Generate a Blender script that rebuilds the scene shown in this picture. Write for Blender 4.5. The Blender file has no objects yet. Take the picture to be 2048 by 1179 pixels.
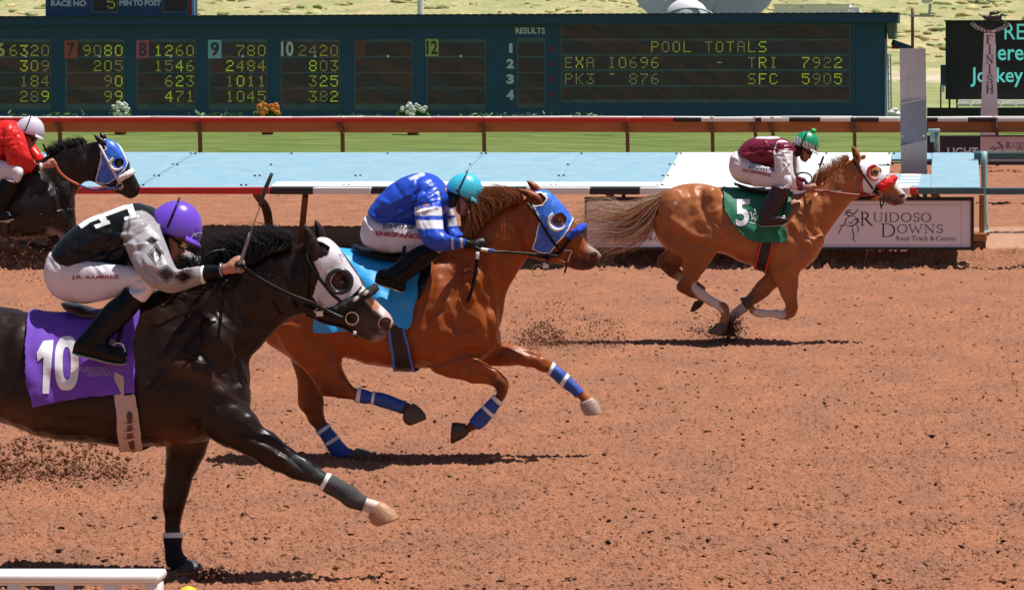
import bpy, math, random
import numpy as np
from mathutils import Vector
from mathutils.bvhtree import BVHTree
R = math.radians
# ------------------------------------------------------------------ camera, light, exposure
F, VX, VY, H = 5500.0, 1900.0, 100.0, 2.85        # focal length and principal point in photograph pixels, eye height
SC = bpy.context.scene
cam = bpy.data.objects.new('camera', bpy.data.cameras.new('camera'))
SC.collection.objects.link(cam); SC.camera = cam
cam.location = (0, 0, H); cam.rotation_euler = (R(90), 0, 0)
cam.data.sensor_width = 36.0; cam.data.lens = F / 2048 * 36
cam.data.shift_x = (1024 - VX) / 2048; cam.data.shift_y = -(589.5 - VY) / 2048
cam.data.clip_start = 0.5; cam.data.clip_end = 3000
sun_dir = Vector((-0.30, -0.03, -1.0)).normalized()      # the way the light travels
sun_el = math.asin(-sun_dir.z); sun_az = math.atan2(-sun_dir.x, -sun_dir.y)
world = bpy.data.worlds.new('World'); SC.world = world; world.use_nodes = True
wn = world.node_tree; sky = wn.nodes.new('ShaderNodeTexSky'); sky.sky_type = 'NISHITA'
sky.sun_disc = False; sky.sun_elevation = sun_el; sky.sun_rotation = sun_az
bg = wn.nodes['Background']; bg.inputs['Strength'].default_value = 0.055
wn.links.new(sky.outputs[0], bg.inputs[0])
sun = bpy.data.objects.new('sun', bpy.data.lights.new('sun', 'SUN')); SC.collection.objects.link(sun)
sun.data.energy = 5.0; sun.data.angle = R(0.5); sun.data.color = (1.0, 0.96, 0.90)
sun.rotation_euler = sun_dir.to_track_quat('-Z', 'Y').to_euler(); sun.location = (0, 20, 30)
SC.view_settings.view_transform = 'Standard'; SC.view_settings.look = 'None'
SC.view_settings.exposure = 0.30; SC.view_settings.gamma = 1.0; SC.view_settings.use_curve_mapping = False
SC.cycles.max_bounces = 6; SC.cycles.transparent_max_bounces = 8
rng = np.random.default_rng(7); random.seed(7)

# ------------------------------------------------------------------ helpers
def W(px, py, Y):
    return np.array(((px - VX) * Y / F, Y, H - (py - VY) * Y / F))
def lin(r, g, b):
    f = lambda c: ((c / 255 + 0.055) / 1.055) ** 2.4 if c > 10 else c / 255 / 12.92
    return (f(r), f(g), f(b))
def tag(o, label=None, cat=None, group=None, kind=None):
    if label: o['label'] = label
    if cat: o['category'] = cat
    if group: o['group'] = group
    if kind: o['kind'] = kind
    return o
def thing(name, label, cat, loc=(0, 0, 0), group=None):
    o = bpy.data.objects.new(name, None); SC.collection.objects.link(o)
    o.location = tuple(float(a) for a in loc); o.empty_display_size = 0.2
    return tag(o, label, cat, group)
def wloc(p):
    v = Vector(p.location)
    while p.parent is not None:
        p = p.parent; v += Vector(p.location)
    return np.array(v)
def obj(name, V, Fc, mat, parent=None, col=None, smooth=True, loc=None, label=None):
    """V in world coordinates; the object is placed relative to its parent."""
    V = np.asarray(V, dtype=float)
    me = bpy.data.meshes.new(name)
    base = wloc(parent) if parent is not None else np.zeros(3)
    if loc is None: loc = base
    Vl = V - np.asarray(loc)
    if isinstance(Fc, np.ndarray): Fc = Fc.tolist()
    me.from_pydata(Vl.tolist(), [], Fc); me.update()
    if smooth: me.shade_smooth()
    if col is not None:
        a = me.color_attributes.new('Col', 'FLOAT_COLOR', 'POINT')
        c = np.ones((len(V), 4), dtype=np.float32); c[:, :3] = col
        a.data.foreach_set('color', c.ravel())
    if mat is not None: me.materials.append(mat)
    o = bpy.data.objects.new(name, me); SC.collection.objects.link(o)
    if parent is not None: o.parent = parent
    o.location = tuple(np.asarray(loc) - base)
    if label: o['label'] = label
    return o
MATS = {}
def mat(name, color=(0.5, 0.5, 0.5), rough=0.6, metal=0.0, vcol=False, var=0.0, vscale=8.0, bump=0.0, bscale=60.0,
        emit=None, estr=0.0, spec=0.5, coat=0.0, sheen=0.0, stretch=None, color2=None, coords='Object', rvar=0.0, bdist=0.01, trans=0.0):
    if name in MATS: return MATS[name]
    m = bpy.data.materials.new(name); m.use_nodes = True; nt = m.node_tree; N = nt.nodes; L = nt.links
    b = N['Principled BSDF']; b.inputs['Roughness'].default_value = rough; b.inputs['Metallic'].default_value = metal
    b.inputs['Specular IOR Level'].default_value = spec; b.inputs['Coat Weight'].default_value = coat
    b.inputs['Coat Roughness'].default_value = 0.15
    b.inputs['Sheen Weight'].default_value = sheen; b.inputs['Transmission Weight'].default_value = trans
    b.inputs['Base Color'].default_value = (*color, 1)
    tc = N.new('ShaderNodeTexCoord'); mp = N.new('ShaderNodeMapping'); L.new(tc.outputs[coords], mp.inputs[0])
    if stretch: mp.inputs['Scale'].default_value = stretch
    src = None
    if vcol:
        a = N.new('ShaderNodeVertexColor'); a.layer_name = 'Col'; src = a.outputs[0]
    if var > 0 or color2:
        n = N.new('ShaderNodeTexNoise'); n.inputs['Scale'].default_value = vscale; n.inputs['Detail'].default_value = 7
        n.inputs['Roughness'].default_value = 0.65
        L.new(mp.outputs[0], n.inputs[0])
        if color2:
            cr = N.new('ShaderNodeMapRange'); cr.inputs[1].default_value = 0.4; cr.inputs[2].default_value = 0.62
            L.new(n.outputs[0], cr.inputs[0])
            mx = N.new('ShaderNodeMix'); mx.data_type = 'RGBA'; L.new(cr.outputs[0], mx.inputs[0])
            mx.inputs[6].default_value = (*color, 1); mx.inputs[7].default_value = (*color2, 1); src = mx.outputs[2]
        if var > 0:
            mr = N.new('ShaderNodeMapRange'); mr.inputs[1].default_value = 0.25; mr.inputs[2].default_value = 0.75
            mr.inputs[3].default_value = 1 - var; mr.inputs[4].default_value = 1 + var; L.new(n.outputs[0], mr.inputs[0])
            mm = N.new('ShaderNodeVectorMath'); mm.operation = 'SCALE'
            if src is None: mm.inputs[0].default_value = color
            else: L.new(src, mm.inputs[0])
            L.new(mr.outputs[0], mm.inputs['Scale']); src = mm.outputs[0]
    if src is not None: L.new(src, b.inputs['Base Color'])
    if rvar > 0:
        n3 = N.new('ShaderNodeTexNoise'); n3.inputs['Scale'].default_value = vscale * 1.7; n3.inputs['Detail'].default_value = 5
        L.new(mp.outputs[0], n3.inputs[0]); m3 = N.new('ShaderNodeMapRange')
        m3.inputs[1].default_value = .3; m3.inputs[2].default_value = .7
        m3.inputs[3].default_value = rough - rvar; m3.inputs[4].default_value = rough + rvar
        L.new(n3.outputs[0], m3.inputs[0]); L.new(m3.outputs[0], b.inputs['Roughness'])
    if bump > 0:
        n2 = N.new('ShaderNodeTexNoise'); n2.inputs['Scale'].default_value = bscale; n2.inputs['Detail'].default_value = 5
        L.new(mp.outputs[0], n2.inputs[0]); bp = N.new('ShaderNodeBump'); bp.inputs['Strength'].default_value = bump
        bp.inputs['Distance'].default_value = bdist
        L.new(n2.outputs[0], bp.inputs['Height']); L.new(bp.outputs[0], b.inputs['Normal'])
    if emit:
        b.inputs['Emission Color'].default_value = (*emit, 1); b.inputs['Emission Strength'].default_value = estr
    MATS[name] = m
    return m
# ---- mesh building in numpy
def cat(parts):
    Vs, Fs, n = [], [], 0
    for V, Fc in parts:
        Vs.append(V); Fs += [[i + n for i in f] for f in (Fc.tolist() if isinstance(Fc, np.ndarray) else Fc)]; n += len(V)
    return np.concatenate(Vs), Fs
def catmull(P, m):
    P = np.asarray(P, float); n = len(P)
    if n < 3:
        t = np.linspace(0, 1, m + 1)[:, None]; return P[0] * (1 - t) + P[-1] * t
    Q = np.vstack([2 * P[0] - P[1], P, 2 * P[-1] - P[-2]]); out = []
    for i in range(n - 1):
        p0, p1, p2, p3 = Q[i:i + 4]
        for k in range(m):
            t = k / m
            out.append(0.5 * ((2 * p1) + (-p0 + p2) * t + (2 * p0 - 5 * p1 + 4 * p2 - p3) * t * t + (-p0 + 3 * p1 - 3 * p2 + p3) * t ** 3))
    out.append(P[-1]); return np.array(out)
def rings_mesh(C, U, L, n=20, egg=0.0, sq=1.0):
    th = np.linspace(0, 2 * math.pi, n, endpoint=False); c, s = np.cos(th), np.sin(th)
    cs = np.sign(c) * np.abs(c) ** sq; sn = np.sign(s) * np.abs(s) ** sq
    V = C[:, None, :] + U[:, None, :] * cs[None, :, None] + L[:, None, :] * (sn * (1 - egg * cs))[None, :, None]
    m = len(C); V = V.reshape(-1, 3)
    Fc = []
    for i in range(m - 1):
        for j in range(n):
            a, b = i * n + j, i * n + (j + 1) % n
            Fc.append([a, b, b + n, a + n])
    V = np.vstack([V, C[0:1], C[-1:]]); e0, e1 = m * n, m * n + 1
    for j in range(n):
        Fc.append([(j + 1) % n, j, e0]); Fc.append([(m - 1) * n + j, (m - 1) * n + (j + 1) % n, e1])
    return V, Fc
def loft(ribs, Y0, dy=0.0, n=20, m=4, egg=0.0, sq=0.95, grow=0.0):
    """ribs: (x1,y1, x2,y2, half_width_m [, dy]) in photograph pixels: two edge points of a cross-section."""
    P = []
    for r in ribs:
        d = r[5] if len(r) > 5 else dy
        a, b = W(r[0], r[1], Y0 + d), W(r[2], r[3], Y0 + d)
        P.append(np.concatenate([(a + b) / 2, (a - b) / 2, [r[4]]]))
    P = catmull(P, m); P[:, 6] = np.maximum(P[:, 6], 0.004)
    C, U = P[:, :3], P[:, 3:6].copy()
    if grow:
        ln = np.linalg.norm(U, axis=1, keepdims=True); U = U * (ln + grow) / np.maximum(ln, 1e-6)
    L = np.zeros_like(C); L[:, 1] = P[:, 6] + grow
    return rings_mesh(C, U, L, n, egg, sq)
def tube(P, r, n=8, m=4, flat=1.0):
    """P world points, r radius or list; a tube along them."""
    P = np.asarray(P, float); r = np.full(len(P), r, float) if np.isscalar(r) else np.asarray(r, float)
    Q = catmull(np.hstack([P, r[:, None]]), m) if len(P) > 2 else catmull(np.hstack([P, r[:, None]]), 2)
    C, rr = Q[:, :3], Q[:, 3]
    T = np.gradient(C, axis=0); T /= np.linalg.norm(T, axis=1, keepdims=True) + 1e-9
    up = np.array([0.03, 1.0, 0.05]); 
    A = np.cross(T, up); A /= np.linalg.norm(A, axis=1, keepdims=True) + 1e-9
    B = np.cross(T, A)
    return rings_mesh(C, A * rr[:, None], B * rr[:, None] * flat, n)
def ptube(pts, Y0, r, n=8, m=4, flat=1.0):
    """pts: (px, py, dy)"""
    return tube([W(p[0], p[1], Y0 + (p[2] if len(p) > 2 else 0)) for p in pts], r, n, m, flat)
def ellip(c, r, rot=0.0, nu=18, nv=10):
    """c world centre, r (along, lateral, up) rotated by rot in the XZ plane"""
    u = np.linspace(0, 2 * math.pi, nu, endpoint=False); v = np.linspace(0, math.pi, nv + 1)[1:-1]
    P = [(0, 0, 1)] + [(math.sin(b) * math.cos(a), math.sin(b) * math.sin(a), math.cos(b)) for b in v for a in u] + [(0, 0, -1)]
    P = np.array(P) * np.array(r)
    ca, sa = math.cos(rot), math.sin(rot)
    P = np.stack([P[:, 0] * ca - P[:, 2] * sa, P[:, 1], P[:, 0] * sa + P[:, 2] * ca], 1) + np.asarray(c)
    Fc = []; k = len(v)
    for j in range(nu): Fc.append([0, 1 + j, 1 + (j + 1) % nu])
    for i in range(k - 1):
        for j in range(nu):
            a, b = 1 + i * nu + j, 1 + i * nu + (j + 1) % nu
            Fc.append([a, a + nu, b + nu, b])
    e = len(P) - 1
    for j in range(nu): Fc.append([e, 1 + (k - 1) * nu + (j + 1) % nu, 1 + (k - 1) * nu + j])
    return P, Fc
def box(x0, x1, y0, y1, z0, z1, bev=0.0):
    if bev <= 0:
        V = np.array([(x, y, z) for x in (x0, x1) for y in (y0, y1) for z in (z0, z1)], float)
        return V, [[0, 1, 3, 2], [4, 6, 7, 5], [0, 4, 5, 1], [2, 3, 7, 6], [0, 2, 6, 4], [1, 5, 7, 3]]
    b = min(bev, (x1 - x0) / 2.1, (y1 - y0) / 2.1, (z1 - z0) / 2.1); V, Fc = [], []
    def ring(z, i):
        return [(x0 + i, y0 + b, z), (x0 + b, y0 + i, z), (x1 - b, y0 + i, z), (x1 - i, y0 + b, z), (x1 - i, y1 - b, z), (x1 - b, y1 - i, z), (x0 + b, y1 - i, z), (x0 + i, y1 - b, z)]
    V = ring(z0, b * .6) + ring(z0 + b, 0) + ring(z1 - b, 0) + ring(z1, b * .6)
    for k in range(3):
        for j in range(8):
            a, c = k * 8 + j, k * 8 + (j + 1) % 8
            Fc.append([a, c, c + 8, a + 8])
    Fc.append(list(range(7, -1, -1))); Fc.append(list(range(24, 32)))
    return np.array(V, float), Fc
def bxp(x0, y0, x1, y1, Y, depth, bev=0.0):
    """box whose camera-facing side stands at depth Y and covers pixels x0..x1, y0..y1"""
    a, b = W(x0, y1, Y), W(x1, y0, Y)
    return box(a[0], b[0], Y, Y + depth, a[2], b[2], bev)
def beam(p, q, w, t, up=(0, 0, 1)):
    """square beam from p to q (world)"""
    p, q = np.asarray(p, float), np.asarray(q, float); d = q - p; d /= np.linalg.norm(d)
    a = np.cross(d, np.asarray(up, float))
    if np.linalg.norm(a) < 1e-3: a = np.cross(d, (0, 1, 0))
    a /= np.linalg.norm(a); c = np.cross(a, d)
    V = np.array([e + a * w / 2 * i + c * t / 2 * j for e in (p, q) for i, j in ((-1, -1), (1, -1), (1, 1), (-1, 1))])
    return V, [[0, 1, 2, 3], [7, 6, 5, 4], [0, 4, 5, 1], [1, 5, 6, 2], [2, 6, 7, 3], [3, 7, 4, 0]]
def tri(Fc):
    out = []
    for f in Fc:
        for k in range(1, len(f) - 1): out.append((f[0], f[k], f[k + 1]))
    return np.array(out, dtype=np.int64)
def remesh(parts, voxel=0.011, smooth=6, fac=0.5):
    V, Fc = cat(parts)
    me = bpy.data.meshes.new('tmp'); me.from_pydata(V.tolist(), [], Fc)
    o = bpy.data.objects.new('tmp', me); SC.collection.objects.link(o)
    md = o.modifiers.new('r', 'REMESH'); md.mode = 'VOXEL'; md.voxel_size = voxel; md.adaptivity = 0
    sm = o.modifiers.new('s', 'SMOOTH'); sm.factor = fac; sm.iterations = smooth
    dg = bpy.context.evaluated_depsgraph_get(); ev = o.evaluated_get(dg); m = ev.to_mesh()
    v = np.empty(len(m.vertices) * 3); m.vertices.foreach_get('co', v); v = v.reshape(-1, 3)
    m.calc_loop_triangles(); t = np.empty(len(m.loop_triangles) * 3, dtype=np.int64)
    m.loop_triangles.foreach_get('vertices', t); t = t.reshape(-1, 3)
    ev.to_mesh_clear(); bpy.data.objects.remove(o); bpy.data.meshes.remove(me)
    return v, t
def normals(V, T):
    a, b, c = V[T[:, 0]], V[T[:, 1]], V[T[:, 2]]; n = np.cross(b - a, c - a); N = np.zeros_like(V)
    for k in range(3):
        for ax in range(3): N[:, ax] += np.bincount(T[:, k], n[:, ax], minlength=len(V))
    return N / (np.linalg.norm(N, axis=1, keepdims=True) + 1e-12)
def lap(V, T, it=3, f=0.5):
    E = np.vstack([T[:, [0, 1]], T[:, [1, 2]], T[:, [2, 0]]]); E = np.vstack([E, E[:, ::-1]])
    cnt = np.bincount(E[:, 0], minlength=len(V))[:, None]
    for _ in range(it):
        S = np.stack([np.bincount(E[:, 0], V[E[:, 1], k], minlength=len(V)) for k in range(3)], 1)
        V = V + f * (S / np.maximum(cnt, 1) - V)
    return V
def projt(V):
    return np.stack([VX + V[:, 0] * F / V[:, 1], VY + (H - V[:, 2]) * F / V[:, 1]], 1)
def proj(V, Yp):
    """photograph coordinates of points of a body centred at depth Yp; its far side mirrors its near side"""
    Yv = Yp - np.abs(V[:, 1] - Yp); return np.stack([VX + V[:, 0] * F / Yv, VY + (H - V[:, 2]) * F / Yv], 1)
def projf(V, Yp):
    return np.stack([VX + V[:, 0] * F / Yp, VY + (H - V[:, 2]) * F / Yp], 1)
def seg_dist(P, pts):
    pts = np.asarray(pts, float)[:, :2]; d = np.full(len(P), 1e9)
    if len(pts) == 1: return np.linalg.norm(P - pts[0], axis=1)
    for a, b in zip(pts[:-1], pts[1:]):
        ab = b - a; t = np.clip(((P - a) @ ab) / (ab @ ab + 1e-9), 0, 1)
        d = np.minimum(d, np.linalg.norm(P - a - t[:, None] * ab, axis=1))
    return d
def sdf(P, poly):
    poly = np.asarray(poly, float); d = seg_dist(P, np.vstack([poly, poly[:1]]))
    ins = np.zeros(len(P), bool); x, y = P[:, 0], P[:, 1]; n = len(poly)
    for i in range(n):
        x1, y1 = poly[i]; x2, y2 = poly[(i + 1) % n]
        if y1 == y2: continue
        c = ((y1 > y) != (y2 > y)) & (x < (x2 - x1) * (y - y1) / (y2 - y1) + x1); ins ^= c
    return np.where(ins, -d, d)
def clip(V, T, g):
    """part of a triangle mesh where g<0, cut cleanly along g=0. Returns V, T, source index map is not kept"""
    ins = g < 0; cnt = ins[T].sum(1); keep = T[cnt == 3].tolist(); newV = []; cache = {}; n = len(V)
    def cut(a, b):
        k = (a, b) if a < b else (b, a)
        if k not in cache:
            t = g[a] / (g[a] - g[b]); cache[k] = n + len(newV); newV.append(V[a] * (1 - t) + V[b] * t)
        return cache[k]
    for t in T[(cnt > 0) & (cnt < 3)].tolist():
        out = []
        for i in range(3):
            a, b = t[i], t[(i + 1) % 3]
            if ins[a]: out.append(a)
            if ins[a] != ins[b]: out.append(cut(a, b))
        for k in range(1, len(out) - 1): keep.append([out[0], out[k], out[k + 1]])
    if not keep: return np.zeros((0, 3)), np.zeros((0, 3), int)
    A = np.vstack([V] + ([np.array(newV)] if newV else [])); K = np.array(keep)
    u, inv = np.unique(K, return_inverse=True)
    return A[u], inv.reshape(-1, 3)
def solid(o, th, off=1.0):
    m = o.modifiers.new('solidify', 'SOLIDIFY'); m.thickness = th; m.offset = off; return o
def stroke_disp(V, T, Yp, strokes, side=-1):
    """press (negative) or raise (positive, metres) soft strokes into the side of a body; pts px, radius px"""
    N = normals(V, T); P = proj(V, Yp); D = np.zeros(len(V)); near = np.clip(-N[:, 1] * 3 * (-side), 0, 1)
    for pts, r, h in strokes:
        d = seg_dist(P, pts); D += h * np.exp(-(d / r) ** 2)
    return V + N * (D * near)[:, None]
def wrinkle(V, T, amp, k, seed=0, mask=None):
    r = np.random.default_rng(seed); N = normals(V, T); D = np.zeros(len(V))
    for i in range(7):
        a = r.normal(size=3); a /= np.linalg.norm(a); b = r.normal(size=3); c = r.normal(size=3)
        kk = k * r.uniform(.6, 1.7)
        ph = V @ a * kk + 1.6 * np.sin(V @ b * kk * .35 + r.uniform(0, 6)) + r.uniform(0, 6)
        env = np.clip(np.sin(V @ c * kk * .22 + r.uniform(0, 6)), 0, 1)
        D += (np.abs(np.sin(ph)) ** .7 - .6) * env * amp / 1.6
    if mask is not None: D *= mask
    return V + N * D[:, None]
# ---- lettering
TXT = {}; TXTW = {}
def text_geo(s, bold=0.0, mesh_only=False):
    k = (s, bold)
    if k in TXT: return TXT[k]
    cu = bpy.data.curves.new('t', 'FONT'); cu.body = s; cu.size = 1; cu.offset = bold; cu.resolution_u = 3
    o = bpy.data.objects.new('t', cu); SC.collection.objects.link(o)
    dg = bpy.context.evaluated_depsgraph_get(); ev = o.evaluated_get(dg); m = ev.to_mesh()
    V = np.array([v.co[:2] for v in m.vertices]); m.calc_loop_triangles(); T = np.array([t.vertices[:] for t in m.loop_triangles])
    ev.to_mesh_clear(); bpy.data.objects.remove(o); bpy.data.curves.remove(cu)
    V = V - V.min(0); TXTW[k] = V[:, 0].max(); V = V / V.max(0); V[:, 1] = 1 - V[:, 1]      # unit box, y down
    TXT[k] = (V, T); return V, T
def extrude(V2w, T, dvec):
    """thin closed solid from a triangulated sheet of world points"""
    n = len(V2w); E = {}
    for t in T.tolist():
        for i in range(3):
            a, b = t[i], t[(i + 1) % 3]
            if (b, a) in E: del E[(b, a)]
            else: E[(a, b)] = 1
    Fc = T.tolist() + [[c + n, b + n, a + n] for a, b, c in T.tolist()] + [[b, a, a + n, b + n] for a, b in E]
    return np.vstack([V2w, V2w + dvec]), Fc
def letters(name, s, x0, y0, x1, y1, Y, m, parent, bold=0.0, depth=0.01, slant=0.0):
    V, T = text_geo(s, bold)
    X = x0 + V[:, 0] * (x1 - x0) + (1 - V[:, 1]) * slant; Yy = y0 + V[:, 1] * (y1 - y0)
    P = np.stack([(X - VX) * Y / F, np.full(len(X), Y), H - (Yy - VY) * Y / F], 1)
    A, B = extrude(P, T, np.array([0, depth, 0]))
    return obj(name, A, B, m, parent, smooth=False)
def words(name, s, x0, y0, x1, y1, Y, m, parent, bold=0.0, depth=0.01):
    ws = s.split(); [text_geo(w, bold) for w in ws]; wd = [TXTW[(w, bold)] for w in ws]; gap = .25; tot = sum(wd) + gap * (len(ws) - 1); x = x0; k = (x1 - x0) / tot
    for w, q in zip(ws, wd): letters(name, w, x, y0, x + q * k, y1, Y, m, parent, bold, depth); x += (q + gap) * k
def subdiv2(V, T, maxlen, it=4):
    for _ in range(it):
        E = np.sort(np.vstack([T[:, [0, 1]], T[:, [1, 2]], T[:, [2, 0]]]), 1); u, inv = np.unique(E, axis=0, return_inverse=True)
        inv = inv.reshape(-1)
        ln = np.linalg.norm(V[u[:, 0]] - V[u[:, 1]], axis=1)
        if ln.max() < maxlen: break
        mid = (V[u[:, 0]] + V[u[:, 1]]) / 2; n = len(V); k = len(T)
        a, b, c = inv[:k] + n, inv[k:2 * k] + n, inv[2 * k:] + n
        V = np.vstack([V, mid])
        T = np.vstack([np.stack([T[:, 0], a, c], 1), np.stack([a, T[:, 1], b], 1), np.stack([c, b, T[:, 2]], 1), np.stack([a, b, c], 1)])
    return V, T
def drape(name, V, T, quad, Yp, surf, m, parent, lift=0.004, maxlen=8.0):
    """flat print laid on a surface: V in unit box mapped to quad (4 px corners: tl,tr,br,bl), dropped along +Y on surf BVH"""
    tl, tr, br, bl = [np.array(q, float) for q in quad]; u, v = V[:, :1], V[:, 1:2]
    P = (tl * (1 - u) + tr * u) * (1 - v) + (bl * (1 - u) + br * u) * v
    P, T = subdiv2(P, T, maxlen)
    out = np.zeros((len(P), 3)); last = None; ok = np.zeros(len(P), bool)
    for i, p in enumerate(P):
        w = W(p[0], p[1], Yp); o_ = Vector((0, 0, H)); dr = (Vector(w) - o_).normalized(); h = surf.ray_cast(o_, dr)
        if h[0] is not None: out[i] = np.array(h[0] - dr * lift); ok[i] = True
        else: out[i] = w
    T = T[ok[T].all(1)]
    return obj(name, out, T, m, parent, smooth=True)
def bvh(V, T): return BVHTree.FromPolygons(V.tolist(), T.tolist())
LED = {'0': '01110 10001 10001 10001 10001 10001 01110', '1': '00100 01100 00100 00100 00100 00100 01110', '2': '01110 10001 00001 00110 01000 10000 11111',
 '3': '11111 00010 00100 00110 00001 10001 01110', '4': '00010 00110 01010 10010 11111 00010 00010', '5': '11111 10000 11110 00001 00001 10001 01110',
 '6': '00110 01000 10000 11110 10001 10001 01110', '7': '11111 00001 00010 00100 01000 01000 01000', '8': '01110 10001 10001 01110 10001 10001 01110',
 '9': '01110 10001 10001 01111 00001 00010 01100', 'P': '11110 10001 10001 11110 10000 10000 10000', 'O': '01110 10001 10001 10001 10001 10001 01110',
 'L': '10000 10000 10000 10000 10000 10000 11111', 'T': '11111 00100 00100 00100 00100 00100 00100', 'A': '01110 10001 10001 11111 10001 10001 10001',
 'S': '01111 10000 10000 01110 00001 00001 11110', 'E': '11111 10000 10000 11110 10000 10000 11111', 'X': '10001 10001 01010 00100 01010 10001 10001',
 'I': '01110 00100 00100 00100 00100 00100 01110', 'R': '11110 10001 10001 11110 10100 10010 10001', 'K': '10001 10010 10100 11000 10100 10010 10001',
 'F': '11111 10000 10000 11110 10000 10000 10000', 'C': '01110 10001 10000 10000 10000 10001 01110', '-': '00000 00000 00000 01110 00000 00000 00000',
 '^': '01110 00000 00000 00000 00000 00000 00000'}
# serif capitals, strokes in a unit box: (x0,y0,x1,y1,w) y up
SER = {'R': [(.12, 0, .12, 1, .11), (0, 0, .28, 0, .05), (0, 1, .3, 1, .05), 'arc .3 .76 .27 .24 -90 90 .1', (.12, 1, .3, 1, .05), (.12, .52, .3, .52, .05), (.34, .52, .82, 0, .12), (.76, 0, .95, 0, .05)],
 'U': [(.15, 1, .15, .33, .1), (0, 1, .32, 1, .05), (.68, 1, 1, 1, .05), (.84, 1, .84, .33, .06), 'arc .495 .33 .345 .33 180 360 .07'],
 'I': [(.5, 0, .5, 1, .14), (.25, 0, .75, 0, .06), (.25, 1, .75, 1, .06)],
 'D': [(.14, 0, .14, 1, .11), (0, 0, .4, 0, .05), (0, 1, .4, 1, .05), 'arc .4 .5 .52 .5 -90 90 .1'],
 'O': ['arc .5 .5 .45 .5 0 360 .1'],
 'S': ['arc .5 .74 .33 .26 20 270 .09', 'arc .5 .26 .35 .26 -160 90 .1', (.82, .98, .82, .76, .05), (.14, .02, .14, .25, .05)],
 'W': [(.1, 1, .3, 0, .1), (.3, 0, .5, .8, .05), (.5, .8, .7, 0, .1), (.7, 0, .92, 1, .05), (0, 1, .22, 1, .05), (.8, 1, 1, 1, .05)],
 'N': [(.12, 0, .12, 1, .05), (.12, 1, .86, 0, .12), (.86, 0, .86, 1, .05), (0, 1, .2, 1, .05), (.74, 1, 1, 1, .05), (0, 0, .25, 0, .05)],
 'F': [(.2, 0, .2, 1, .15), (.05, 0, .4, 0, .06), (.05, 1, .9, 1, .06), (.9, 1, .9, .78, .05), (.2, .52, .65, .52, .06)],
 'H': [(.15, 0, .15, 1, .14), (.85, 0, .85, 1, .14), (0, 0, .32, 0, .06), (0, 1, .32, 1, .06), (.68, 0, 1, 0, .06), (.68, 1, 1, 1, .06), (.15, .5, .85, .5, .06)]}
def serif(name, ch, x0, y0, x1, y1, Y, m, parent, depth=0.006):
    parts = []; w, h = x1 - x0, y1 - y0; k = 0
    def q(u, v): return np.array((x0 + u * w, y1 - v * h))
    for s in SER[ch]:
        if isinstance(s, str):
            a = [float(t) for t in s.split()[1:]]; cx, cy, rx, ry, t0, t1, wd = a
            n = 14; th = np.radians(np.linspace(t0, t1, n)); pts = [(cx + rx * math.cos(t), cy + ry * math.sin(t)) for t in th]
            segs = [(p[0], p[1], r[0], r[1], wd * (0.45 + 0.75 * abs(math.cos((th[i] + th[i + 1]) / 2)))) for i, (p, r) in enumerate(zip(pts[:-1], pts[1:]))]
        else: segs = [s]
        for (a, b, c, d, wd) in segs:
            A, B = q(a, b), q(c, d); dd = B - A; ln = np.linalg.norm(dd) + 1e-6; nn = np.array((-dd[1], dd[0])) / ln * wd * h * .5
            ext = dd / ln * h * .012
            P = np.array([A - ext + nn, B + ext + nn, B + ext - nn, A - ext - nn])
            off = 0.0002 * (k % 7); k += 1
            PW = np.array([W(p[0], p[1], Y) for p in P]); PW[:, 1] -= off
            parts.append(extrude(PW, np.array([(0, 1, 2), (0, 2, 3)]), np.array([0, depth, 0])))
    V, Fc = cat(parts); return obj(name, V, Fc, m, parent, smooth=False)
def torus(c, Rr, r, axis='y', n=24, k=8, sx=1.0, sz=1.0, a0=0, a1=360):
    full = abs(a1 - a0) >= 359.9; th = np.radians(np.linspace(a0, a1, n, endpoint=not full)); ph = np.linspace(0, 2 * math.pi, k, endpoint=False)
    V = []
    for t in th:
        for p in ph:
            d = Rr + r * math.cos(p); V.append((c[0] + d * math.cos(t) * sx, c[1] + r * math.sin(p), c[2] + d * math.sin(t) * sz))
    Fc = []; m = n if full else n - 1
    for i in range(m):
        for j in range(k):
            a, b = i * k + j, i * k + (j + 1) % k; a2, b2 = ((i + 1) % n) * k + j, ((i + 1) % n) * k + (j + 1) % k
            Fc.append([a, b, b2, a2])
    return np.array(V), Fc
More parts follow.
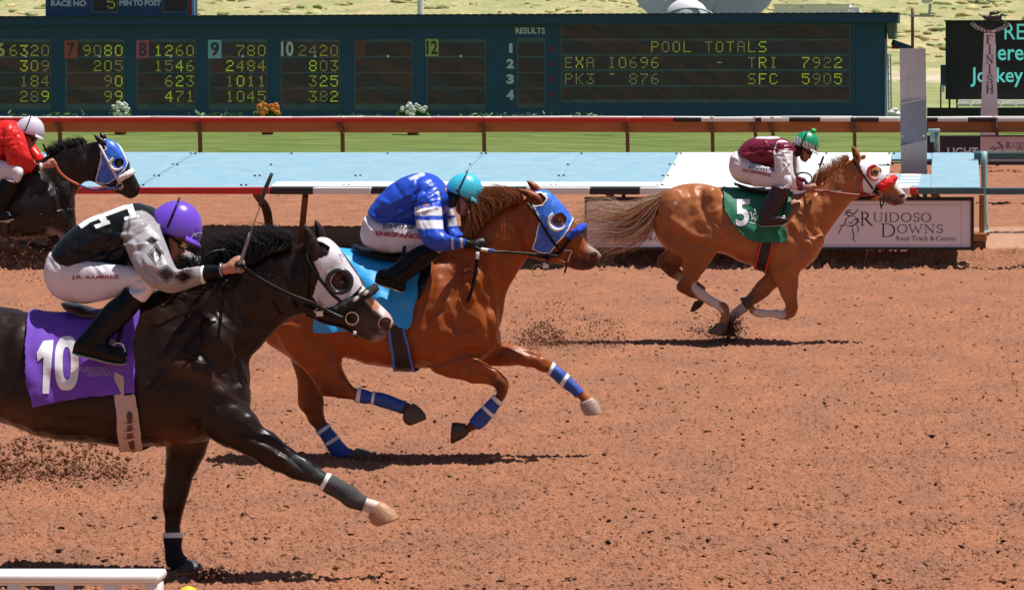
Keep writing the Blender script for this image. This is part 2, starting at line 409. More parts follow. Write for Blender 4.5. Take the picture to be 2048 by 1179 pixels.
def hair(guides, n, Y0, r=0.003, jit=4.0, cols=((.1, .05, .02),), dyj=0.03, seed=3, wav=3.0, lenv=0.35, seg=9):
    """strands between neighbouring guide lines (lists of (px,py,dy))"""
    rg = np.random.default_rng(seed); G = [catmull([(p[0], p[1], p[2] if len(p) > 2 else 0) for p in g], 6) for g in guides]
    G = [np.array([np.interp(np.linspace(0, 1, 24), np.linspace(0, 1, len(g)), g[:, k]) for k in range(3)]).T for g in G]
    Vs, Fs, Cs, b = [], [], [], 0
    for s in range(n):
        i = rg.integers(0, len(G) - 1) if len(G) > 1 else 0; t = rg.random(); j = min(i + 1, len(G) - 1)
        g = G[i] * (1 - t) + G[j] * t; L = 1 - lenv * rg.random()
        u = np.linspace(0, L, seg); P = np.stack([np.interp(u, np.linspace(0, 1, 24), g[:, k]) for k in range(3)], 1)
        o = rg.normal(size=2) * jit; a = rg.uniform(0, 6); fr = rg.uniform(4, 9)
        P[:, 0] += o[0] * u + np.sin(u * fr + a) * wav * u; P[:, 1] += o[1] * u + np.cos(u * fr + a * 2) * wav * u + rg.normal() * jit * .3
        P[:, 2] += rg.normal() * dyj
        Q = np.array([W(p[0], p[1], Y0 + p[2]) for p in P]); T = np.gradient(Q, axis=0); T /= np.linalg.norm(T, axis=1, keepdims=True) + 1e-9
        A = np.cross(T, (0, 1, .1)); A /= np.linalg.norm(A, axis=1, keepdims=True) + 1e-9; B = np.cross(T, A)
        rr = r * rg.uniform(.6, 1.4) * (1 - u / L * .85); rr[0] *= .8
        for k in range(3):
            an = k * 2.094
            Vs.append(Q + (A * math.cos(an) + B * math.sin(an)) * rr[:, None])
        for q in range(seg - 1):
            for k in range(3):
                a1, a2 = b + k * seg + q, b + ((k + 1) % 3) * seg + q
                Fs.append([a1, a2, a2 + 1, a1 + 1])
        c = np.array(cols[rg.integers(0, len(cols))]) * rg.uniform(.7, 1.3); Cs.append(np.tile(c, (3 * seg, 1))); b += 3 * seg
    return np.vstack(Vs), Fs, np.vstack(Cs)
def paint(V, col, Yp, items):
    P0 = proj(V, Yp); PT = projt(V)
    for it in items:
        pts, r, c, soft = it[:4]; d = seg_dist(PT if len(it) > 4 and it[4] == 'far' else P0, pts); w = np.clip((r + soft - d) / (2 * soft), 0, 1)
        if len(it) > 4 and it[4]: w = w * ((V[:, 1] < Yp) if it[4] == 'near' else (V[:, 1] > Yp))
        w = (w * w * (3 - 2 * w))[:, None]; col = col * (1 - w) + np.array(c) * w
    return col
# ------------------------------------------------------------------ ground
def band_noise(nx, ny, dx, lo, hi, seed):
    r = np.random.default_rng(seed); a = r.normal(size=(ny, nx)).astype(np.float32); f = np.fft.rfft2(a)
    ky = np.fft.fftfreq(ny, dx)[:, None]; kx = np.fft.rfftfreq(nx, dx)[None, :]; k = np.sqrt(kx * kx + ky * ky)
    f *= np.exp(-((np.log(np.maximum(k, 1e-6)) - math.log(1 / math.sqrt(lo * hi))) / (0.5 * math.log(hi / lo) + .15)) ** 2)
    o = np.fft.irfft2(f, s=(ny, nx)); return (o / o.std()).astype(np.float32)
def sample(A, x, y, dx):
    ny, nx = A.shape; u = (x / dx) % nx; v = (y / dx) % ny; i = u.astype(int); j = v.astype(int); fu, fv = u - i, v - j
    i1 = (i + 1) % nx; j1 = (j + 1) % ny
    return (A[j, i] * (1 - fu) + A[j, i1] * fu) * (1 - fv) + (A[j1, i] * (1 - fu) + A[j1, i1] * fu) * fv
def grid(name, X, Y, Z, m, col=None, kind='structure'):
    ny, nx = X.shape; me = bpy.data.meshes.new(name)
    V = np.stack([X, Y, Z], -1).reshape(-1, 3).astype(np.float32)
    idx = np.arange(ny * nx).reshape(ny, nx); q = np.stack([idx[:-1, :-1], idx[:-1, 1:], idx[1:, 1:], idx[1:, :-1]], -1).reshape(-1)
    nf = (ny - 1) * (nx - 1); me.vertices.add(len(V)); me.vertices.foreach_set('co', V.ravel())
    me.loops.add(nf * 4); me.loops.foreach_set('vertex_index', q.astype(np.int32))
    me.polygons.add(nf); me.polygons.foreach_set('loop_start', np.arange(0, nf * 4, 4, dtype=np.int32))
    me.update(calc_edges=True); me.shade_smooth()
    if col is not None:
        a = me.color_attributes.new('Col', 'FLOAT_COLOR', 'POINT'); c = np.ones((len(V), 4), np.float32); c[:, :3] = col.reshape(-1, 3)
        a.data.foreach_set('color', c.ravel())
    me.materials.append(m); o = bpy.data.objects.new(name, me); SC.collection.objects.link(o); o['kind'] = kind; return o
DIRT = (0.335, 0.152, 0.092)
m_dirt = mat('dirt', DIRT, 0.95, vcol=True, var=0.16, vscale=9, bump=1.0, bscale=58, spec=0.06, bdist=.026)
DX = 0.0125
N1 = band_noise(1536, 1792, DX, .022, .05, 1); N2 = band_noise(1536, 1792, DX, .05, .11, 2)
N3 = band_noise(1536, 1792, DX, .15, .5, 3); N4 = band_noise(1536, 1792, DX, .6, 2.5, 4); N5 = band_noise(1536, 1792, DX, .09, .2, 5)
def dirt_h(x, y):
    a, b, c, d, e = (sample(A, x + 40, y, DX) for A in (N1, N2, N3, N4, N5))
    h = .0062 * np.clip(a, -2, 3) + .0036 * b + .003 * c + .005 * d
    h += .0028 * np.sin(y * 19 + 1.5 * d) * np.clip(d + .6, 0, 1.5)
    h += .007 * np.sqrt(np.clip(b - .9, 0, None)) * np.clip(1 + .5 * d, .2, 2) + .010 * np.sqrt(np.clip(e - 1.7, 0, None))
    h -= .016 * np.sqrt(np.clip(-b - 1.2, 0, None)) + .010 * np.sqrt(np.clip(-a - 1.5, 0, None))
    return h
py = np.arange(1215, 538.5, -0.54); Yr = np.minimum(2.85 * F / (py - VY), 36.2); u = np.linspace(-160, 2260, 780)
YY = np.repeat(Yr[:, None], len(u), 1); XX = (u[None, :] - VX) * YY / F
jx = (rng.random(XX.shape) - .5) * .3 * (XX[:, 1:2] - XX[:, :1]); XX2 = XX + jx
ZZ = dirt_h(XX2, YY)
dm = sample(N4, XX2 + 13, YY * .6 + 9, DX); dn = sample(N5, XX2 + 3, YY + 2, DX)
tone = 1 + .05 * dm + .04 * dn
colr = np.array(DIRT)[None, None, :] * tone[..., None] * np.array([1, .985, .96])[None, None, :] ** dm[..., None]
dark = np.clip((ZZ - ZZ.mean()) / ZZ.std(), -2, 2)
# each horse has churned loose dirt behind and below it
grid('track', XX2, YY, ZZ, m_dirt, colr)
def clods(name, n, pos, smin, smax, seed, m=None, pw=2.2, c0=.45, c1=1.0, flat=(1, 1, 1)):
    rg = np.random.default_rng(seed); Vs, Fs, Cs, b = [], [], [], 0
    o6 = np.array([(1, 0, 0), (-1, 0, 0), (0, 1, 0), (0, -1, 0), (0, 0, 1), (0, 0, -1)], float); f8 = [[0, 2, 4], [2, 1, 4], [1, 3, 4], [3, 0, 4], [2, 0, 5], [1, 2, 5], [3, 1, 5], [0, 3, 5]]
    for i in range(n):
        p = pos(rg); r_ = smin * (smax / smin) ** (rg.random() ** pw); v = (o6 * r_ * rg.uniform(.5, 1.3, (6, 1)) + rg.normal(size=(6, 3)) * r_ * .25) * np.array(flat)
        Vs.append(v + p); Fs += [[k + b for k in f] for f in f8]; b += 6; Cs.append(np.tile(np.array(DIRT) * rg.uniform(c0, c1), (6, 1)))
    tag(obj(name, np.vstack(Vs), Fs, m or m_dirt, col=np.vstack(Cs), smooth=True), kind='stuff')
def on_track(rg):
    Yq = 14.3 * (35.4 / 14.3) ** rg.random(); Xq = (rg.uniform(-120, 2200) - VX) * Yq / F
    return np.array((Xq, Yq, float(dirt_h(np.array([Xq]), np.array([Yq]))[0]) + .001))
clods('clods_and_pit_shade', 24000, on_track, .0028, .019, 21, pw=3.2, c0=.08, c1=.75, flat=(1.5, 1, .7))  # loose clods, coloured dark to stand in for shaded pits
# inner edge of the track, the bank under the rail and the hard strip behind
def prof(Y): return np.interp(Y, [35.4, 35.62, 35.75, 38.3, 39.5, 66, 200, 300, 600, 1000], [-.005, 0.0, -.01, .378, .39, .378, .378, 2.3, 14, 34])
Yb = np.concatenate([np.linspace(35.55, 38.6, 150), np.linspace(38.65, 62, 230)]); ub = np.linspace(-180, 2400, 620)
YB = np.repeat(Yb[:, None], len(ub), 1); XB = (ub[None, :] - VX) * YB / F
amp = np.interp(Yb, [35.5, 35.8, 36.9, 37.1, 38.2, 38.6, 62], [.6, 2.4, 2.4, .35, .35, 1.3, 1.6])[:, None]
ZB = prof(YB) + dirt_h(XB, YB) * amp + .03 * np.clip(sample(N5, XB * .7, YB, DX) - .6, 0, 2) * (amp > 1.8)
cb = np.array(DIRT)[None, None, :] * (1 + .06 * sample(N4, XB, YB, DX))[..., None] * np.ones((1, 1, 3))
strip = np.interp(Yb, [36.95, 37.1, 38.2, 38.5], [0, 1, 1, 0])[:, None, None]
cb = cb * (1 - .5 * strip) + np.array((.60, .38, .27)) * .5 * strip
grid('infield_dirt', XB, YB, ZB, m_dirt, cb)
# everything round about, coarse
m_dirt2 = mat('dirt_far', DIRT, 0.95, var=0.2, vscale=5, bump=0.8, bscale=30, spec=0.15)
V, Fc = box(-60, 40, -30, 35.6, -.4, -.075); o = obj('ground', V, Fc, m_dirt2, smooth=False); tag(o, kind='structure')
V, Fc = box(-60, 40, 36.4, 61, -.4, -.03); o = obj('ground', V, Fc, m_dirt2, smooth=False); tag(o, kind='structure')
# turf and hillside
m_turf = mat('turf', (.095, .145, .034), 0.9, color2=(.145, .175, .055), var=.35, vscale=2.2, bump=.8, bscale=18, spec=.1, stretch=(.12, 1.2, 1))
Yt = np.linspace(60, 90, 60); ut = np.linspace(-70, 40, 120); YT = np.repeat(Yt[:, None], 120, 1); XT = np.repeat(ut[None, :], 60, 0)
grid('turf', XT, YT, .392 + .015 * sample(N3, XT * .12, YT * .12, DX), m_turf)
Yh = np.concatenate([np.linspace(88, 330, 110), np.linspace(335, 1100, 120)]); uh = np.linspace(-1, 1, 260)
YH = np.repeat(Yh[:, None], 260, 1); XH = -YH * .12 + uh[None, :] * (60 + YH * .75)
ZH = prof(YH) + sample(N4, XH * .06, YH * .06, DX) * np.clip((YH - 140) * .002, 0, .5) + .08 * sample(N3, XH * .1, YH * .1, DX) - .01
f1 = sample(N4, XH * .05, YH * .03, DX); f2 = sample(N3, XH * .05, YH * .02, DX)
g = 1 / (1 + np.exp(-(f1 * 1.1 + f2 * 1.0 - .25 + np.interp(YH, [88, 125, 190, 205, 225, 245, 270, 330, 420, 600], [2.5, 2.2, 2, -3, -2.5, .6, .2, -3, -.9, .2]))))
ch = np.array((.40, .345, .185)) * (1 - g[..., None]) + np.array((.22, .25, .10)) * g[..., None]
pale = np.exp(-((YH - 216) / 9) ** 2)[..., None]; ch = ch * (1 - pale * .8) + np.array((.55, .46, .37)) * pale * .8
ch *= (1 + .08 * f2)[..., None]
m_hill = mat('dry_grass', (.5, .4, .2), .95, vcol=True, var=.28, vscale=.9, bump=.8, bscale=2.2, spec=.1)
grid('hillside', XH, YH, ZH, m_hill, ch)
# tufts of brush on the hillside
Vs, Fs, Cs, b = [], [], [], 0
for i in range(1500):
    Yq = rng.uniform(232, 640); Xq = (rng.uniform(-100, 2200) - VX) * Yq / F; s = rng.uniform(.25, .8) * (Yq / 400)
    v, f = ellip((Xq, Yq, float(prof(Yq)) + s * .2), (s * rng.uniform(.8, 1.8), s, s * rng.uniform(.35, .7)), 0, 7, 4)
    v = v + rng.normal(size=v.shape) * s * .12
    Vs.append(v); Fs += [[k + b for k in q] for q in f]; b += len(v)
    Cs.append(np.tile(np.array((.26, .28, .12)) * rng.uniform(.75, 1.3) if rng.random() < .6 else np.array((.5, .42, .2)) * rng.uniform(.7, 1.1), (len(v), 1)))
tag(obj('brush', np.vstack(Vs), Fs, m_hill, col=np.vstack(Cs)), kind='stuff')

# ------------------------------------------------------------------ materials of the course
m_white = mat('white_paint', (.8, .8, .78), .5, var=.06, vscale=3, bump=.15, bscale=20)
m_black = mat('black_paint', (.012, .012, .014), .45, var=.3, vscale=4)
m_red = mat('red_paint', (.55, .018, .014), .45, var=.12, vscale=3, bump=.1)
m_wood = mat('rail_wood', (.40, .17, .055), .7, var=.22, vscale=3, stretch=(.6, 5, 5), bump=.4, bscale=12)
m_post = mat('post_wood', (.16, .075, .035), .75, var=.3, vscale=6, bump=.3)
m_blue = mat('blue_cover', (.22, .385, .485), .6, color2=(.235, .37, .44), var=.12, vscale=3.5, bump=.25, bscale=9, rvar=.1)
m_teal = mat('teal_paint', (.05, .13, .155), .4, var=.2, vscale=5)
m_tealp = mat('teal_pale', (.30, .48, .46), .45, var=.25, vscale=7)
m_board = mat('board_paint', (.009, .070, .150), .5, var=.14, vscale=.8, bump=.2, bscale=3)
m_boardd = mat('board_trim', (.007, .052, .12), .5, var=.14, vscale=.8)
m_frame = mat('panel_frame', (.035, .10, .13), .35, var=.1, vscale=2)
m_led_off = mat('led_cell', (.046, .038, .043), .45, var=.25, vscale=1.5, spec=.3)
m_led_on = mat('led_on', (.30, .34, .05), .6, emit=(.30, .38, .04), estr=.34)
m_led_b = mat('led_bright', (.40, .5, .05), .6, emit=(.40, .58, .03), estr=.45)
m_led_d = mat('led_dim', (.30, .30, .12), .6, emit=(.22, .24, .08), estr=.3)
m_signw = mat('sign_face', (.82, .76, .82), .5, var=.05, vscale=2)
m_txt = mat('sign_text', (.03, .012, .014), .6)
m_lilac = mat('grey_white', (.74, .72, .78), .6, var=.08)
m_metal = mat('sheet_metal', (.50, .48, .49), .5, metal=.1, var=.14, vscale=3, bump=.2, bscale=6, stretch=(4, 4, .7))
m_metalb = mat('blue_sheet_metal', (.24, .27, .33), .5, metal=.1, var=.2, vscale=4, bump=.2, bscale=6)
m_green = mat('leaf', (.06, .16, .03), .6, var=.4, vscale=20)
m_glass = mat('board_glass', (.05, .045, .05), .08, spec=.5)

# ------------------------------------------------------------------ turf rail (behind the course)
tr = thing('turf_rail', 'long red, black and white topped wooden rail in front of the scoreboard', 'rail', W(1000, 260, 55.9))
YR = 55.9
segs = [(-260, -20, m_red), (-20, 400, m_red), (400, 685, m_red), (685, 968, m_red), (968, 1346, m_red), (1346, 1402, m_black), (1402, 1452, m_white), (1452, 1510, m_white), (1510, 1522, m_black), (1522, 1578, m_white),
        (1578, 1640, m_black), (1640, 1701, m_white), (1701, 1757, m_black), (1757, 1798, m_white), (1798, 1853, m_white), (1853, 1875, m_black), (1875, 1936, m_white), (1936, 1994, m_black), (1994, 2060, m_white), (2060, 2120, m_black), (2120, 2300, m_white)]
for a, b_, m in segs:
    V, Fc = bxp(a + .4, 236, b_ - .4, 243.2, YR - .06, .12, .008); obj('rail_board', V, Fc, m, tr, smooth=False)
x = -260
while x < 2300:
    V, Fc = bxp(x, 233.4 - rng.random() * .7, x + 140, 236.2, YR - .04, .2, .012); V[:, 2] += .006 * np.sin(V[:, 0] * 3); obj('rail_cap', V, Fc, m_white, tr); x += 140.3
px0 = [-165, 120, 400, 685, 968, 1255, 1425, 1709, 1994, 2279]
for a, b_ in zip(px0[:-1], px0[1:]):
    V, Fc = bxp(a + .5, 243.2, b_ - .5, 264 + rng.random() * 1.2, YR + .05, .04, .006); obj('fascia_plank', V, Fc, m_wood, tr, smooth=False)
for p in px0 + [1511, 1546]:
    s = F / YR; P = [W(p - 9, 243, YR - .02), W(p, 266, YR - .01), W(p + 1, 322, YR)]
    V1 = beam(P[0], P[1], .07, .07, (0, 1, 0)); V2 = beam(P[1], P[2] + np.array([0, 0, -.1]), .07, .07, (0, 1, 0)); V, Fc = cat([V1, V2]); obj('post', V, Fc, m_post, tr, smooth=False)
    V, Fc = bxp(p - 5, 233, p + 3, 236.6, YR - .1, .1, .01); obj('post_cap', V, Fc, m_white, tr)
# ------------------------------------------------------------------ front rail with its sloping blue cover
fr = thing('covered_rail', 'inside rail with sloping pale blue cover and striped front edge', 'rail', W(1000, 520, 35.95))
Ya, Za, Yc, Zc = 35.9, 1.06, 38.63, 1.41
def cov(x, t, lift=0.0):          # x in pixels at the front edge, t 0 front .. 1 back
    return np.array(((x - VX) * Ya / F, Ya + (Yc - Ya) * t, Za + (Zc - Za) * t + lift))
def panel(name, x0, x1, t0, t1, m, lift=0.0, th=.03, parent=fr):
    P = [cov(x0, t0, lift), cov(x1, t0, lift), cov(x1, t1, lift), cov(x0, t1, lift)]
    V = np.array(P + [p - np.array((0, 0, th)) for p in P]); return obj(name, V, [[0, 1, 2, 3], [7, 6, 5, 4], [0, 4, 5, 1], [1, 5, 6, 2], [2, 6, 7, 3], [3, 7, 4, 0]], m, parent, smooth=False)
jo = [-340, -135, 71, 277, 483, 689, 900, 1105, 1318]
for a, b_ in zip(jo[:-1], jo[1:]): panel('cover_panel', a + .4, b_ - .4, 0.0, 1.0, m_blue, rng.random() * .008)
wj = [1318, 1475, 1630, 1775]
for a, b_ in zip(wj[:-1], wj[1:]): panel('cover_panel', a + .5, b_ - .5, 0.0, 1.0, m_white, rng.random() * .004)
panel('cover_panel', 1776, 1861, .8, 1.0, m_blue); panel('cover_panel', 1776, 1861, 0, .36, m_blue); panel('cover_panel', 1862, 1960, 0, 1.0, m_blue)
for k in range(4): panel('painted_line', 1797 + k, 1837 + k, .05 + .085 * k, .095 + .085 * k, m_white, .004, .003)
panel('painted_line', 1777, 1830, .345, .36, m_white, .004, .003); panel('painted_line', 1777, 1822, .0, .05, m_white, .004, .003)
panel('painted_line', 1777, 1797, .1, .2, m_white, .004, .003)
for a, b_ in ((541, 689), (691, 899), (901, 1104), (1106, 1317)): panel('edge_strip', a, b_, 0.0, .115 + .02 * rng.random(), m_white, .012, .008)
fs = [(-340, 71, m_red), (71, 277, m_red), (277, 540, m_red), (540, 625, m_black), (625, 742, m_white), (742, 860, m_black), (860, 968, m_white), (968, 1052, m_black), (1052, 1179, m_white), (1179, 1279, m_black), (1279, 1420, m_white), (1420, 1530, m_black), (1530, 1650, m_white), (1650, 1730, m_black),
      (1730, 1819, m_white), (1819, 1835, m_red), (1835, 1969, m_teal), (1971, 2160, m_teal), (2160, 2400, m_teal)]
for a, b_, m in fs:
    V, Fc = bxp(a + .4, 375.2, b_ - .4, 388.4, Ya - .09, .09, .008); V[:, 2] += .004 * math.sin(a); obj('edge_board', V, Fc, m, fr, smooth=False)
for p in (-150, 118, 512, 905, 1217, 1460, 1700, 1828, 1868):      # curved posts leaning back under the cover
    q = [W(p, 388, Ya + .02), W(p + 6, 396, Ya + .25), W(p + 18, 412, Ya + .8), W(p + 25, 440, Ya + 1.3), W(p + 27, 478, Ya + 1.4)]
    q[-1][2] = float(prof(q[-1][1])) - .05
    V, Fc = tube(q, [.045, .05, .055, .06, .06], 8, 4); obj('post', V, Fc, m_post, fr)
for p in (605,):
    a, b_ = W(p + 6, 389, Ya + .05), W(p - 6, 470, Ya + 1.0); b_[2] = float(prof(b_[1])) - .05; V, Fc = beam(a, b_, .07, .09); obj('post', V, Fc, m_post, fr, smooth=False)
for a in jo[1:]: # beams added under the joints to stop light leaking through the cover
    V, Fc = beam(cov(a, .03, -.05), cov(a, .97, -.05), .09, .06); obj('leak_stop', V, Fc, m_post, fr, smooth=False)
m_bolt = mat('bolt_head', (.06, .05, .05), .5, metal=.6)
for a in jo[1:] + [1475, 1630, 1775]:
    for t_ in (.04, .30, .62, .95):
        for dx_ in (-5, 5):
            if rng.random() < .75: V, Fc = ellip(cov(a + dx_, t_, .012), (.018, .018, .012), 0, 8, 4); obj('bolt', V, Fc, m_bolt, fr)
# mirror / finish sheet standing in the gap
ms = thing('finish_mirror', 'tall narrow sheet metal panel standing in the gap of the blue cover', 'panel', W(1826, 440, 37.6))
for k, (y0, y1, m) in enumerate(((97, 158, m_metal), (158, 203, m_metal), (203, 288, m_metalb), (288, 347, m_metal))):  # sheet colours stand in for what the mirror reflects
    a = [W(1798 + y0 * .012, y0 + (5 if y0 > 100 else 0), 37.6), W(1850 + y0 * .012, y0 - (6 if y0 > 100 else 0), 37.6), W(1850 + y1 * .012, y1 - (6 if y1 < 340 else 0), 37.6), W(1798 + y1 * .012, y1 + (5 if y1 < 340 else 0), 37.6)]
    V = np.array(a + [p + np.array((0, .05 + .01 * k, 0)) for p in a]); obj('metal_sheet', V, [[3, 2, 1, 0], [4, 5, 6, 7], [0, 1, 5, 4], [1, 2, 6, 5], [2, 3, 7, 6], [3, 0, 4, 7]], m, ms, smooth=False)
for y0 in (158, 203, 288):
    V, Fc = beam(W(1799, y0 + 5.5, 37.57), W(1853, y0 - 6, 37.57), .02, .03, (0, 1, 0)); obj('seam_strip', V, Fc, m_metal, ms, smooth=False)
for p in (1803, 1850):
    a = W(p, 345, 37.66); b_ = a.copy(); b_[2] = .2; V, Fc = beam(a, b_, .06, .06, (0, 1, 0)); obj('leg', V, Fc, m_teal, ms, smooth=False)
for (sx, sy) in ((1805, 272), (1847, 272), (1805, 330)):
    V, Fc = ellip(W(sx, sy, 37.58), (.012, .012, .012), 0, 8, 4); obj('bolt', V, Fc, m_lilac, ms)
# gate post and pipes at the right
gp = thing('gate_post', 'thin teal gate post with pale bracket beside the metal panel', 'post', W(1874, 460, 38.7))
V, Fc = tube([W(1873, 258, 38.72), W(1874, 300, 38.72), W(1875, 345, 38.72), W(1875, 455, 38.72)], .04, 10); obj('pipe', V, Fc, mat('aged_pipe', (.38, .36, .26), .6, color2=(.08, .16, .16), vscale=5), gp)
V, Fc = bxp(1856, 258, 1880, 264, 38.6, .1, .01); obj('bracket', V, Fc, m_tealp, gp); V, Fc = bxp(1860, 264, 1870, 284, 38.62, .05, .01); obj('bracket', V, Fc, m_tealp, gp)
V, Fc = bxp(1868, 330, 1881, 344, 38.6, .1, .02); obj('hinge', V, Fc, m_teal, gp); V, Fc = bxp(1869, 310, 1879, 315, 38.63, .1, .01); obj('clamp', V, Fc, m_teal, gp)
pf = thing('pipe_fence', 'pale teal upright pipe carrying rails at the right edge of the picture', 'fence', W(1969, 465, 37.9))
V, Fc = tube([W(1968, 303, 37.9), W(1969, 380, 37.9), W(1971, 466, 37.9)], [.045, .042, .042], 12); obj('pipe', V, Fc, m_tealp, pf)
V, Fc = bxp(1962, 462, 1980, 465.5, 37.8, .2, .006); obj('base_plate', V, Fc, m_tealp, pf)
V, Fc = beam(W(1944, 304, 38.0), W(2400, 307, 38.0), .03, .05, (0, 1, 0)); obj('lit_top_rail', V, Fc, m_tealp, pf, smooth=False)  # pale teal paints in the sunlit top above the darker plank
V, Fc = bxp(1948, 306, 2400, 319, 38.05, .04, .006); obj('rail_plank', V, Fc, m_teal, pf, smooth=False)
V, Fc = bxp(1976, 322, 2400, 330, 44.0, .3, .01); obj('lower_plank', V, Fc, m_black, pf, smooth=False)
wp = thing('wooden_post', 'square brown wooden post on timber blocks just left of the pale pipe', 'post', W(1962, 497, 36.9))
V, Fc = bxp(1958.5, 389, 1969, 466, 36.95, .1, .008); obj('upright', V, Fc, m_wood, wp, smooth=False)
V, Fc = bxp(1946, 466, 1974, 482, 36.9, .35, .012); obj('timber_block', V, Fc, m_wood, wp, smooth=False)
V, Fc = bxp(1948, 483, 1972, 498, 36.92, .3, .012); obj('timber_block', V, Fc, m_post, wp, smooth=False)
# ------------------------------------------------------------------ signs
def hsign(x0, x1, label):
    t = thing('sign', label, 'sign', W((x0 + x1) / 2, 499, 35.98))
    Ys = 35.97
    for q in ((x0, 394, x1, 401.5), (x0, 494.5, x1, 500), (x0, 401.5, x0 + 4, 494.5), (x1 - 6.5, 401.5, x1, 494.5)):
        V, Fc = bxp(*q, Ys - .03, .06, .006); obj('frame', V, Fc, m_black, t, smooth=False)
    V, Fc = bxp(x0 + 4, 401.5, x1 - 6.5, 494.5, Ys, .02); obj('face', V, Fc, m_signw, t, smooth=False)
    for k in (.2, .8):
        a = W(x0 + (x1 - x0) * k, 389, Ys + .02); b_ = W(x0 + (x1 - x0) * k, 395, Ys + .02); V, Fc = beam(a, b_, .05, .03, (0, 1, 0)); obj('hanger', V, Fc, m_post, t, smooth=False)
        a = W(x0 + (x1 - x0) * k, 499, Ys + .03); b_ = a.copy(); b_[2] = 0.0; V, Fc = beam(a, b_, .04, .04, (0, 1, 0)); obj('leg', V, Fc, m_black, t, smooth=False)
    return t
def sign_print(t, dx):
    Ys = 35.966; E = dict(R=(1721.7, 1746), small='')
    x = 1721
    serif('letter', 'R', 1721.5 + dx, 424.5, 1747 + dx, 450.5, Ys, m_txt, t)
    for ch, a, b_ in zip('UIDOSO', (1746.5, 1768, 1778, 1802, 1826, 1842), (1766, 1776, 1799, 1823, 1840, 1862)): serif('letter', ch, a + dx, 426, b_ + dx, 443.4, Ys, m_txt, t)
    serif('letter', 'D', 1762.5 + dx, 447.5, 1791 + dx, 473, Ys, m_txt, t)
    for ch, a, b_ in zip('OWNS', (1794, 1816, 1849, 1872), (1815, 1846, 1869, 1887)): serif('letter', ch, a + dx, 449, b_ + dx, 465.6, Ys, m_txt, t)
    words('tagline_word', 'Race Track & Casino', 1793 + dx, 471.5, 1911 + dx, 481, Ys, m_txt, t, bold=-.008, depth=.004)
    sk = [[(1717, 417), (1712, 424), (1706, 428), (1698, 424), (1693, 428), (1700, 432), (1709, 431)], [(1700, 433), (1692, 438), (1690, 446), (1684, 452), (1679, 450)], [(1709, 432), (1714, 440), (1712, 447), (1702, 452), (1690, 450)],
          [(1706, 440), (1715, 437), (1717, 444), (1711, 446)], [(1706, 452), (1705, 462), (1708, 470), (1706, 478), (1712, 484)], [(1684, 452), (1679, 462), (1676, 468)], [(1712, 448), (1717, 458), (1714, 466)], [(1696, 444), (1703, 446), (1706, 441)], [(1688, 430), (1695, 421), (1704, 420)]]
    V, Fc = cat([tube([W(p[0] + dx, p[1], Ys) for p in q], [.003] + [.007] * (len(q) - 2) + [.002], 5, 4, .4) for q in sk]); obj('galloping_horse_sketch', V, Fc, m_txt, t)
    for (a, b_, c, d) in ((1690, 409, 1925, 409.6), (1922.4, 412, 1923, 490), (1650, 489.5, 1925, 490)):
        V, Fc = bxp(a + dx, b_, c + dx, d, Ys - .001, .003); obj('border_line', V, Fc, mat('pale_line', (.40, .30, .30), .6), t, smooth=False)
s1 = hsign(1572, 1948, 'black framed race course sign with galloping horse sketch, right end of the rail')
sign_print(s1, 0)
s2 = hsign(1169, 1560, 'black framed sign half hidden behind the chestnut tail of the leading horse')
words('tagline_word', 'Race Track & Casino', 1230, 471.5, 1348, 481, 35.966, m_txt, s2, bold=-.008, depth=.004)
b1 = thing('banner', 'black banner with white letters below the turf rail', 'banner', W(1908, 325, 55.5))
V, Fc = bxp(1854, 271, 1961, 330, 55.5, .06, .006); obj('cloth', V, Fc, mat('banner_black', (.02, .018, .03), .6, var=.2), b1, smooth=False); letters('letters', 'LIGHT', 1895, 295, 1956, 312, 55.49, m_lilac, b1, .02)
b2 = thing('small_sign', 'pink white race course sign with small horse sketch below the finish post', 'sign', W(2030, 325, 55.5))
V, Fc = bxp(1963, 273, 2160, 330, 55.5, .06, .006); obj('face', V, Fc, mat('sign_pink', (.62, .46, .50), .5), b2, smooth=False)
V, Fc = bxp(1961, 270.5, 2162, 273, 55.46, .1, .004); obj('frame', V, Fc, m_black, b2, smooth=False)
serif('letter', 'R', 2012, 284.5, 2024, 297, 55.49, m_txt, b2)
for ch, a, b_ in zip('UIDOSO', (2025, 2036, 2041, 2052, 2063, 2072), (2034, 2040, 2050, 2061, 2071, 2082)): serif('letter', ch, a, 286, b_, 295.5, 55.49, m_txt, b2)
serif('letter', 'D', 2034, 297, 2047, 309, 55.49, m_txt, b2)
V, Fc = cat([tube([W(p[0], p[1], 55.49) for p in q], .008, 5, 3, .4) for q in ([(2002, 284), (1995, 286), (2000, 289), (2006, 292), (1998, 295)], [(1998, 295), (1990, 298), (1984, 303)], [(2006, 292), (2004, 300), (2009, 304)], [(1990, 298), (1986, 293), (1980, 300)])]); obj('galloping_horse_sketch', V, Fc, m_txt, b2)

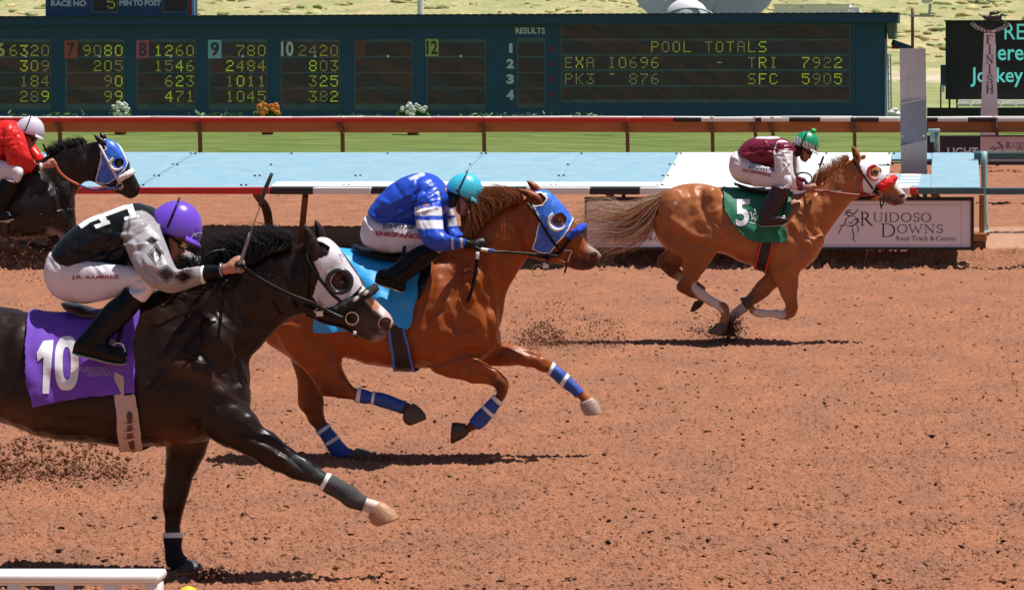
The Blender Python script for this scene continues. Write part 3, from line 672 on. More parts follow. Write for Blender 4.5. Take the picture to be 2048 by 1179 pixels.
# ------------------------------------------------------------------ scoreboard
YS = 84.0
sb = thing('scoreboard', 'long dark blue tote board with yellow lamp figures behind the turf', 'scoreboard', W(900, 262, YS))
def quadbox(P, d, back=.0):
    V = np.array([W(p[0], p[1], YS + back) for p in P]); return np.vstack([V, V + np.array((0, d, 0))]), [[3, 2, 1, 0], [4, 5, 6, 7], [0, 1, 5, 4], [1, 2, 6, 5], [2, 3, 7, 6], [3, 0, 4, 7]]
V, Fc = quadbox([(-260, 46), (1770, 40), (1770, 262), (-260, 262)], 3.0, .06); obj('wall', V, Fc, m_board, sb, smooth=False)
V, Fc = quadbox([(-262, 36), (1796, 27), (1796, 45), (-262, 52)], 3.5, -.35); obj('eave', V, Fc, m_boardd, sb, smooth=False)
V, Fc = quadbox([(-264, 34.2), (1798, 25), (1798, 27), (-264, 36)], 3.6, -.4); obj('roof', V, Fc, m_black, sb, smooth=False)
V, Fc = quadbox([(1771, 40), (1791, 40), (1791, 78), (1776, 78)], 2.8, .2); obj('side_panel', V, Fc, mat('board_side', (.12, .17, .15), .6, var=.3, vscale=5), sb, smooth=False)
for x in np.arange(-255, 1790, 16.0):
    yy = 34.6 - (x + 262) * .0045; V, Fc = bxp(x, yy - 1.2, x + 5, yy + .2, YS - .42, 3.4); obj('roof_rib', V, Fc, m_boardd, sb, smooth=False)
wall_seams = [(1711, 1711.6, 48, 232), (1766, 1766.5, 48, 232)]
for a, b_, c, d in wall_seams:
    V, Fc = bxp(a, c, b_, d, YS + .045, .02); obj('seam', V, Fc, m_boardd, sb, smooth=False)
cell_mesh = {}
def led_cell(x0, y0, x1, y1, par):
    k = (round(x1 - x0, 1), round(y1 - y0, 1)); a = W(x0, y1, YS + .035)
    if k not in cell_mesh:
        V, Fc = box(0, (x1 - x0) * YS / F, 0, .02, 0, (y1 - y0) * YS / F, .004); me = bpy.data.meshes.new('led_cell'); me.from_pydata(V.tolist(), [], Fc); me.materials.append(m_led_off); cell_mesh[k] = me
    o = bpy.data.objects.new('led_cell', cell_mesh[k]); SC.collection.objects.link(o); o.parent = par; o.location = tuple(a - wloc(par)); return o
def led_char(ch, x, y, w, h, par, Y=YS + .03, m=None):
    rows = LED[ch].split(); Vs = []
    for r_, row in enumerate(rows):
        for c_, v in enumerate(row):
            if v == '1':
                cx, cy = x + w * (c_ + .5) / 5, y + h * (r_ + .5) / 7; rx, ry = w / 5 * .34, h / 7 * .34
                Vs.append(bxp(cx - rx, cy - ry, cx + rx, cy + ry, Y - .012, .01))
    V, Fc = cat(Vs); return obj('lamp_figure', V, Fc, m or (m_led_on, m_led_on, m_led_b, m_led_d)[rng.integers(0, 4)], par, smooth=False)
def lcd_panel(x0, x1, y0, y1, rows, cols, cell_rows):
    fr_ = obj('panel_frame', *quadbox([(x0, y0), (x1, y0), (x1, y1), (x0, y1)], .03, .045), m_frame, sb, smooth=False)
    w = (x1 - x0 - 6) / cols
    for (a, b_) in cell_rows:
        for c in range(cols): led_cell(x0 + 3 + w * c + .35, a, x0 + 3 + w * (c + 1) - .35, b_, fr_)
    return fr_
rowY = [(85, 112), (116, 144), (147, 175), (178, 207)]
data = [(-18, 103, ['6320', '309', '184', '289']), (130, 250, ['9080', '205', '90', '99']), (273, 393, ['1260', '1546', '623', '471']), (417, 536, ['780', '2484', '1011', '1045']), (561, 681, ['2420', '803', '325', '382']), (707.5, 826, []), (852.5, 973, [])]
PF = []
for x0, x1, rows in data:
    pf_ = lcd_panel(x0, x1, 78, 221, 4, 5, rowY); PF.append(pf_)
    for k, s in enumerate(rows):
        ty = (90, 120.5, 151, 181.5)[k]
        for i, ch in enumerate(reversed(s)): led_char(ch, x1 - 20.5 - i * 21.2, ty, 15.5, 22.5, pf_)
    V, Fc = ellip(W((x0 + x1) / 2 + 9, 112.5, YS + .0), (.045, .03, .045), 0, 10, 6); obj('lamp', V, Fc, m_white, pf_)
m_gl = bpy.data.materials.new('wavy_plastic'); m_gl.use_nodes = True; _n = m_gl.node_tree; _n.nodes.remove(_n.nodes['Principled BSDF'])
_t = _n.nodes.new('ShaderNodeBsdfTransparent'); _g = _n.nodes.new('ShaderNodeBsdfGlossy'); _g.inputs['Roughness'].default_value = .06; _m = _n.nodes.new('ShaderNodeMixShader'); _m.inputs[0].default_value = .03
_n.links.new(_t.outputs[0], _m.inputs[1]); _n.links.new(_g.outputs[0], _m.inputs[2]); _n.links.new(_m.outputs[0], _n.nodes['Material Output'].inputs[0])
def pane(x0, x1, y0, y1, seed, par):
    rg = np.random.default_rng(seed); nx_, nz_ = max(24, int((x1 - x0) / 4)), 30; a_, b2 = W(x0, y1, YS), W(x1, y0, YS)
    X_, Z_ = np.meshgrid(np.linspace(a_[0], b2[0], nx_), np.linspace(a_[2], b2[2], nz_)); Yp = np.full(X_.shape, YS - .03)
    for k in range(5): Yp += .0045 / (k + 1) * np.sin(X_ * rg.uniform(.5, 2.2) * (k * .7 + 1) + Z_ * rg.uniform(1.5, 4) * (k * .6 + 1) + rg.uniform(0, 6))
    V = np.stack([X_, Yp, Z_], -1).reshape(-1, 3); i_ = np.arange(nx_ * nz_).reshape(nz_, nx_); q_ = np.stack([i_[:-1, :-1], i_[:-1, 1:], i_[1:, 1:], i_[1:, :-1]], -1).reshape(-1, 4)
    return obj('pane', V, q_, m_gl, par)
for k, (x0, x1, rows) in enumerate(data): pane(x0 + 2, x1 - 2, 80, 219, k + 1, PF[k])
pr_ = lcd_panel(1033, 1092, 75, 217, 4, 2, rowY); pane(1035, 1090, 77, 215, 31, pr_)
pm_ = lcd_panel(1121, 1702, 47, 206, 5, 26, [(51, 78), (82, 108), (112, 138), (143, 170), (174, 199)]); pane(1123, 1700, 49, 204, 32, pm_)
for ty, s in ((82.5, '        POOL TOTALS'), (114, 'EXA I0696     -  TRI  7922'), (146.5, 'PK3 ^ 876        SFC  5905')):
    for i, ch in enumerate(s):
        if ch != ' ': led_char(ch, 1129.5 + i * 21.55, ty, 15.5, 22.5, pm_)
def tile(x0, y0, x1, y1, s, col, tcol, tx0=None, tx1=None):
    if col: V, Fc = bxp(x0, y0, x1, y1, YS + .015, .02); t = obj('number_tile', V, Fc, mat('tile_%d_%d' % (int(x0), int(y0)), col, .5), sb, smooth=False)
    if s: letters('number', s, (tx0 or x0 + 5), y0 + 4, (tx1 or x1 - 5), y1 - 4, YS + .008, mat('tn_%d' % int(x0), tcol, .5), sb, .03, .005)
tile(-14, 81, 12, 117, '6', None, (.65, .62, .2), -8, 10); tile(129, 81, 155, 117, '7', (.45, .08, .05), (.05, .02, .02)); tile(272, 81, 298, 117, '8', (.45, .10, .2), (.05, .03, .05))
tile(416, 80, 443, 117, '9', (.22, .55, .72), (.01, .03, .06)); tile(559, 79, 589, 117, '10', None, (.65, .68, .72), 562, 587); tile(710, 80, 731, 110, '', (.14, .045, .05), None); tile(851, 78, 877, 113, '12', (.38, .52, .16), (.01, .02, .01), 853, 875)
m_lt = mat('board_letters', (.62, .68, .75), .5)
letters('letters', 'RESULTS', 1031, 55.5, 1090, 68, YS + .04, m_lt, sb, .03, .01)
for k, (a, b_) in enumerate(((87, 106), (118, 137), (149, 168), (180, 200))):
    letters('letters', '1234'[k], 1013 if k else 1018, a, 1028 if k else 1025, b_, YS + .04, m_lt, sb, .05, .01)
    V, Fc = ellip(W(1105.5, a + 10, YS + .04), (.07, .04, .07), 0, 10, 6); obj('red_lamp', V, Fc, mat('red_lamp', (.35, .01, .02), .4), sb)
rb = thing('race_number_board', 'small blue board on the scoreboard roof with race number and minutes to post', 'sign', W(239, 34, YS + .5))
def q2(n_, x0, y0, x1, y1, m, par, Y, d): V, Fc = bxp(x0, y0, x1, y1, Y, d); return obj(n_, V, Fc, m, par, smooth=False)
q2('panel', 91, -60, 386, 33.4, m_board, rb, YS + .4, .5)
for a, b_ in ((182, 238), (324, 378)): q2('window_frame', a, -40, b_, 29, m_frame, rb, YS + .37, .05); q2('window_pane', a + 5, -36, b_ - 5, 21, m_led_off, rb, YS + .34, .04)
words('letters', 'RACE NO', 102, 1, 172.5, 13, YS + .38, m_lt, rb, .04, .01); words('letters', 'MIN TO POST', 239, .5, 322, 12, YS + .38, m_lt, rb, .04, .01); led_char('5', 214, -4, 16, 22, rb, YS + .33)
q2('side_strip', 379.5, -60, 383, 32, m_red, rb, YS + .35, .04); q2('side_strip', 384, -60, 389, 33, mat('pale_blue', (.25, .42, .55), .5), rb, YS + .35, .06)
# ladder and clutter at the end of the board
ld = thing('ladder', 'white ladder leaning on the right end of the scoreboard', 'ladder', W(1782, 232, YS + .4))
for x in (1776, 1781): V, Fc = beam(W(x, 108, YS + .3), W(x + 2, 250, YS + .3), .05, .05, (0, 1, 0)); obj('rail', V, Fc, m_lilac, ld, smooth=False)
for y in range(120, 232, 14): V, Fc = beam(W(1776.5, y, YS + .3), W(1782, y, YS + .3), .03, .03, (0, 1, 0)); obj('rung', V, Fc, m_lilac, ld, smooth=False)
aw = thing('flag_awning', 'small red and blue awning at the right end of the scoreboard', 'awning', W(1800, 97, YS + 1))
q2('red_strip', 1783, 91, 1800, 98, m_red, aw, YS + 1, .3); V, Fc = beam(W(1786, 85, YS + 1), W(1820, 97, YS + 1.1), .18, .5, (0, 1, 0)); obj('blue_cloth', V, Fc, mat('navy', (.02, .04, .14), .6), aw, smooth=False)
for k, (x, y, r_) in enumerate(((1785, 226, .11), (1793, 229, .1), (1789, 221, .08))):
    V, Fc = ellip(W(x, y, YS - .3), (r_ * 1.4, r_, r_), .2 * k, 12, 8); V += rng.normal(size=V.shape) * .012
    tag(obj('rock', V, Fc, mat('pale_rock', (.7, .68, .66), .8, var=.15)), ('upper of the pale lumps' if k == 2 else 'left pale lump' if k == 0 else 'right pale lump') + ' at the foot of the scoreboard end', 'rock', 'pale lumps by the scoreboard')
# ------------------------------------------------------------------ video board, finish post
vb = thing('video_board', 'black electronic screen with cyan serif words behind the finish post', 'screen', W(1990, 240, 90))
YV = 90.0
q2('screen', 1891, 44, 2240, 199, mat('screen_black', (.008, .008, .012), .35, var=.2), vb, YV, .5); q2('hood', 1889, 40.5, 2242, 43.5, m_black, vb, YV - .3, .8)
m_cy = mat('cyan_lamps', (.1, .55, .5), .5, emit=(.12, .55, .50), estr=.5)
letters('text', 'RE', 2009, 48, 2050, 79, YV - .02, m_cy, vb, .0, .01); letters('text', 'Here', 1968, 88, 2047, 121, YV - .02, m_cy, vb, .01, .01); letters('text', 'Jockey', 1941, 135, 2046, 174, YV - .02, m_cy, vb, .01, .01)
for x in (1897, 1912, 2100): q2('leg', x, 199, x + 4, 252, m_black, vb, YV + .1, .2)
for k in range(8): q2('lamp_tray', 1918 + k * 30, 200 + (k % 2), 1944 + k * 30, 207, m_white, vb, YV - .8, .6); 
for k in range(8): q2('lamp_tray', 1914 + k * 30, 208, 1941 + k * 30, 213, m_white, vb, YV - .9, .6)
gb = thing('utility_box', 'narrow dark green utility box on a post left of the video board', 'box', W(1886, 240, 88))
q2('box', 1881, 130, 1891, 172, m_boardd, gb, 88, .3); q2('leg', 1880, 172, 1883, 255, m_black, gb, 88, .1); q2('meter', 1883.5, 172, 1889, 184, m_white, gb, 87.9, .2)
V, Fc = bxp(1854, 214, 2240, 262, 80, .06); V[:, 2] += .02 * np.sin(V[:, 0] * 2); tag(obj('dark_netting', V, Fc, mat('netting', (.015, .016, .02), .8, var=.3), smooth=False), 'low dark netting fence behind the rail at the finish post', 'fence')
YF = 57.5
fp = thing('finish_post', 'tapered white finish post with stacked black letters and galloping horse emblem', 'post', W(1979, 330, YF))
P = [(1968.5, 66), (1990, 66), (1996.5, 245), (1999, 330), (1958, 330), (1961, 245)]
V = np.array([W(p[0], p[1], YF) for p in P]); V = np.vstack([V, V + np.array((0, .25, 0))]); n = 6
obj('column', V, [list(range(n))[::-1], list(range(n, 2 * n))] + [[i, (i + 1) % n, (i + 1) % n + n, i + n] for i in range(n)], m_lilac, fp, smooth=False)
for k, ch in enumerate('FINISH'):
    y = 71 + k * 19.8; w = 3 if ch == 'I' else 6.8; w = 5 if ch == 'I' else 6.8; serif('letter', ch, 1979.5 - w, y, 1979.5 + w, y + 16.5, YF - .01, m_txt, fp, .01)
arc = []
th = np.radians(np.linspace(200, 340, 24)); V = []
for t in th:
    for (rr) in (1, .8): V.append(W(1980.5 + 43 * rr * math.cos(t), 38 - 27 * rr * math.sin(t) + (0 if rr == 1 else -1), YF - .03))
V = np.array(V); n = len(V); V = np.vstack([V, V + np.array((0, .05, 0))]); Fq = []
for i in range(23):
    a, b_, c, d = 2 * i, 2 * i + 1, 2 * i + 3, 2 * i + 2; Fq += [[a, b_, c, d], [a + n, d + n, c + n, b_ + n], [a, d, d + n, a + n], [b_, b_ + n, c + n, c]]
obj('emblem_arc', V, Fq, m_lilac, fp, smooth=False)
word = 'RUIDOSO DOWNS'
for i, ch in enumerate(word):
    if ch == ' ': continue
    t = R(206 + i * (128 / 12)); cx, cy = 1980.5 + 38.5 * math.cos(t), 38 - 24.5 * math.sin(t); V2, T2 = text_geo(ch, .04); a = -(t - R(270))
    u_ = (V2[:, 0] - .5) * (2.2 if ch == 'I' else 4.6); v_ = (V2[:, 1] - .5) * 6.2; X_ = cx + u_ * math.cos(a) - v_ * math.sin(a); Y_ = cy + u_ * math.sin(a) + v_ * math.cos(a)
    PW = np.array([W(p, q, YF - .04) for p, q in zip(X_, Y_)]); A, B = extrude(PW, T2, np.array([0, .008, 0])); obj('letter', A, B, m_txt, fp, smooth=False)
parts = [loft([(1966, 30, 1966, 36, .03), (1975, 31, 1975, 42, .05), (1986, 32, 1986, 42, .05), (1996, 30, 1997, 40, .05), (2003, 30, 2004, 36, .03)], YF, -.03), loft([(1997, 32, 2000, 39, .04), (2004, 27, 2006, 32, .03), (2012, 31, 2011, 36, .02)], YF, -.03),
         loft([(1972, 36, 1968, 42, .03), (1963, 44, 1966, 48, .02), (1958, 52, 1961, 54, .01)], YF, -.03), loft([(2000, 36, 1996, 42, .03), (2008, 42, 2006, 46, .02), (2014, 44, 2012, 49, .01)], YF, -.03),
         loft([(1957, 26, 1957, 29, .01), (1962, 30, 1962, 33, .02), (1968, 32, 1968, 36, .02)], YF, -.03), loft([(1979, 24, 1978, 32, .04), (1988, 23, 1988, 30, .04), (1994, 24, 1995, 29, .03)], YF, -.03), ellip(W(1996, 25, YF - .03), (.04, .03, .03)),
         loft([(1974, 44, 1986, 44, .03), (1972, 52, 1988, 52, .03), (1970, 60, 1990, 60, .03)], YF, -.03)]
V, Fc = cat(parts); obj('horse_emblem', V, Fc, m_black, fp)
# ------------------------------------------------------------------ things behind the scoreboard
dh = thing('satellite_dish', 'large white satellite dish rising behind the scoreboard', 'dish', W(1415, 40, 96))
def bowl(cx, cy, rx, rz, Y, dep, n=28, k=8):
    V, Fc = [], []; c = W(cx, cy, Y); s = Y / F
    for i in range(k + 1):
        q = i / k
        for j in range(n):
            t = 2 * math.pi * j / n; V.append((c[0] + rx * s * q * math.cos(t), c[1] + dep * (1 - q * q), c[2] + rz * s * q * math.sin(t)))
    for i in range(k):
        for j in range(n): Fc.append([i * n + j, i * n + (j + 1) % n, (i + 1) * n + (j + 1) % n, (i + 1) * n + j])
    return np.array(V), Fc
V, Fc = bowl(1408, -20, 140, 75, 96, 1.3); solid(obj('reflector', V, Fc, mat('dish_white', (.68, .68, .70), .45, var=.08, vscale=1), dh), .05)
q2('mount', 1392, 20, 1424, 70, m_metal, dh, 97.6, .4); V, Fc = tube([W(1330, 0, 95.4), W(1352, -12, 94.8), W(1372, -40, 94)], .05, 6); obj('feed_arm', V, Fc, m_lilac, dh)
for k, (a, b_) in enumerate((((1290, 0), (1330, 40)), ((1440, -10), (1420, 34)), ((1530, 0), (1490, 34)))):
    V, Fc = beam(W(*a, 96.5), W(*b_, 97), .05, .05, (0, 1, 0)); obj('strut', V, Fc, m_metal, dh, smooth=False)
d2 = thing('small_dish', 'smaller white dish with dark rim in front of the large satellite dish', 'dish', W(1375, 40, 92))
V, Fc = ellip(W(1374, 34, 92), (.72, .5, .62), 0, 24, 12); obj('reflector', V, Fc, mat('dish_white', (.68, .68, .70), .45), d2)
V, Fc = torus(W(1380, 42, 91.6), .78, .05, sx=1.15, sz=.55); obj('rim', V, Fc, m_metalb, d2)
tl = thing('trailer', 'white box trailer behind the right part of the scoreboard', 'trailer', W(1640, 60, 100)); q2('body', 1548, 10.5, 1697, 60, m_white, tl, 100, 3); q2('roof_edge', 1546, 8.5, 1699, 11.5, m_lilac, tl, 99.9, 3.2); q2('nose_box', 1697.5, 15.5, 1718, 60, m_lilac, tl, 100.5, 2); q2('vent', 1600, 13, 1606, 15.5, m_metal, tl, 99.85, .1)
pl = thing('pole', 'plain grey pole rising behind the middle of the scoreboard', 'pole', W(841, 60, 110)); V, Fc = tube([W(841, 60, 110), W(841, 20, 110), W(841, -60, 110)], .13, 10); obj('shaft', V, Fc, m_lilac, pl)
lp = thing('light_pole', 'brown pole with cross arm and floodlight right of the scoreboard', 'light pole', W(1825, 200, 95))
V, Fc = tube([W(1825, 16, 95), W(1825, 90, 95), W(1825, 240, 95)], .055, 8); obj('shaft', V, Fc, m_post, lp); V, Fc = beam(W(1819, 32, 94.9), W(1870, 32, 94.9), .07, .07, (0, 1, 0)); obj('cross_arm', V, Fc, m_metal, lp, smooth=False)
V, Fc = tube([W(1858, 31, 94.9), W(1860, 20, 94.9), W(1860, 8, 94.9)], .05, 8); obj('stem', V, Fc, m_metal, lp); V, Fc = ellip(W(1855, 1, 94.9), (.22, .2, .12), .2, 14, 8); obj('floodlight', V, Fc, m_lilac, lp)
# ------------------------------------------------------------------ flowers behind the turf rail
def flowers(cx, colr, label, ww, seed):
    rg = np.random.default_rng(seed); Yp = 80; t = thing('flower_pot', label, 'flowers', W(cx, 270, Yp), 'flower pots behind the turf rail')
    V, Fc = rings_mesh(np.array([W(cx, y, Yp) for y in (271, 262, 240, 238)]), np.array([[r_, 0, 0] for r_ in (.15, .18, .24, .26)]), np.array([[0, r_, 0] for r_ in (.15, .18, .24, .26)]), 14); obj('pot', V, Fc, mat('terracotta', (.35, .13, .06), .8), t)
    Vs, Fs, b = [], [], 0
    for i in range(520):
        a = rg.uniform(0, 6.28); q = rg.random() ** .5; p = W(cx + ww * q * math.cos(a), 226 + 14 * q * math.sin(a) * .9 + 2, Yp + rg.uniform(-.25, .25)); d = rg.normal(size=3); d /= np.linalg.norm(d); e = np.cross(d, rg.normal(size=3)); e /= np.linalg.norm(e) + 1e-6; L = rg.uniform(.05, .12)
        Vs += [p - d * L, p + e * L * .35, p + d * L, p - e * L * .35]; Fs.append([b, b + 1, b + 2, b + 3]); b += 4
    tag(obj('leaf', np.array(Vs), Fs, m_green, t, smooth=False), kind='stuff')
    for i in range(24):
        a = rg.uniform(0, 6.28); q = rg.random() ** .6; px_, py_ = cx + ww * .95 * q * math.cos(a), 219 + 12 * q * math.sin(a); pv = []
        c = W(px_, py_, Yp - .3 + rg.uniform(-.05, .1)); r_ = rg.uniform(.035, .065)
        for k in range(6):
            an = k * 1.047 + i; pv.append(ellip(c + np.array((math.cos(an) * r_ * .7, 0, math.sin(an) * r_ * .7)), (r_ * .6, r_ * .3, r_ * .6), 0, 7, 4))
        V, Fc = cat(pv); obj('blossom', V, Fc, colr, t)
m_wf = mat('white_petal', (.75, .77, .72), .6); m_of = mat('orange_petal', (.8, .25, .03), .6)
flowers(241, m_wf, 'white flowers in a pot left of the orange ones', 20, 1); flowers(535, m_of, 'orange flowers in a pot behind the red rail', 26, 2); flowers(826, m_wf, 'bushy white flowers in a pot right of the orange ones', 30, 3)
Vs, Fs, b = [], [], 0
for i in range(1500):
    cx = rng.choice([20, 120, 150, 420, 440, 950, 970, 1010, 1060, 1150, 1180, 700]) + rng.normal() * 22; p = W(cx, 240 - abs(rng.normal()) * 5, 79); d = rng.normal(size=3) * .05; e = rng.normal(size=3) * .03
    Vs += [p - d, p + e, p + d, p - e]; Fs.append([b, b + 1, b + 2, b + 3]); b += 4
tag(obj('low_plants', np.array(Vs), Fs, mat('pale_leaf', (.12, .2, .09), .7), smooth=False), kind='stuff')
# ------------------------------------------------------------------ foreground
wr = thing('white_rail', 'white slotted plastic rail end at the lower left corner', 'rail', W(160, 1250, 12.5))
YW = 12.5
m_plw = mat('white_plastic', (.80, .79, .77), .35, var=.05, vscale=6, bump=.08, bscale=15)
V, Fc = bxp(-200, 1148, 316, 1166, YW, .15, .012); obj('top_beam', V, Fc, m_plw, wr)
V, Fc = bxp(-200, 1166.3, 312, 1170, YW + .02, .1, .004); obj('slot_rim', V, Fc, m_plw, wr, smooth=False)
for x0, x1 in ((-200, -70), (-60, -20), (13, 38), (108, 134), (206, 232), (290, 316)):
    V, Fc = bxp(x0, 1166, x1, 1400, YW + .01, .1, .01); obj('slat', V, Fc, m_plw, wr)
for k, (cx, cy, r_, lb) in enumerate(((376, 1196, .054, 'yellow rounded post top beside the white rail'), (1523, 1201, .046, 'yellow rounded post top at the bottom edge, far from the white rail'))):
    t = thing('yellow_post', lb, 'post', W(cx, 1300, YW)); V, Fc = ellip(W(cx, cy, YW), (r_, r_, r_ * 1.05), 0, 20, 12); obj('ball_cap', V, Fc, mat('yellow_plastic', (.8, .5, .03), .35), t)
    V, Fc = tube([W(cx, cy + 8, YW), W(cx, cy + 60, YW), W(cx, 1400, YW)], r_ * .7, 12); obj('shaft', V, Fc, mat('yellow_plastic'), t)
# ------------------------------------------------------------------ horses
m_coat_dark = mat('dark_coat', (.03, .015, .01), .35, vcol=True, var=.28, vscale=10, bump=.2, bscale=150, bdist=.005, spec=.24, rvar=.08)
m_coat_red = mat('chestnut_coat', (.2, .06, .02), .38, vcol=True, var=.18, vscale=9, bump=.2, bscale=150, bdist=.005, spec=.27, rvar=.08)
m_hair = mat('hair', (.1, .05, .02), .5, vcol=True, spec=.3)
m_hoof = mat('hoof', (.10, .075, .055), .55, vcol=True, var=.25, vscale=30, bump=.3, bscale=60)
m_leather = mat('black_leather', (.006, .006, .006), .34, spec=.2, var=.3, vscale=20, bump=.15, bscale=120)
m_steel = mat('steel', (.62, .58, .5), .25, metal=1.0)
m_eye = mat('eye', (.006, .004, .003), .05, coat=1.0)
m_mouth = mat('nostril', (.05, .012, .01), .7)
BLK, WHT = (.012, .010, .010), (.62, .56, .52)

def horse(d):
    Y0 = d['Y']; t = thing('horse', d['label'], 'horse', W(*d['base'], Y0))
    parts = [loft(d['torso'], Y0, egg=.16, n=28, sq=.92), loft(d['neck'], Y0, egg=-.05, n=24), loft(d['head'], Y0, egg=-.10, n=24, sq=.9)]
    for leg in d['legs']:
        parts.append(loft(leg['r'], Y0, dy=leg['dy'], n=18))
        r0 = leg['r'][0]
    for (c, rr, rot, dy) in d.get('muscle', []):
        s = Y0 / F; parts.append(ellip(W(c[0], c[1], Y0 + dy), (rr[0] * s, rr[2], rr[1] * s), R(-rot)))
    V, T = remesh(parts, d.get('vox', .0105), d.get('sm', 9), .55)
    V = stroke_disp(V, T, Y0, [(p_, r_, h_ * d.get('gain', 1.3)) for p_, r_, h_ in d.get('strokes', [])])
    V = lap(V, T, 1, .4); sg = np.where(V[:, 1] < Y0, 0, 7.3); V = V + normals(V, T) * (.0016 * sample(N3, V[:, 0] + 60 + sg, V[:, 2] * 1.0 + 9, DX * .8) + .0026 * sample(N4, V[:, 0] + 50 + sg, V[:, 2] + 5, DX * .22))[:, None] * np.clip(np.abs(V[:, 1:2] - Y0) / .05, 0, 1)
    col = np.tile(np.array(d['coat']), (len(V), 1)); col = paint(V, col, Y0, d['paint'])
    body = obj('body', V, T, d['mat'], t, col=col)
    # ears
    for e in d['ears']:
        base, tip, wd, dy, c = e; b0 = np.array(base, float); t0 = np.array(tip, float); ax = t0 - b0; L = np.linalg.norm(ax); ax /= L; nn = np.array((-ax[1], ax[0])); ribs = []
        for k, (q, w) in enumerate(((-.15, .5), (0, .8), (.25, 1), (.5, .92), (.75, .6), (.93, .25), (1, .05))):
            p = b0 + ax * L * q + nn * math.sin(q * 2.6) * wd * .12; ribs.append((p[0] + nn[0] * wd * w / 2, p[1] + nn[1] * wd * w / 2, p[0] - nn[0] * wd * w / 2, p[1] - nn[1] * wd * w / 2, .012 + .018 * w, dy))
        Ve, Fe = loft(ribs, Y0, n=14); ce = np.tile(np.array(c), (len(Ve), 1)); 
        P = projf(Ve, Y0 + dy); q = ((P - b0) @ ax) / L; side = np.abs((P - b0 - np.outer(q * L, ax)) @ nn)
        inn = (Ve[:, 1] < Y0 + dy) & (side < wd * .22) & (q > .1) & (q < .85); ce[inn] = ce[inn] * .3
        obj('ear', Ve, Fe, d['mat'], t, col=ce)
    B = bvh(V, T)
    def hit(px, py, lift=0.0):
        w = W(px, py, Y0); o_ = Vector((0, 0, H)); dr = (Vector(w) - o_).normalized(); h = B.ray_cast(o_, dr)
        return np.array((h[0] if h[0] is not None else Vector(w)) - dr * lift)
    s = Y0 / F
    for (ex, ey) in [d['eye']]:
        p = hit(ex, ey, -.010); Ve, Fe = ellip(p, (.025, .020, .022), 0, 16, 10); obj('eye', Ve, Fe, m_eye, t)
        Ve, Fe = torus(p + np.array((0, -.008, .002)), .026, .0045, sx=1.1, sz=.85, n=14, k=6, a0=5, a1=175); obj('eyelid', Ve, Fe, d['mat'], t, col=np.tile(np.array(d['coat']) * .5, (len(Ve), 1)))
    nx, ny, nw, nh, nr = d['nostril']
    p = hit(nx, ny, -.002); Ve, Fe = ellip(p, (nw * s, .012, nh * s), R(-nr), 18, 8); obj('nostril', Ve, Fe, m_mouth, t)
    Ve, Fe = torus((0, 0, 0), 1, .10, n=18, k=6, a0=-20, a1=215); Ve = Ve * np.array((nw * s * 1.1, nw * s, nh * s * 1.1)); ca, sa = math.cos(R(-nr)), math.sin(R(-nr))
    Ve = np.stack([Ve[:, 0] * ca - Ve[:, 2] * sa, Ve[:, 1], Ve[:, 0] * sa + Ve[:, 2] * ca], 1) + p - np.array((0, .004, 0)); obj('nostril_rim', Ve, Fe, d['mat'], t, col=np.tile(np.array(d.get('nosecol', (.2, .15, .13))), (len(Ve), 1)))
    if 'mouth' in d:
        Ve, Fe = tube([hit(a, b, .001) for a, b in d['mouth']], .0045, 6, 3); obj('mouth_line', Ve, Fe, m_mouth, t)
    for hf in d['hooves']:
        ribs, dy, c = hf; Ve, Fe = loft(ribs, Y0, dy=dy, n=18, m=3, sq=.85, grow=.003); obj('hoof', Ve, Fe, m_hoof, t, col=np.tile(np.array(c), (len(Ve), 1)))
    # hair
    for nm, g in (('mane', d.get('mane')), ('tail', d.get('tail')), ('forelock', d.get('forelock'))):
        if g:
            Vh, Fh, Ch = hair(g['g'], g['n'], Y0, g.get('r', .003), g.get('jit', 4), g['c'], g.get('dyj', .03), g.get('seed', 3), g.get('wav', 3), g.get('lenv', .4))
            obj(nm, Vh, Fh, m_hair, t, col=Ch, smooth=True)
    def shell(name, poly, off, m, holes=(), near=None, parent=None, th=.003, col=None, sm=0, rim=None, flare=None, ylim=None):
        par = parent or t; P = projt(V) if near == 'far' else proj(V, Y0); g = sdf(P, poly)
        for (hx, hy, hr) in holes: g = np.maximum(g, hr - np.hypot(P[:, 0] - hx, P[:, 1] - hy))
        if rim: g = np.maximum(g, -(sdf(P, poly) + rim))
        if near == 'near': g = np.maximum(g, (V[:, 1] - Y0) * 500)
        if near == 'far': g = np.maximum(g, (Y0 - V[:, 1]) * 500)
        if ylim is not None: g = np.maximum(g, (V[:, 1] - ylim) * 500)
        # only the part of the mesh around the patch
        N = normals(V, T); V2 = V + N * off; m_ = (g[T] < 0).any(1); Tm = T[m_]; u, inv = np.unique(Tm, return_inverse=True)
        Vc, Tc = clip(V2[u], inv.reshape(-1, 3), g[u])
        if len(Tc) == 0: print('EMPTY', name); return None, None, None
        if sm: Vc = lap(Vc, Tc, sm, .4)
        if flare: Vc = flare(Vc)
        o = obj(name, Vc, Tc, m, par); 
        if th: solid(o, th, 1.0)
        return o, Vc, Tc
    d['shell'] = shell; d['hit'] = hit; d['t'] = t; d['V'], d['T'] = V, T
    for wdef in d.get('wraps', []): shell('leg_wrap', wdef[0], .007, wdef[1], near=wdef[2], th=.002, sm=1)
    for wdef in d.get('bands', []): shell('wrap_band', wdef[0], .0105, wdef[1], near=wdef[2], th=.002)
    return d
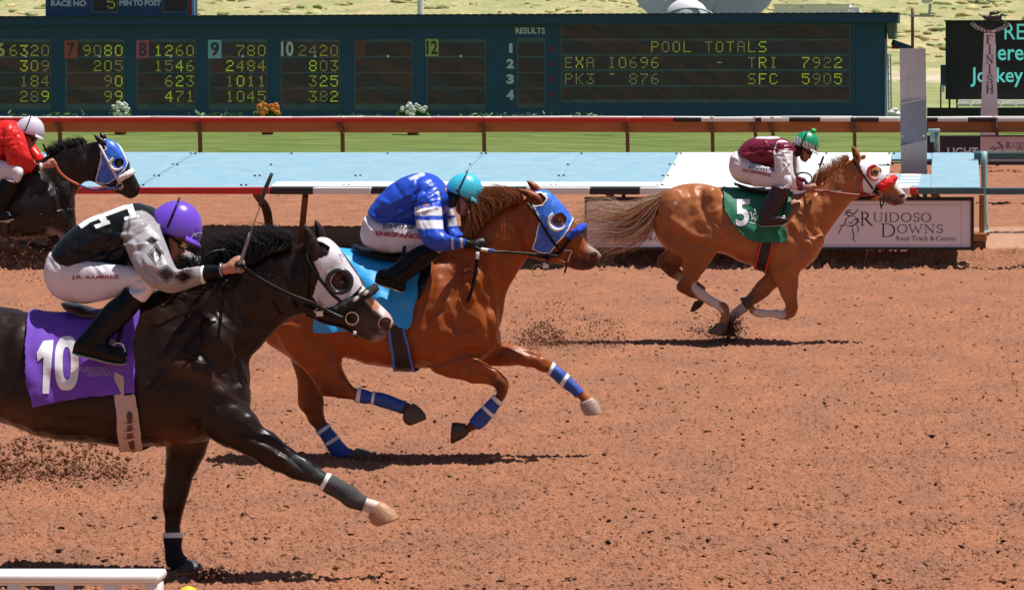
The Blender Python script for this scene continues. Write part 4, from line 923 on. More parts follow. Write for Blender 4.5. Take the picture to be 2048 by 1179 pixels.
def strap(d, name, pts, r, m, parent=None, flat=1.0, lift=.003):
    P = [d['hit'](p[0], p[1], lift) if len(p) == 2 else W(p[0], p[1], d['Y'] + p[2]) for p in catmull(pts, 4).tolist()] if len(pts[0]) == 2 else [W(p[0], p[1], d['Y'] + p[2]) for p in pts]
    V, Fc = tube(P, r, 12, 5); V = np.array(V); V = V + (rng.normal(size=V.shape) * r * .13 if ('fleece' in name or r > .02) else 0); return obj(name, V, Fc, m, parent or d['t'])

# ---- 1 dark bay, number 10
h1 = horse(dict(gain=1.05, Y=F / 368, base=(330, 1149), label='dark brown horse nearest the camera with silver blinker hood and purple cloth', mat=m_coat_dark, coat=(.017, .0075, .0048), vox=.0078,
  torso=[(-335, 700, -340, 780, .06), (-310, 640, -315, 850, .17), (-250, 600, -255, 885, .26), (-170, 590, -170, 880, .28), (-80, 600, -85, 855, .275), (0, 614, 0, 840, .275), (80, 628, 75, 868, .295), (160, 630, 158, 882, .30), (230, 618, 232, 889, .29), (290, 598, 302, 892, .265), (350, 580, 372, 890, .24), (400, 585, 428, 876, .21), (445, 640, 472, 850, .17), (480, 715, 496, 815, .11)],
  neck=[(270, 590, 470, 860, .18), (330, 575, 498, 780, .16), (390, 560, 499, 722, .13), (450, 545, 519, 697, .105), (510, 522, 545, 667, .092), (560, 500, 580, 637, .085), (600, 489, 616, 626, .08)],
  head=[(582, 498, 592, 622, .055), (600, 488, 604, 618, .06), (626, 481, 617, 626, .085), (655, 480, 642, 644, .09), (686, 513, 668, 652, .085), (715, 556, 698, 664, .068), (744, 592, 720, 674, .054), (764, 612, 738, 682, .048), (780, 628, 756, 683, .042), (788, 644, 772, 674, .022)],
  legs=[dict(dy=-.13, r=[(330, 800, 455, 745, .10), (390, 850, 480, 790, .115), (440, 888, 520, 842, .095), (485, 905, 556, 876, .08), (540, 938, 594, 905, .062), (588, 958, 626, 926, .054), (620, 966, 654, 946, .05), (642, 977, 664, 955, .036), (676, 996, 694, 970, .033), (704, 1013, 724, 987, .037), (722, 1020, 742, 997, .031), (742, 1030, 762, 1003, .034)]),
        dict(dy=.15, r=[(310, 800, 440, 800, .12), (322, 850, 425, 850, .11), (331, 900, 412, 895, .085), (330, 945, 394, 940, .066), (327, 990, 376, 990, .056), (326, 1020, 367, 1020, .053), (329, 1045, 363, 1045, .045), (331, 1070, 360, 1070, .034), (332, 1100, 361, 1098, .034), (333, 1122, 367, 1113, .038), (343, 1138, 372, 1116, .034), (358, 1142, 380, 1124, .033)]),
        dict(dy=-.13, r=[(-330, 760, -190, 760, .13), (-345, 830, -215, 850, .11), (-380, 900, -270, 910, .08), (-420, 960, -365, 985, .055), (-470, 1010, -445, 1035, .038), (-520, 1060, -500, 1080, .034), (-550, 1100, -520, 1110, .036)]),
        dict(dy=.13, r=[(-300, 760, -170, 760, .13), (-290, 840, -170, 830, .11), (-250, 920, -160, 900, .08), (-230, 980, -180, 975, .055), (-215, 1040, -180, 1040, .035), (-205, 1090, -170, 1085, .034), (-190, 1130, -160, 1120, .036)])],
  muscle=[((385, 770), (62, 78, .12), 20, -.14), ((425, 700), (46, 80, .10), 12, -.10), ((470, 800), (30, 45, .10), 0, -.07), ((560, 590), (22, 52, .03), -30, -.07)],
  strokes=[([(300, 760), (360, 700), (395, 650)], 10, -.012), ([(395, 690), (440, 760), (480, 812)], 12, -.012), ([(340, 720), (400, 745), (450, 790), (478, 810)], 14, .014), ([(420, 650), (460, 700), (490, 770)], 15, .012), ([(436, 640), (470, 690), (498, 745)], 10, -.006),
           ([(385, 860), (440, 800), (500, 812)], 9, -.007), ([(470, 860), (530, 880), (585, 912)], 6, -.008), ([(500, 835), (560, 872), (610, 915)], 9, .008), ([(495, 880), (545, 905), (590, 935)], 8, .007), ([(560, 905), (590, 925), (620, 950)], 4, -.006), ([(518, 880), (560, 900), (600, 934)], 4, -.005),
           ([(640, 560), (640, 610), (655, 640)], 9, -.004), ([(655, 600), (665, 635), (650, 645)], 14, .005), ([(700, 600), (730, 632), (756, 645)], 7, -.005), ([(520, 560), (560, 600), (600, 620)], 14, .008), ([(450, 600), (520, 650), (540, 665)], 10, -.007), ([(590, 510), (600, 560), (605, 610)], 8, -.008),
           ([(40, 850), (120, 840), (220, 860)], 14, -.006), ([(0, 700), (30, 760), (40, 820)], 20, -.01), ([(350, 700), (395, 715), (430, 745), (470, 760)], 3.5, .004), ([(420, 665), (455, 690), (485, 730)], 4, .005), ([(405, 740), (440, 770), (470, 800)], 4, .005), ([(430, 620), (450, 650), (480, 670), (495, 700)], 3.5, .004), ([(445, 600), (470, 640), (500, 665)], 3, .004), ([(460, 590), (490, 630), (515, 650)], 3, -.003), ([(480, 875), (530, 900), (580, 925)], 3, .004), ([(530, 870), (580, 900), (620, 930)], 3, .003), ([(655, 620), (680, 640), (700, 655)], 3, .003), ([(715, 640), (735, 655), (745, 670)], 3, -.003), ([(300, 820), (310, 860), (330, 885)], 12, -.008)],
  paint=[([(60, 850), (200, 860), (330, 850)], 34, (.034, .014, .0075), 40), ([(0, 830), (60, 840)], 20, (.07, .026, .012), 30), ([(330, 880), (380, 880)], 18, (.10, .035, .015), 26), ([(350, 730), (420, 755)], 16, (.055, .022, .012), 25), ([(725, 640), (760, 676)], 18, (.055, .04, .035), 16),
         ([(698, 540), (720, 562), (744, 592), (776, 622), (786, 634)], 15, (.74, .65, .61), 4), ([(776, 628), (786, 646)], 9, (.55, .40, .36), 4), ([(742, 600), (752, 612)], 8, (.5, .22, .13), 5), ([(765, 668), (752, 680)], 7, (.22, .17, .15), 7), ([(683, 560)], 15, (.085, .032, .018), 4),
         ([(640, 990), (700, 1000), (722, 1003)], 30, (.028, .027, .03), 6, 'near'), ([(590, 925), (655, 960)], 16, (.03, .032, .036), 10, 'near'), ([(744, 1008), (768, 1020)], 24, (.62, .48, .42), 4, 'near'), ([(345, 1080), (346, 1125)], 26, (.014, .013, .018), 5, 'far')],
  ears=[((628, 520), (607, 449), 32, -.055, (.028, .015, .011)), ((644, 492), (629, 440), 24, .055, (.022, .012, .010))],
  eye=(683, 563), nostril=(770, 645, 12, 10, -25), nosecol=(.45, .33, .30), mouth=[(777, 668), (762, 668), (748, 660), (736, 650)],
  hooves=[([(739, 1028, 760, 1003, .034), (741, 1038, 774, 1010, .043), (747, 1047, 789, 1023, .05), (756, 1051, 798, 1036, .052)], -.13, (.42, .22, .12)), ([(350, 1140, 372, 1118, .034), (358, 1150, 390, 1122, .045), (370, 1156, 404, 1132, .05)], .15, (.05, .045, .05))],
  mane=dict(n=900, r=.0035, jit=8, wav=9, dyj=.035, lenv=.45, seed=4, c=((.008, .007, .007), (.012, .009, .008), (.02, .014, .011)),
            g=[[(330, 580, -.02), (312, 560, 0), (280, 575, 0)], [(380, 560, -.03), (370, 530, -.02), (345, 520, 0)], [(430, 548, -.03), (420, 510, -.02), (395, 492, 0)], [(470, 538, -.03), (470, 500, -.02), (440, 478, 0), (400, 470, 0)], [(510, 522, -.03), (520, 482, -.02), (480, 468, 0), (440, 460, 0)], [(555, 502, -.02), (575, 485, 0), (545, 462, 0), (500, 462, 0)], [(588, 492, 0), (582, 470, 0), (562, 466, 0), (540, 455, .02)]]),
  wraps=[([(642, 986), (662, 950), (735, 992), (722, 1028)], mat('dark_wrap', (.060, .058, .062), .8, spec=.2, var=.15, vscale=30, bump=.3, bscale=90), 'near'), ([(322, 1064), (370, 1064), (376, 1112), (362, 1135), (322, 1128)], mat('dark_wrap2', (.018, .015, .024), .8, spec=.2, bump=.3, bscale=90), 'far')],
  bands=[([(638, 976), (652, 948), (662, 951), (646, 981)], m_white, 'near'), ([(322, 1064), (370, 1064), (370, 1074), (322, 1074)], m_white, 'far')]))
# ---- 2 chestnut
CH = (.27, .063, .011)
m_bluewrap = mat('blue_wrap', (.02, .07, .36), .55, var=.15, vscale=20, bump=.3, bscale=80)
h2 = horse(dict(Y=F / 287, base=(690, 919), label='bright chestnut horse in the middle with blue blinker hood and blue leg wraps', mat=m_coat_red, coat=CH, vox=.0095,
  torso=[(512, 590, 515, 640, .06), (528, 550, 538, 685, .14), (562, 518, 582, 716, .22), (602, 502, 622, 736, .26), (645, 497, 665, 712, .27), (690, 502, 702, 716, .28), (750, 515, 750, 731, .285), (805, 515, 803, 735, .285), (850, 510, 856, 736, .275), (890, 508, 902, 738, .25), (925, 520, 948, 728, .215), (955, 560, 982, 708, .17), (982, 610, 1002, 690, .115)],
  neck=[(850, 512, 970, 720, .16), (885, 500, 1001, 650, .135), (915, 480, 1012, 590, .112), (948, 452, 1030, 555, .10), (985, 424, 1044, 532, .09), (1022, 405, 1054, 519, .083)],
  head=[(1018, 412, 1032, 512, .055), (1040, 402, 1050, 512, .06), (1064, 388, 1066, 518, .085), (1090, 383, 1086, 521, .09), (1112, 400, 1106, 526, .085), (1134, 426, 1124, 530, .072), (1155, 458, 1140, 536, .056), (1175, 485, 1157, 541, .048), (1194, 499, 1178, 540, .043), (1204, 511, 1192, 533, .024)],
  legs=[dict(dy=-.13, r=[(530, 640, 680, 650, .14), (570, 700, 682, 700, .13), (606, 736, 684, 730, .11), (630, 768, 692, 752, .085), (642, 788, 702, 768, .062), (655, 793, 708, 774, .048), (686, 796, 716, 777, .036), (712, 801, 724, 779, .03), (745, 807, 753, 786, .028), (775, 816, 784, 793, .032), (794, 822, 800, 798, .034), (806, 828, 818, 806, .028), (818, 838, 836, 818, .033)]),
        dict(dy=.15, r=[(545, 660, 665, 680, .13), (580, 718, 656, 715, .10), (592, 746, 646, 748, .078), (595, 785, 646, 783, .056), (597, 813, 648, 812, .05), (615, 838, 650, 830, .04), (636, 864, 656, 848, .033), (652, 888, 672, 870, .031), (664, 908, 692, 892, .035), (674, 916, 704, 900, .035), (698, 916, 716, 898, .03)]),
        dict(dy=-.13, r=[(850, 690, 960, 650, .11), (861, 738, 930, 692, .11), (897, 753, 942, 712, .088), (942, 764, 970, 724, .068), (978, 768, 1004, 746, .055), (990, 777, 1017, 764, .05), (992, 788, 1014, 790, .045), (984, 791, 1002, 806, .036), (968, 812, 987, 829, .031), (950, 829, 971, 847, .034), (940, 840, 957, 857, .033), (928, 850, 940, 865, .028), (912, 848, 926, 872, .036)]),
        dict(dy=.13, r=[(930, 700, 990, 660, .11), (975, 728, 992, 676, .095), (1012, 731, 1031, 689, .075), (1053, 734, 1071, 700, .056), (1084, 743, 1100, 719, .045), (1097, 748, 1109, 729, .035), (1118, 766, 1131, 748, .03), (1138, 784, 1151, 766, .032), (1150, 792, 1163, 778, .033), (1160, 798, 1174, 790, .026), (1163, 806, 1188, 802, .034)])],
  muscle=[((905, 660), (50, 62, .11), 10, -.12), ((935, 590), (30, 62, .09), 20, -.10), ((975, 650), (22, 42, .09), 0, -.06), ((975, 640), (20, 40, .08), 0, .07), ((1065, 475), (20, 36, .03), -20, -.065), ((600, 600), (60, 70, .1), 0, -.15)],
  strokes=[([(878, 560), (870, 620), (880, 660)], 9, .008), ([(940, 560), (965, 620), (985, 680)], 7, -.014), ([(880, 620), (905, 655), (940, 660)], 8, -.008), ([(925, 545), (950, 600), (975, 655)], 13, .012), ([(985, 560), (990, 620), (992, 680)], 6, .010), ([(1003, 590), (998, 640)], 5, -.006),
           ([(860, 735), (910, 712), (950, 700)], 8, -.014), ([(926, 708), (950, 722), (990, 742)], 6, .010), ([(920, 722), (955, 742), (985, 756)], 4, -.008), ([(1000, 690), (1040, 706), (1075, 718)], 5, -.008), ([(1000, 715), (1035, 722)], 6, .008), ([(1030, 690), (1070, 705), (1100, 722)], 6, .006),
           ([(1050, 420), (1058, 470), (1062, 510)], 8, -.010), ([(1000, 450), (985, 500), (975, 545)], 12, .010), ([(950, 480), (965, 540), (990, 600)], 9, -.006), ([(1080, 500), (1100, 520)], 8, .005), ([(1130, 490), (1155, 505), (1180, 522)], 6, -.005), ([(1100, 450), (1105, 500)], 6, -.003),
           ([(670, 697), (660, 720), (640, 760)], 8, -.010), ([(590, 700), (625, 740), (640, 790)], 7, -.010), ([(800, 560), (810, 640), (820, 720)], 14, -.004), ([(845, 600), (860, 680), (858, 730)], 10, -.006), ([(895, 600), (910, 640), (935, 665), (960, 670)], 4, .005), ([(900, 690), (930, 660), (955, 650)], 4, -.005), ([(955, 560), (975, 600), (980, 640)], 3.5, .005), ([(1090, 500), (1105, 515), (1120, 520)], 3, .003), ([(1140, 480), (1150, 500), (1160, 515)], 2.5, .003), ([(940, 715), (965, 730), (990, 748)], 2.5, .004), ([(1040, 700), (1065, 712), (1090, 728)], 2.5, .004), ([(610, 720), (640, 760), (660, 780)], 4, .004), ([(1000, 470), (995, 520), (1000, 560)], 5, -.004)],
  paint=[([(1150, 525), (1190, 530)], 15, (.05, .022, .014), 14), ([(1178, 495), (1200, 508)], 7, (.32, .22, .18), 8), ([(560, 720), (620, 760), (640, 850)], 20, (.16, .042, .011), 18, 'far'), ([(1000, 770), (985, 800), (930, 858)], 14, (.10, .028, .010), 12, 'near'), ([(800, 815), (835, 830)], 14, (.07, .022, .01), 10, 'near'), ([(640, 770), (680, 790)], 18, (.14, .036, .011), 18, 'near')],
  ears=[((1086, 407), (1036, 379), 21, -.05, CH), ((1078, 386), (1053, 362), 17, .055, CH)],
  eye=(1116, 444), nostril=(1186, 511, 9.5, 6.5, -20), nosecol=(.34, .25, .22), mouth=[(1192, 528), (1178, 529), (1164, 524), (1150, 516)],
  hooves=[([(808, 824, 826, 806, .031), (806, 836, 840, 816, .040), (812, 846, 850, 828, .046), (820, 850, 852, 838, .044)], -.13, (.09, .055, .04)), ([(696, 914, 712, 896, .034), (710, 920, 732, 900, .042), (732, 922, 748, 908, .044)], .15, (.12, .10, .10)),
          ([(930, 847, 936, 867, .032), (916, 845, 925, 876, .042), (905, 845, 903, 886, .047)], -.13, (.05, .035, .028)), ([(1160, 805, 1184, 794, .034), (1163, 817, 1194, 804, .042), (1170, 828, 1201, 820, .047), (1176, 830, 1202, 826, .046)], .13, (.40, .30, .24))],
  mane=dict(n=1500, r=.0024, jit=5, wav=7, dyj=.04, lenv=.45, seed=8, c=((.24, .062, .014), (.30, .09, .02), (.16, .04, .011), (.34, .12, .035)),
            g=[[(928, 500, -.03), (930, 475, -.04), (938, 445, -.02)], [(945, 475, -.04), (940, 452, -.05), (944, 420, -.04), (952, 400, 0)], [(965, 452, -.05), (958, 430, -.05), (950, 405, -.03), (938, 392, 0)], [(990, 428, -.04), (990, 405, -.03), (960, 388, 0), (935, 384, 0)], [(1020, 410, -.03), (1025, 392, -.02), (990, 382, 0), (955, 378, 0)], [(1048, 402, 0), (1040, 388, 0), (1010, 380, 0), (985, 374, 0)]]),
  wraps=[([(716, 772), (820, 792), (799, 832), (708, 806)], m_bluewrap, 'near'), ([(630, 862), (660, 840), (708, 905), (692, 940), (668, 920)], m_bluewrap, 'far'), ([(984, 787), (1006, 806), (964, 866), (938, 840)], m_bluewrap, 'near'), ([(1110, 722), (1170, 779), (1150, 797), (1090, 752)], m_bluewrap, 'far')],
  bands=[([(716, 770), (723, 774), (719, 810), (711, 806)], m_white, 'near'), ([(746, 782), (752, 783), (747, 812), (741, 810)], m_white, 'near'), ([(632, 865), (660, 845), (662, 851), (636, 871)], m_white, 'far'), ([(650, 886), (678, 868), (681, 875), (654, 892)], m_white, 'far'),
         ([(981, 783), (1003, 802), (999, 810), (977, 789)], m_white, 'near'), ([(964, 806), (988, 828), (984, 834), (960, 812)], m_white, 'near'), ([(1106, 722), (1112, 728), (1099, 752), (1093, 748)], m_white, 'far'), ([(1134, 745), (1139, 750), (1126, 774), (1119, 768)], m_white, 'far')]))
# ---- 3 sorrel leader
SO = (.355, .122, .043)
h3 = horse(dict(Y=F / 205, base=(1440, 684), gain=1.15, label='light sorrel horse in the lead with white hood, green cloth and streaming pale tail', mat=m_coat_red, coat=SO, vox=.011,
  torso=[(1307, 425, 1308, 456, .06), (1314, 400, 1320, 486, .15), (1336, 380, 1348, 508, .22), (1366, 368, 1384, 520, .26), (1405, 367, 1425, 506, .27), (1440, 375, 1448, 508, .275), (1480, 382, 1485, 524, .285), (1520, 385, 1525, 538, .285), (1560, 385, 1565, 545, .27), (1595, 388, 1602, 540, .235), (1620, 402, 1630, 520, .185), (1640, 432, 1648, 488, .11)],
  neck=[(1570, 388, 1632, 515, .155), (1600, 386, 1648, 478, .13), (1628, 372, 1667, 450, .11), (1652, 350, 1686, 424, .095), (1676, 333, 1703, 404, .086), (1700, 319, 1715, 398, .08)],
  head=[(1694, 320, 1706, 396, .06), (1712, 319, 1720, 398, .08), (1732, 325, 1734, 398, .088), (1752, 331, 1749, 400, .08), (1770, 343, 1762, 403, .066), (1786, 358, 1775, 407, .053), (1800, 374, 1788, 412, .046), (1811, 387, 1798, 410, .038), (1815, 394, 1807, 406, .022)],
  legs=[dict(dy=-.13, r=[(1305, 430, 1440, 440, .12), (1325, 484, 1434, 490, .115), (1358, 510, 1422, 518, .10), (1366, 534, 1410, 541, .078), (1361, 554, 1398, 560, .062), (1352, 570, 1392, 566, .05), (1358, 584, 1396, 571, .044), (1384, 595, 1403, 575, .034), (1405, 604, 1420, 587, .029), (1424, 614, 1440, 600, .029), (1440, 624, 1456, 610, .033), (1442, 635, 1461, 627, .031), (1434, 648, 1456, 646, .032)]),
        dict(dy=.15, r=[(1330, 470, 1410, 470, .11), (1330, 498, 1395, 502, .09), (1318, 512, 1366, 532, .07), (1313, 528, 1346, 530, .05), (1328, 546, 1346, 522, .037), (1352, 560, 1364, 540, .029), (1378, 574, 1388, 556, .029), (1398, 592, 1411, 574, .033), (1392, 602, 1410, 596, .03)]),
        dict(dy=-.13, r=[(1530, 500, 1650, 470, .11), (1540, 530, 1625, 520, .10), (1545, 545, 1600, 545, .08), (1553, 570, 1597, 568, .058), (1563, 594, 1596, 594, .05), (1570, 608, 1597, 610, .046), (1568, 618, 1592, 632, .042), (1558, 620, 1566, 638, .034), (1540, 618, 1540, 635, .027), (1522, 617, 1520, 636, .03), (1509, 614, 1509, 633, .031), (1506, 607, 1497, 622, .027)]),
        dict(dy=.14, r=[(1550, 500, 1620, 510, .10), (1538, 528, 1585, 540, .08), (1528, 548, 1562, 566, .062), (1510, 568, 1538, 590, .05), (1495, 588, 1515, 606, .043), (1484, 602, 1500, 617, .035), (1467, 616, 1481, 631, .028), (1456, 628, 1470, 640, .031), (1450, 645, 1468, 650, .03), (1446, 660, 1468, 664, .034)])],
  muscle=[((1590, 470), (34, 48, .10), 8, -.12), ((1622, 430), (22, 45, .08), 15, -.09), ((1355, 430), (42, 55, .12), -10, -.15), ((1420, 430), (30, 60, .1), 0, -.15), ((1712, 370), (14, 26, .03), -20, -.06), ((1395, 490), (40, 45, .11), 0, -.13)],
  strokes=[([(1345, 440), (1385, 470), (1425, 480)], 7, .020), ([(1340, 452), (1380, 482), (1430, 492)], 5, -.016), ([(1400, 380), (1405, 420), (1425, 455), (1440, 475)], 6, -.014), ([(1418, 430), (1430, 442), (1440, 452)], 3, -.016), ([(1425, 385), (1432, 420)], 8, .010),
           ([(1320, 410), (1318, 440), (1330, 480)], 7, -.008), ([(1375, 385), (1380, 420), (1390, 450)], 9, -.008), ([(1585, 445), (1605, 475), (1635, 500)], 5, .014), ([(1580, 455), (1600, 490), (1632, 512)], 4, -.012), ([(1600, 420), (1622, 460), (1640, 495)], 5, -.012), ([(1615, 415), (1632, 455), (1645, 480)], 6, .014),
           ([(1570, 440), (1565, 480), (1570, 520)], 7, -.006), ([(1706, 330), (1712, 360), (1716, 392)], 5, -.008), ([(1640, 375), (1650, 400), (1655, 440)], 7, .008), ([(1745, 385), (1758, 398)], 6, .005), ([(1770, 375), (1790, 392)], 5, -.005), ([(1370, 520), (1375, 550)], 5, -.008), ([(1560, 545), (1570, 590)], 4, -.006), ([(1440, 480), (1455, 505)], 7, -.01)],
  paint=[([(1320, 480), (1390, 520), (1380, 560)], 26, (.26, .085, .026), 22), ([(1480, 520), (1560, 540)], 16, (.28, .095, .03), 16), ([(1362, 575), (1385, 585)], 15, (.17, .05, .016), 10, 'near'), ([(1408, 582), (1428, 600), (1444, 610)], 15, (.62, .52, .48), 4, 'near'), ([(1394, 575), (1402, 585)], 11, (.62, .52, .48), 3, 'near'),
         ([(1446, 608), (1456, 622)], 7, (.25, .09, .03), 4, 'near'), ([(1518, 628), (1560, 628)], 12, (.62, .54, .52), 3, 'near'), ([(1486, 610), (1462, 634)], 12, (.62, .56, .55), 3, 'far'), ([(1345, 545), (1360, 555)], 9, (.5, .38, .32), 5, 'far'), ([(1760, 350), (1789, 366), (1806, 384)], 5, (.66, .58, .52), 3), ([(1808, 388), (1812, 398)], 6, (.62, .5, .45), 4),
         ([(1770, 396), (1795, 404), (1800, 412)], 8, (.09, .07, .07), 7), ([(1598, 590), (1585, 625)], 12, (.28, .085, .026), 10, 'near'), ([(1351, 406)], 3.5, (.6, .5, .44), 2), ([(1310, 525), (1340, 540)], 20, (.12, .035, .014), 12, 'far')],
  ears=[((1716, 322), (1703, 291), 16, -.05, SO), ((1722, 317), (1731, 309), 10, .05, SO)],
  eye=(1751, 345), nostril=(1803.5, 391.5, 7, 4, -12), nosecol=(.6, .5, .48), mouth=[(1808, 405), (1796, 408), (1785, 400), (1776, 396)],
  hooves=[([(1434, 646, 1456, 645, .033), (1424, 656, 1452, 660, .04), (1416, 664, 1446, 672, .045)], -.13, (.12, .08, .06)), ([(1390, 602, 1410, 600, .034), (1385, 611, 1402, 613, .042), (1381, 622, 1387, 623, .04)], .15, (.035, .022, .018)),
          ([(1506, 605, 1496, 618, .03), (1507, 595, 1488, 611, .038), (1506, 591, 1480, 596, .042)], -.13, (.045, .03, .028)), ([(1446, 658, 1468, 662, .036), (1444, 670, 1474, 672, .044)], .14, (.08, .06, .05))],
  mane=dict(n=600, r=.0032, jit=3.5, wav=4, dyj=.035, lenv=.5, seed=5, c=((.32, .10, .03), (.26, .075, .022), (.40, .16, .06)), g=[[(1612, 385, -.03), (1622, 365, -.03), (1634, 348, 0)], [(1635, 368, -.03), (1640, 345, -.02), (1648, 330, 0)], [(1655, 350, -.03), (1662, 332, -.02), (1660, 316, 0)], [(1680, 334, -.02), (1680, 322, 0), (1668, 314, 0)], [(1698, 320, 0), (1695, 312, 0), (1684, 313, 0)]]),
  tail=dict(n=1150, r=.0028, jit=12, wav=17, dyj=.08, lenv=.8, seed=9, c=((.66, .44, .30), (.50, .25, .15), (.30, .13, .07), (.85, .72, .56), (.14, .08, .05), (.56, .27, .14), (.80, .60, .44)),
            g=[[(1330, 388, 0), (1295, 400, 0), (1250, 415, 0), (1205, 408, 0), (1160, 420, 0), (1130, 430, 0)], [(1325, 393, 0), (1290, 410, 0), (1245, 430, 0), (1200, 428, 0), (1155, 440, 0), (1120, 455, 0)], [(1320, 397, 0), (1290, 425, 0), (1250, 450, 0), (1205, 450, 0), (1160, 462, 0), (1125, 480, 0)],
               [(1317, 402, 0), (1300, 440, 0), (1265, 468, 0), (1225, 475, 0), (1185, 490, 0), (1150, 505, 0)], [(1315, 406, 0), (1306, 450, 0), (1285, 478, 0), (1250, 495, 0), (1215, 510, 0), (1190, 535, 0)]])))
# ---- 4 black horse at the left edge
BK = (.016, .012, .012)
h4 = horse(dict(gain=.8, Y=F / 205, base=(60, 684), label='black horse entering at the left edge with blue and white blinker hood', mat=m_coat_dark, coat=BK, vox=.0125,
  torso=[(-190, 400, -188, 430, .08), (-175, 365, -170, 455, .17), (-140, 345, -135, 470, .25), (-90, 345, -90, 468, .27), (-40, 350, -40, 472, .28), (10, 345, 10, 476, .28), (50, 332, 55, 478, .265), (85, 325, 95, 474, .235), (112, 345, 125, 465, .18), (134, 385, 147, 448, .11)],
  neck=[(60, 330, 135, 460, .155), (85, 316, 148, 425, .13), (112, 302, 150, 392, .105), (138, 288, 166, 366, .092), (166, 282, 186, 362, .084)],
  head=[(158, 290, 172, 360, .055), (182, 284, 190, 366, .06), (200, 282, 204, 374, .082), (220, 281, 218, 380, .088), (238, 294, 231, 386, .08), (254, 324, 243, 390, .062), (266, 345, 253, 396, .05), (275, 362, 263, 398, .043), (282, 378, 274, 393, .024)],
  legs=[dict(dy=-.12, r=[(90, 430, 150, 415, .10), (103, 450, 150, 440, .08), (115, 470, 150, 468, .06), (122, 488, 148, 492, .048), (112, 500, 130, 515, .035), (92, 498, 98, 515, .028), (70, 490, 72, 506, .03), (56, 488, 54, 500, .028)]),
        dict(dy=.12, r=[(80, 430, 140, 420, .1), (90, 455, 135, 445, .07), (96, 478, 130, 468, .05), (92, 490, 105, 502, .035), (72, 484, 74, 498, .03), (50, 482, 50, 494, .028)]),
        dict(dy=-.12, r=[(-190, 410, -110, 410, .14), (-190, 460, -125, 470, .11), (-180, 510, -140, 520, .07), (-190, 550, -160, 560, .045), (-170, 590, -155, 600, .03), (-140, 630, -125, 630, .03)])],
  muscle=[((90, 420), (34, 45, .11), 8, -.12), ((125, 395), (20, 40, .08), 15, -.08), ((205, 345), (14, 26, .03), -20, -.06)],
  strokes=[([(60, 340), (85, 370), (110, 400)], 7, .012), ([(45, 400), (80, 380), (115, 350)], 8, -.012), ([(115, 375), (130, 405), (142, 440)], 5, -.014), ([(95, 385), (115, 415), (130, 440)], 7, .012), ([(150, 310), (160, 340), (168, 360)], 8, .008), ([(100, 320), (120, 350), (145, 380)], 7, -.008)],
  paint=[([(100, 350), (60, 330)], 18, (.026, .02, .018), 20), ([(100, 462), (135, 478)], 7, (.16, .15, .15), 5, 'near')],
  ears=[((214, 297), (187, 270), 15, -.05, BK), ((210, 282), (199, 265), 12, .055, BK)],
  eye=(237, 326), nostril=(274, 376, 6, 4.5, -25), nosecol=(.05, .04, .04), mouth=[(277, 388), (268, 389), (260, 384)], hooves=[([(60, 486, 58, 502, .03), (48, 484, 44, 502, .04), (40, 482, 38, 500, .04)], -.12, (.03, .025, .025))],
  mane=dict(n=300, r=.005, jit=4, wav=4, dyj=.03, lenv=.5, seed=6, c=((.009, .008, .008), (.02, .017, .016)), g=[[(100, 312, -.02), (92, 300, -.02), (84, 306, 0)], [(120, 300, -.02), (112, 292, -.02), (98, 292, 0)], [(145, 288, -.02), (138, 282, 0), (120, 284, 0)], [(175, 284, 0), (165, 277, 0), (148, 278, 0)]])))

# ------------------------------------------------------------------ hoods, bridles, reins
def eyecup(d, c, ro, ri, m, a0=0, a1=360, name='eye_cup', out=.02):
    p = d['hit'](c[0], c[1], .004); s = d['Y'] / F; V, Fc = torus(p, (ro + ri) / 2 * s, (ro - ri) / 2 * s, n=28, k=8, a0=a0, a1=a1)
    V[:, 1] = p[1] + (V[:, 1] - p[1]) * 1.2
    # follow the slant of the cheek
    g = d['hit'](c[0] + ro * .8, c[1], 0)[1] - d['hit'](c[0] - ro * .8, c[1], 0)[1]; V[:, 1] += (V[:, 0] - p[0]) / (1.6 * ro * s) * np.clip(g, -.05, .05)
    V[:, 1] -= out * .4; return obj(name, V, Fc, m, d['t'])
hood1 = [(630, 484), (640, 477), (656, 478), (668, 486), (679, 503), (700, 535), (715, 556), (723, 572), (704, 592), (680, 603), (668, 613), (653, 615), (638, 608), (626, 592), (634, 562), (640, 548), (628, 524), (638, 517), (654, 511), (658, 498), (646, 489)]
m_silver = mat('silver_cloth', (.62, .59, .63), .38, var=.10, vscale=14, bump=.35, bscale=26)
m_blk_sat = mat('black_rubber', (.015, .015, .018), .3)
_hd = h1['shell']('blinker_hood', hood1, .010, m_silver, holes=[(681, 562, 17)], th=.004, sm=2)[0]
eyecup(h1, (680, 562), 27, 18, m_blk_sat, name='eye_cup', out=.03); h1['shell']('hood_trim', hood1, .0125, mat('grey_trim', (.05, .05, .055), .5), rim=1.7, th=.002, parent=_hd)
strap(h1, 'cheek_strap', [(609, 494), (617, 524), (630, 545), (648, 568), (664, 588), (680, 602), (688, 622)], .0085, m_leather, lift=.016)
strap(h1, 'throat_strap', [(618, 524), (618, 560), (615, 600), (612, 625)], .006, m_leather, lift=.006)
strap(h1, 'halter_strap', [(608, 612), (632, 622), (660, 632), (690, 640), (700, 640)], .013, m_leather, lift=.012)
strap(h1, 'jaw_strap', [(612, 628), (650, 645), (690, 655), (712, 672)], .007, m_leather, lift=.006)
strap(h1, 'noseband', [(664, 624, -.098), (688, 612, -.102), (712, 600, -.092), (730, 590, -.075), (744, 580, -.04), (749, 576, .0), (744, 580, .05), (720, 596, .09)], .024, mat('black_fleece', (.01, .01, .011), .85, bump=1, bscale=60))
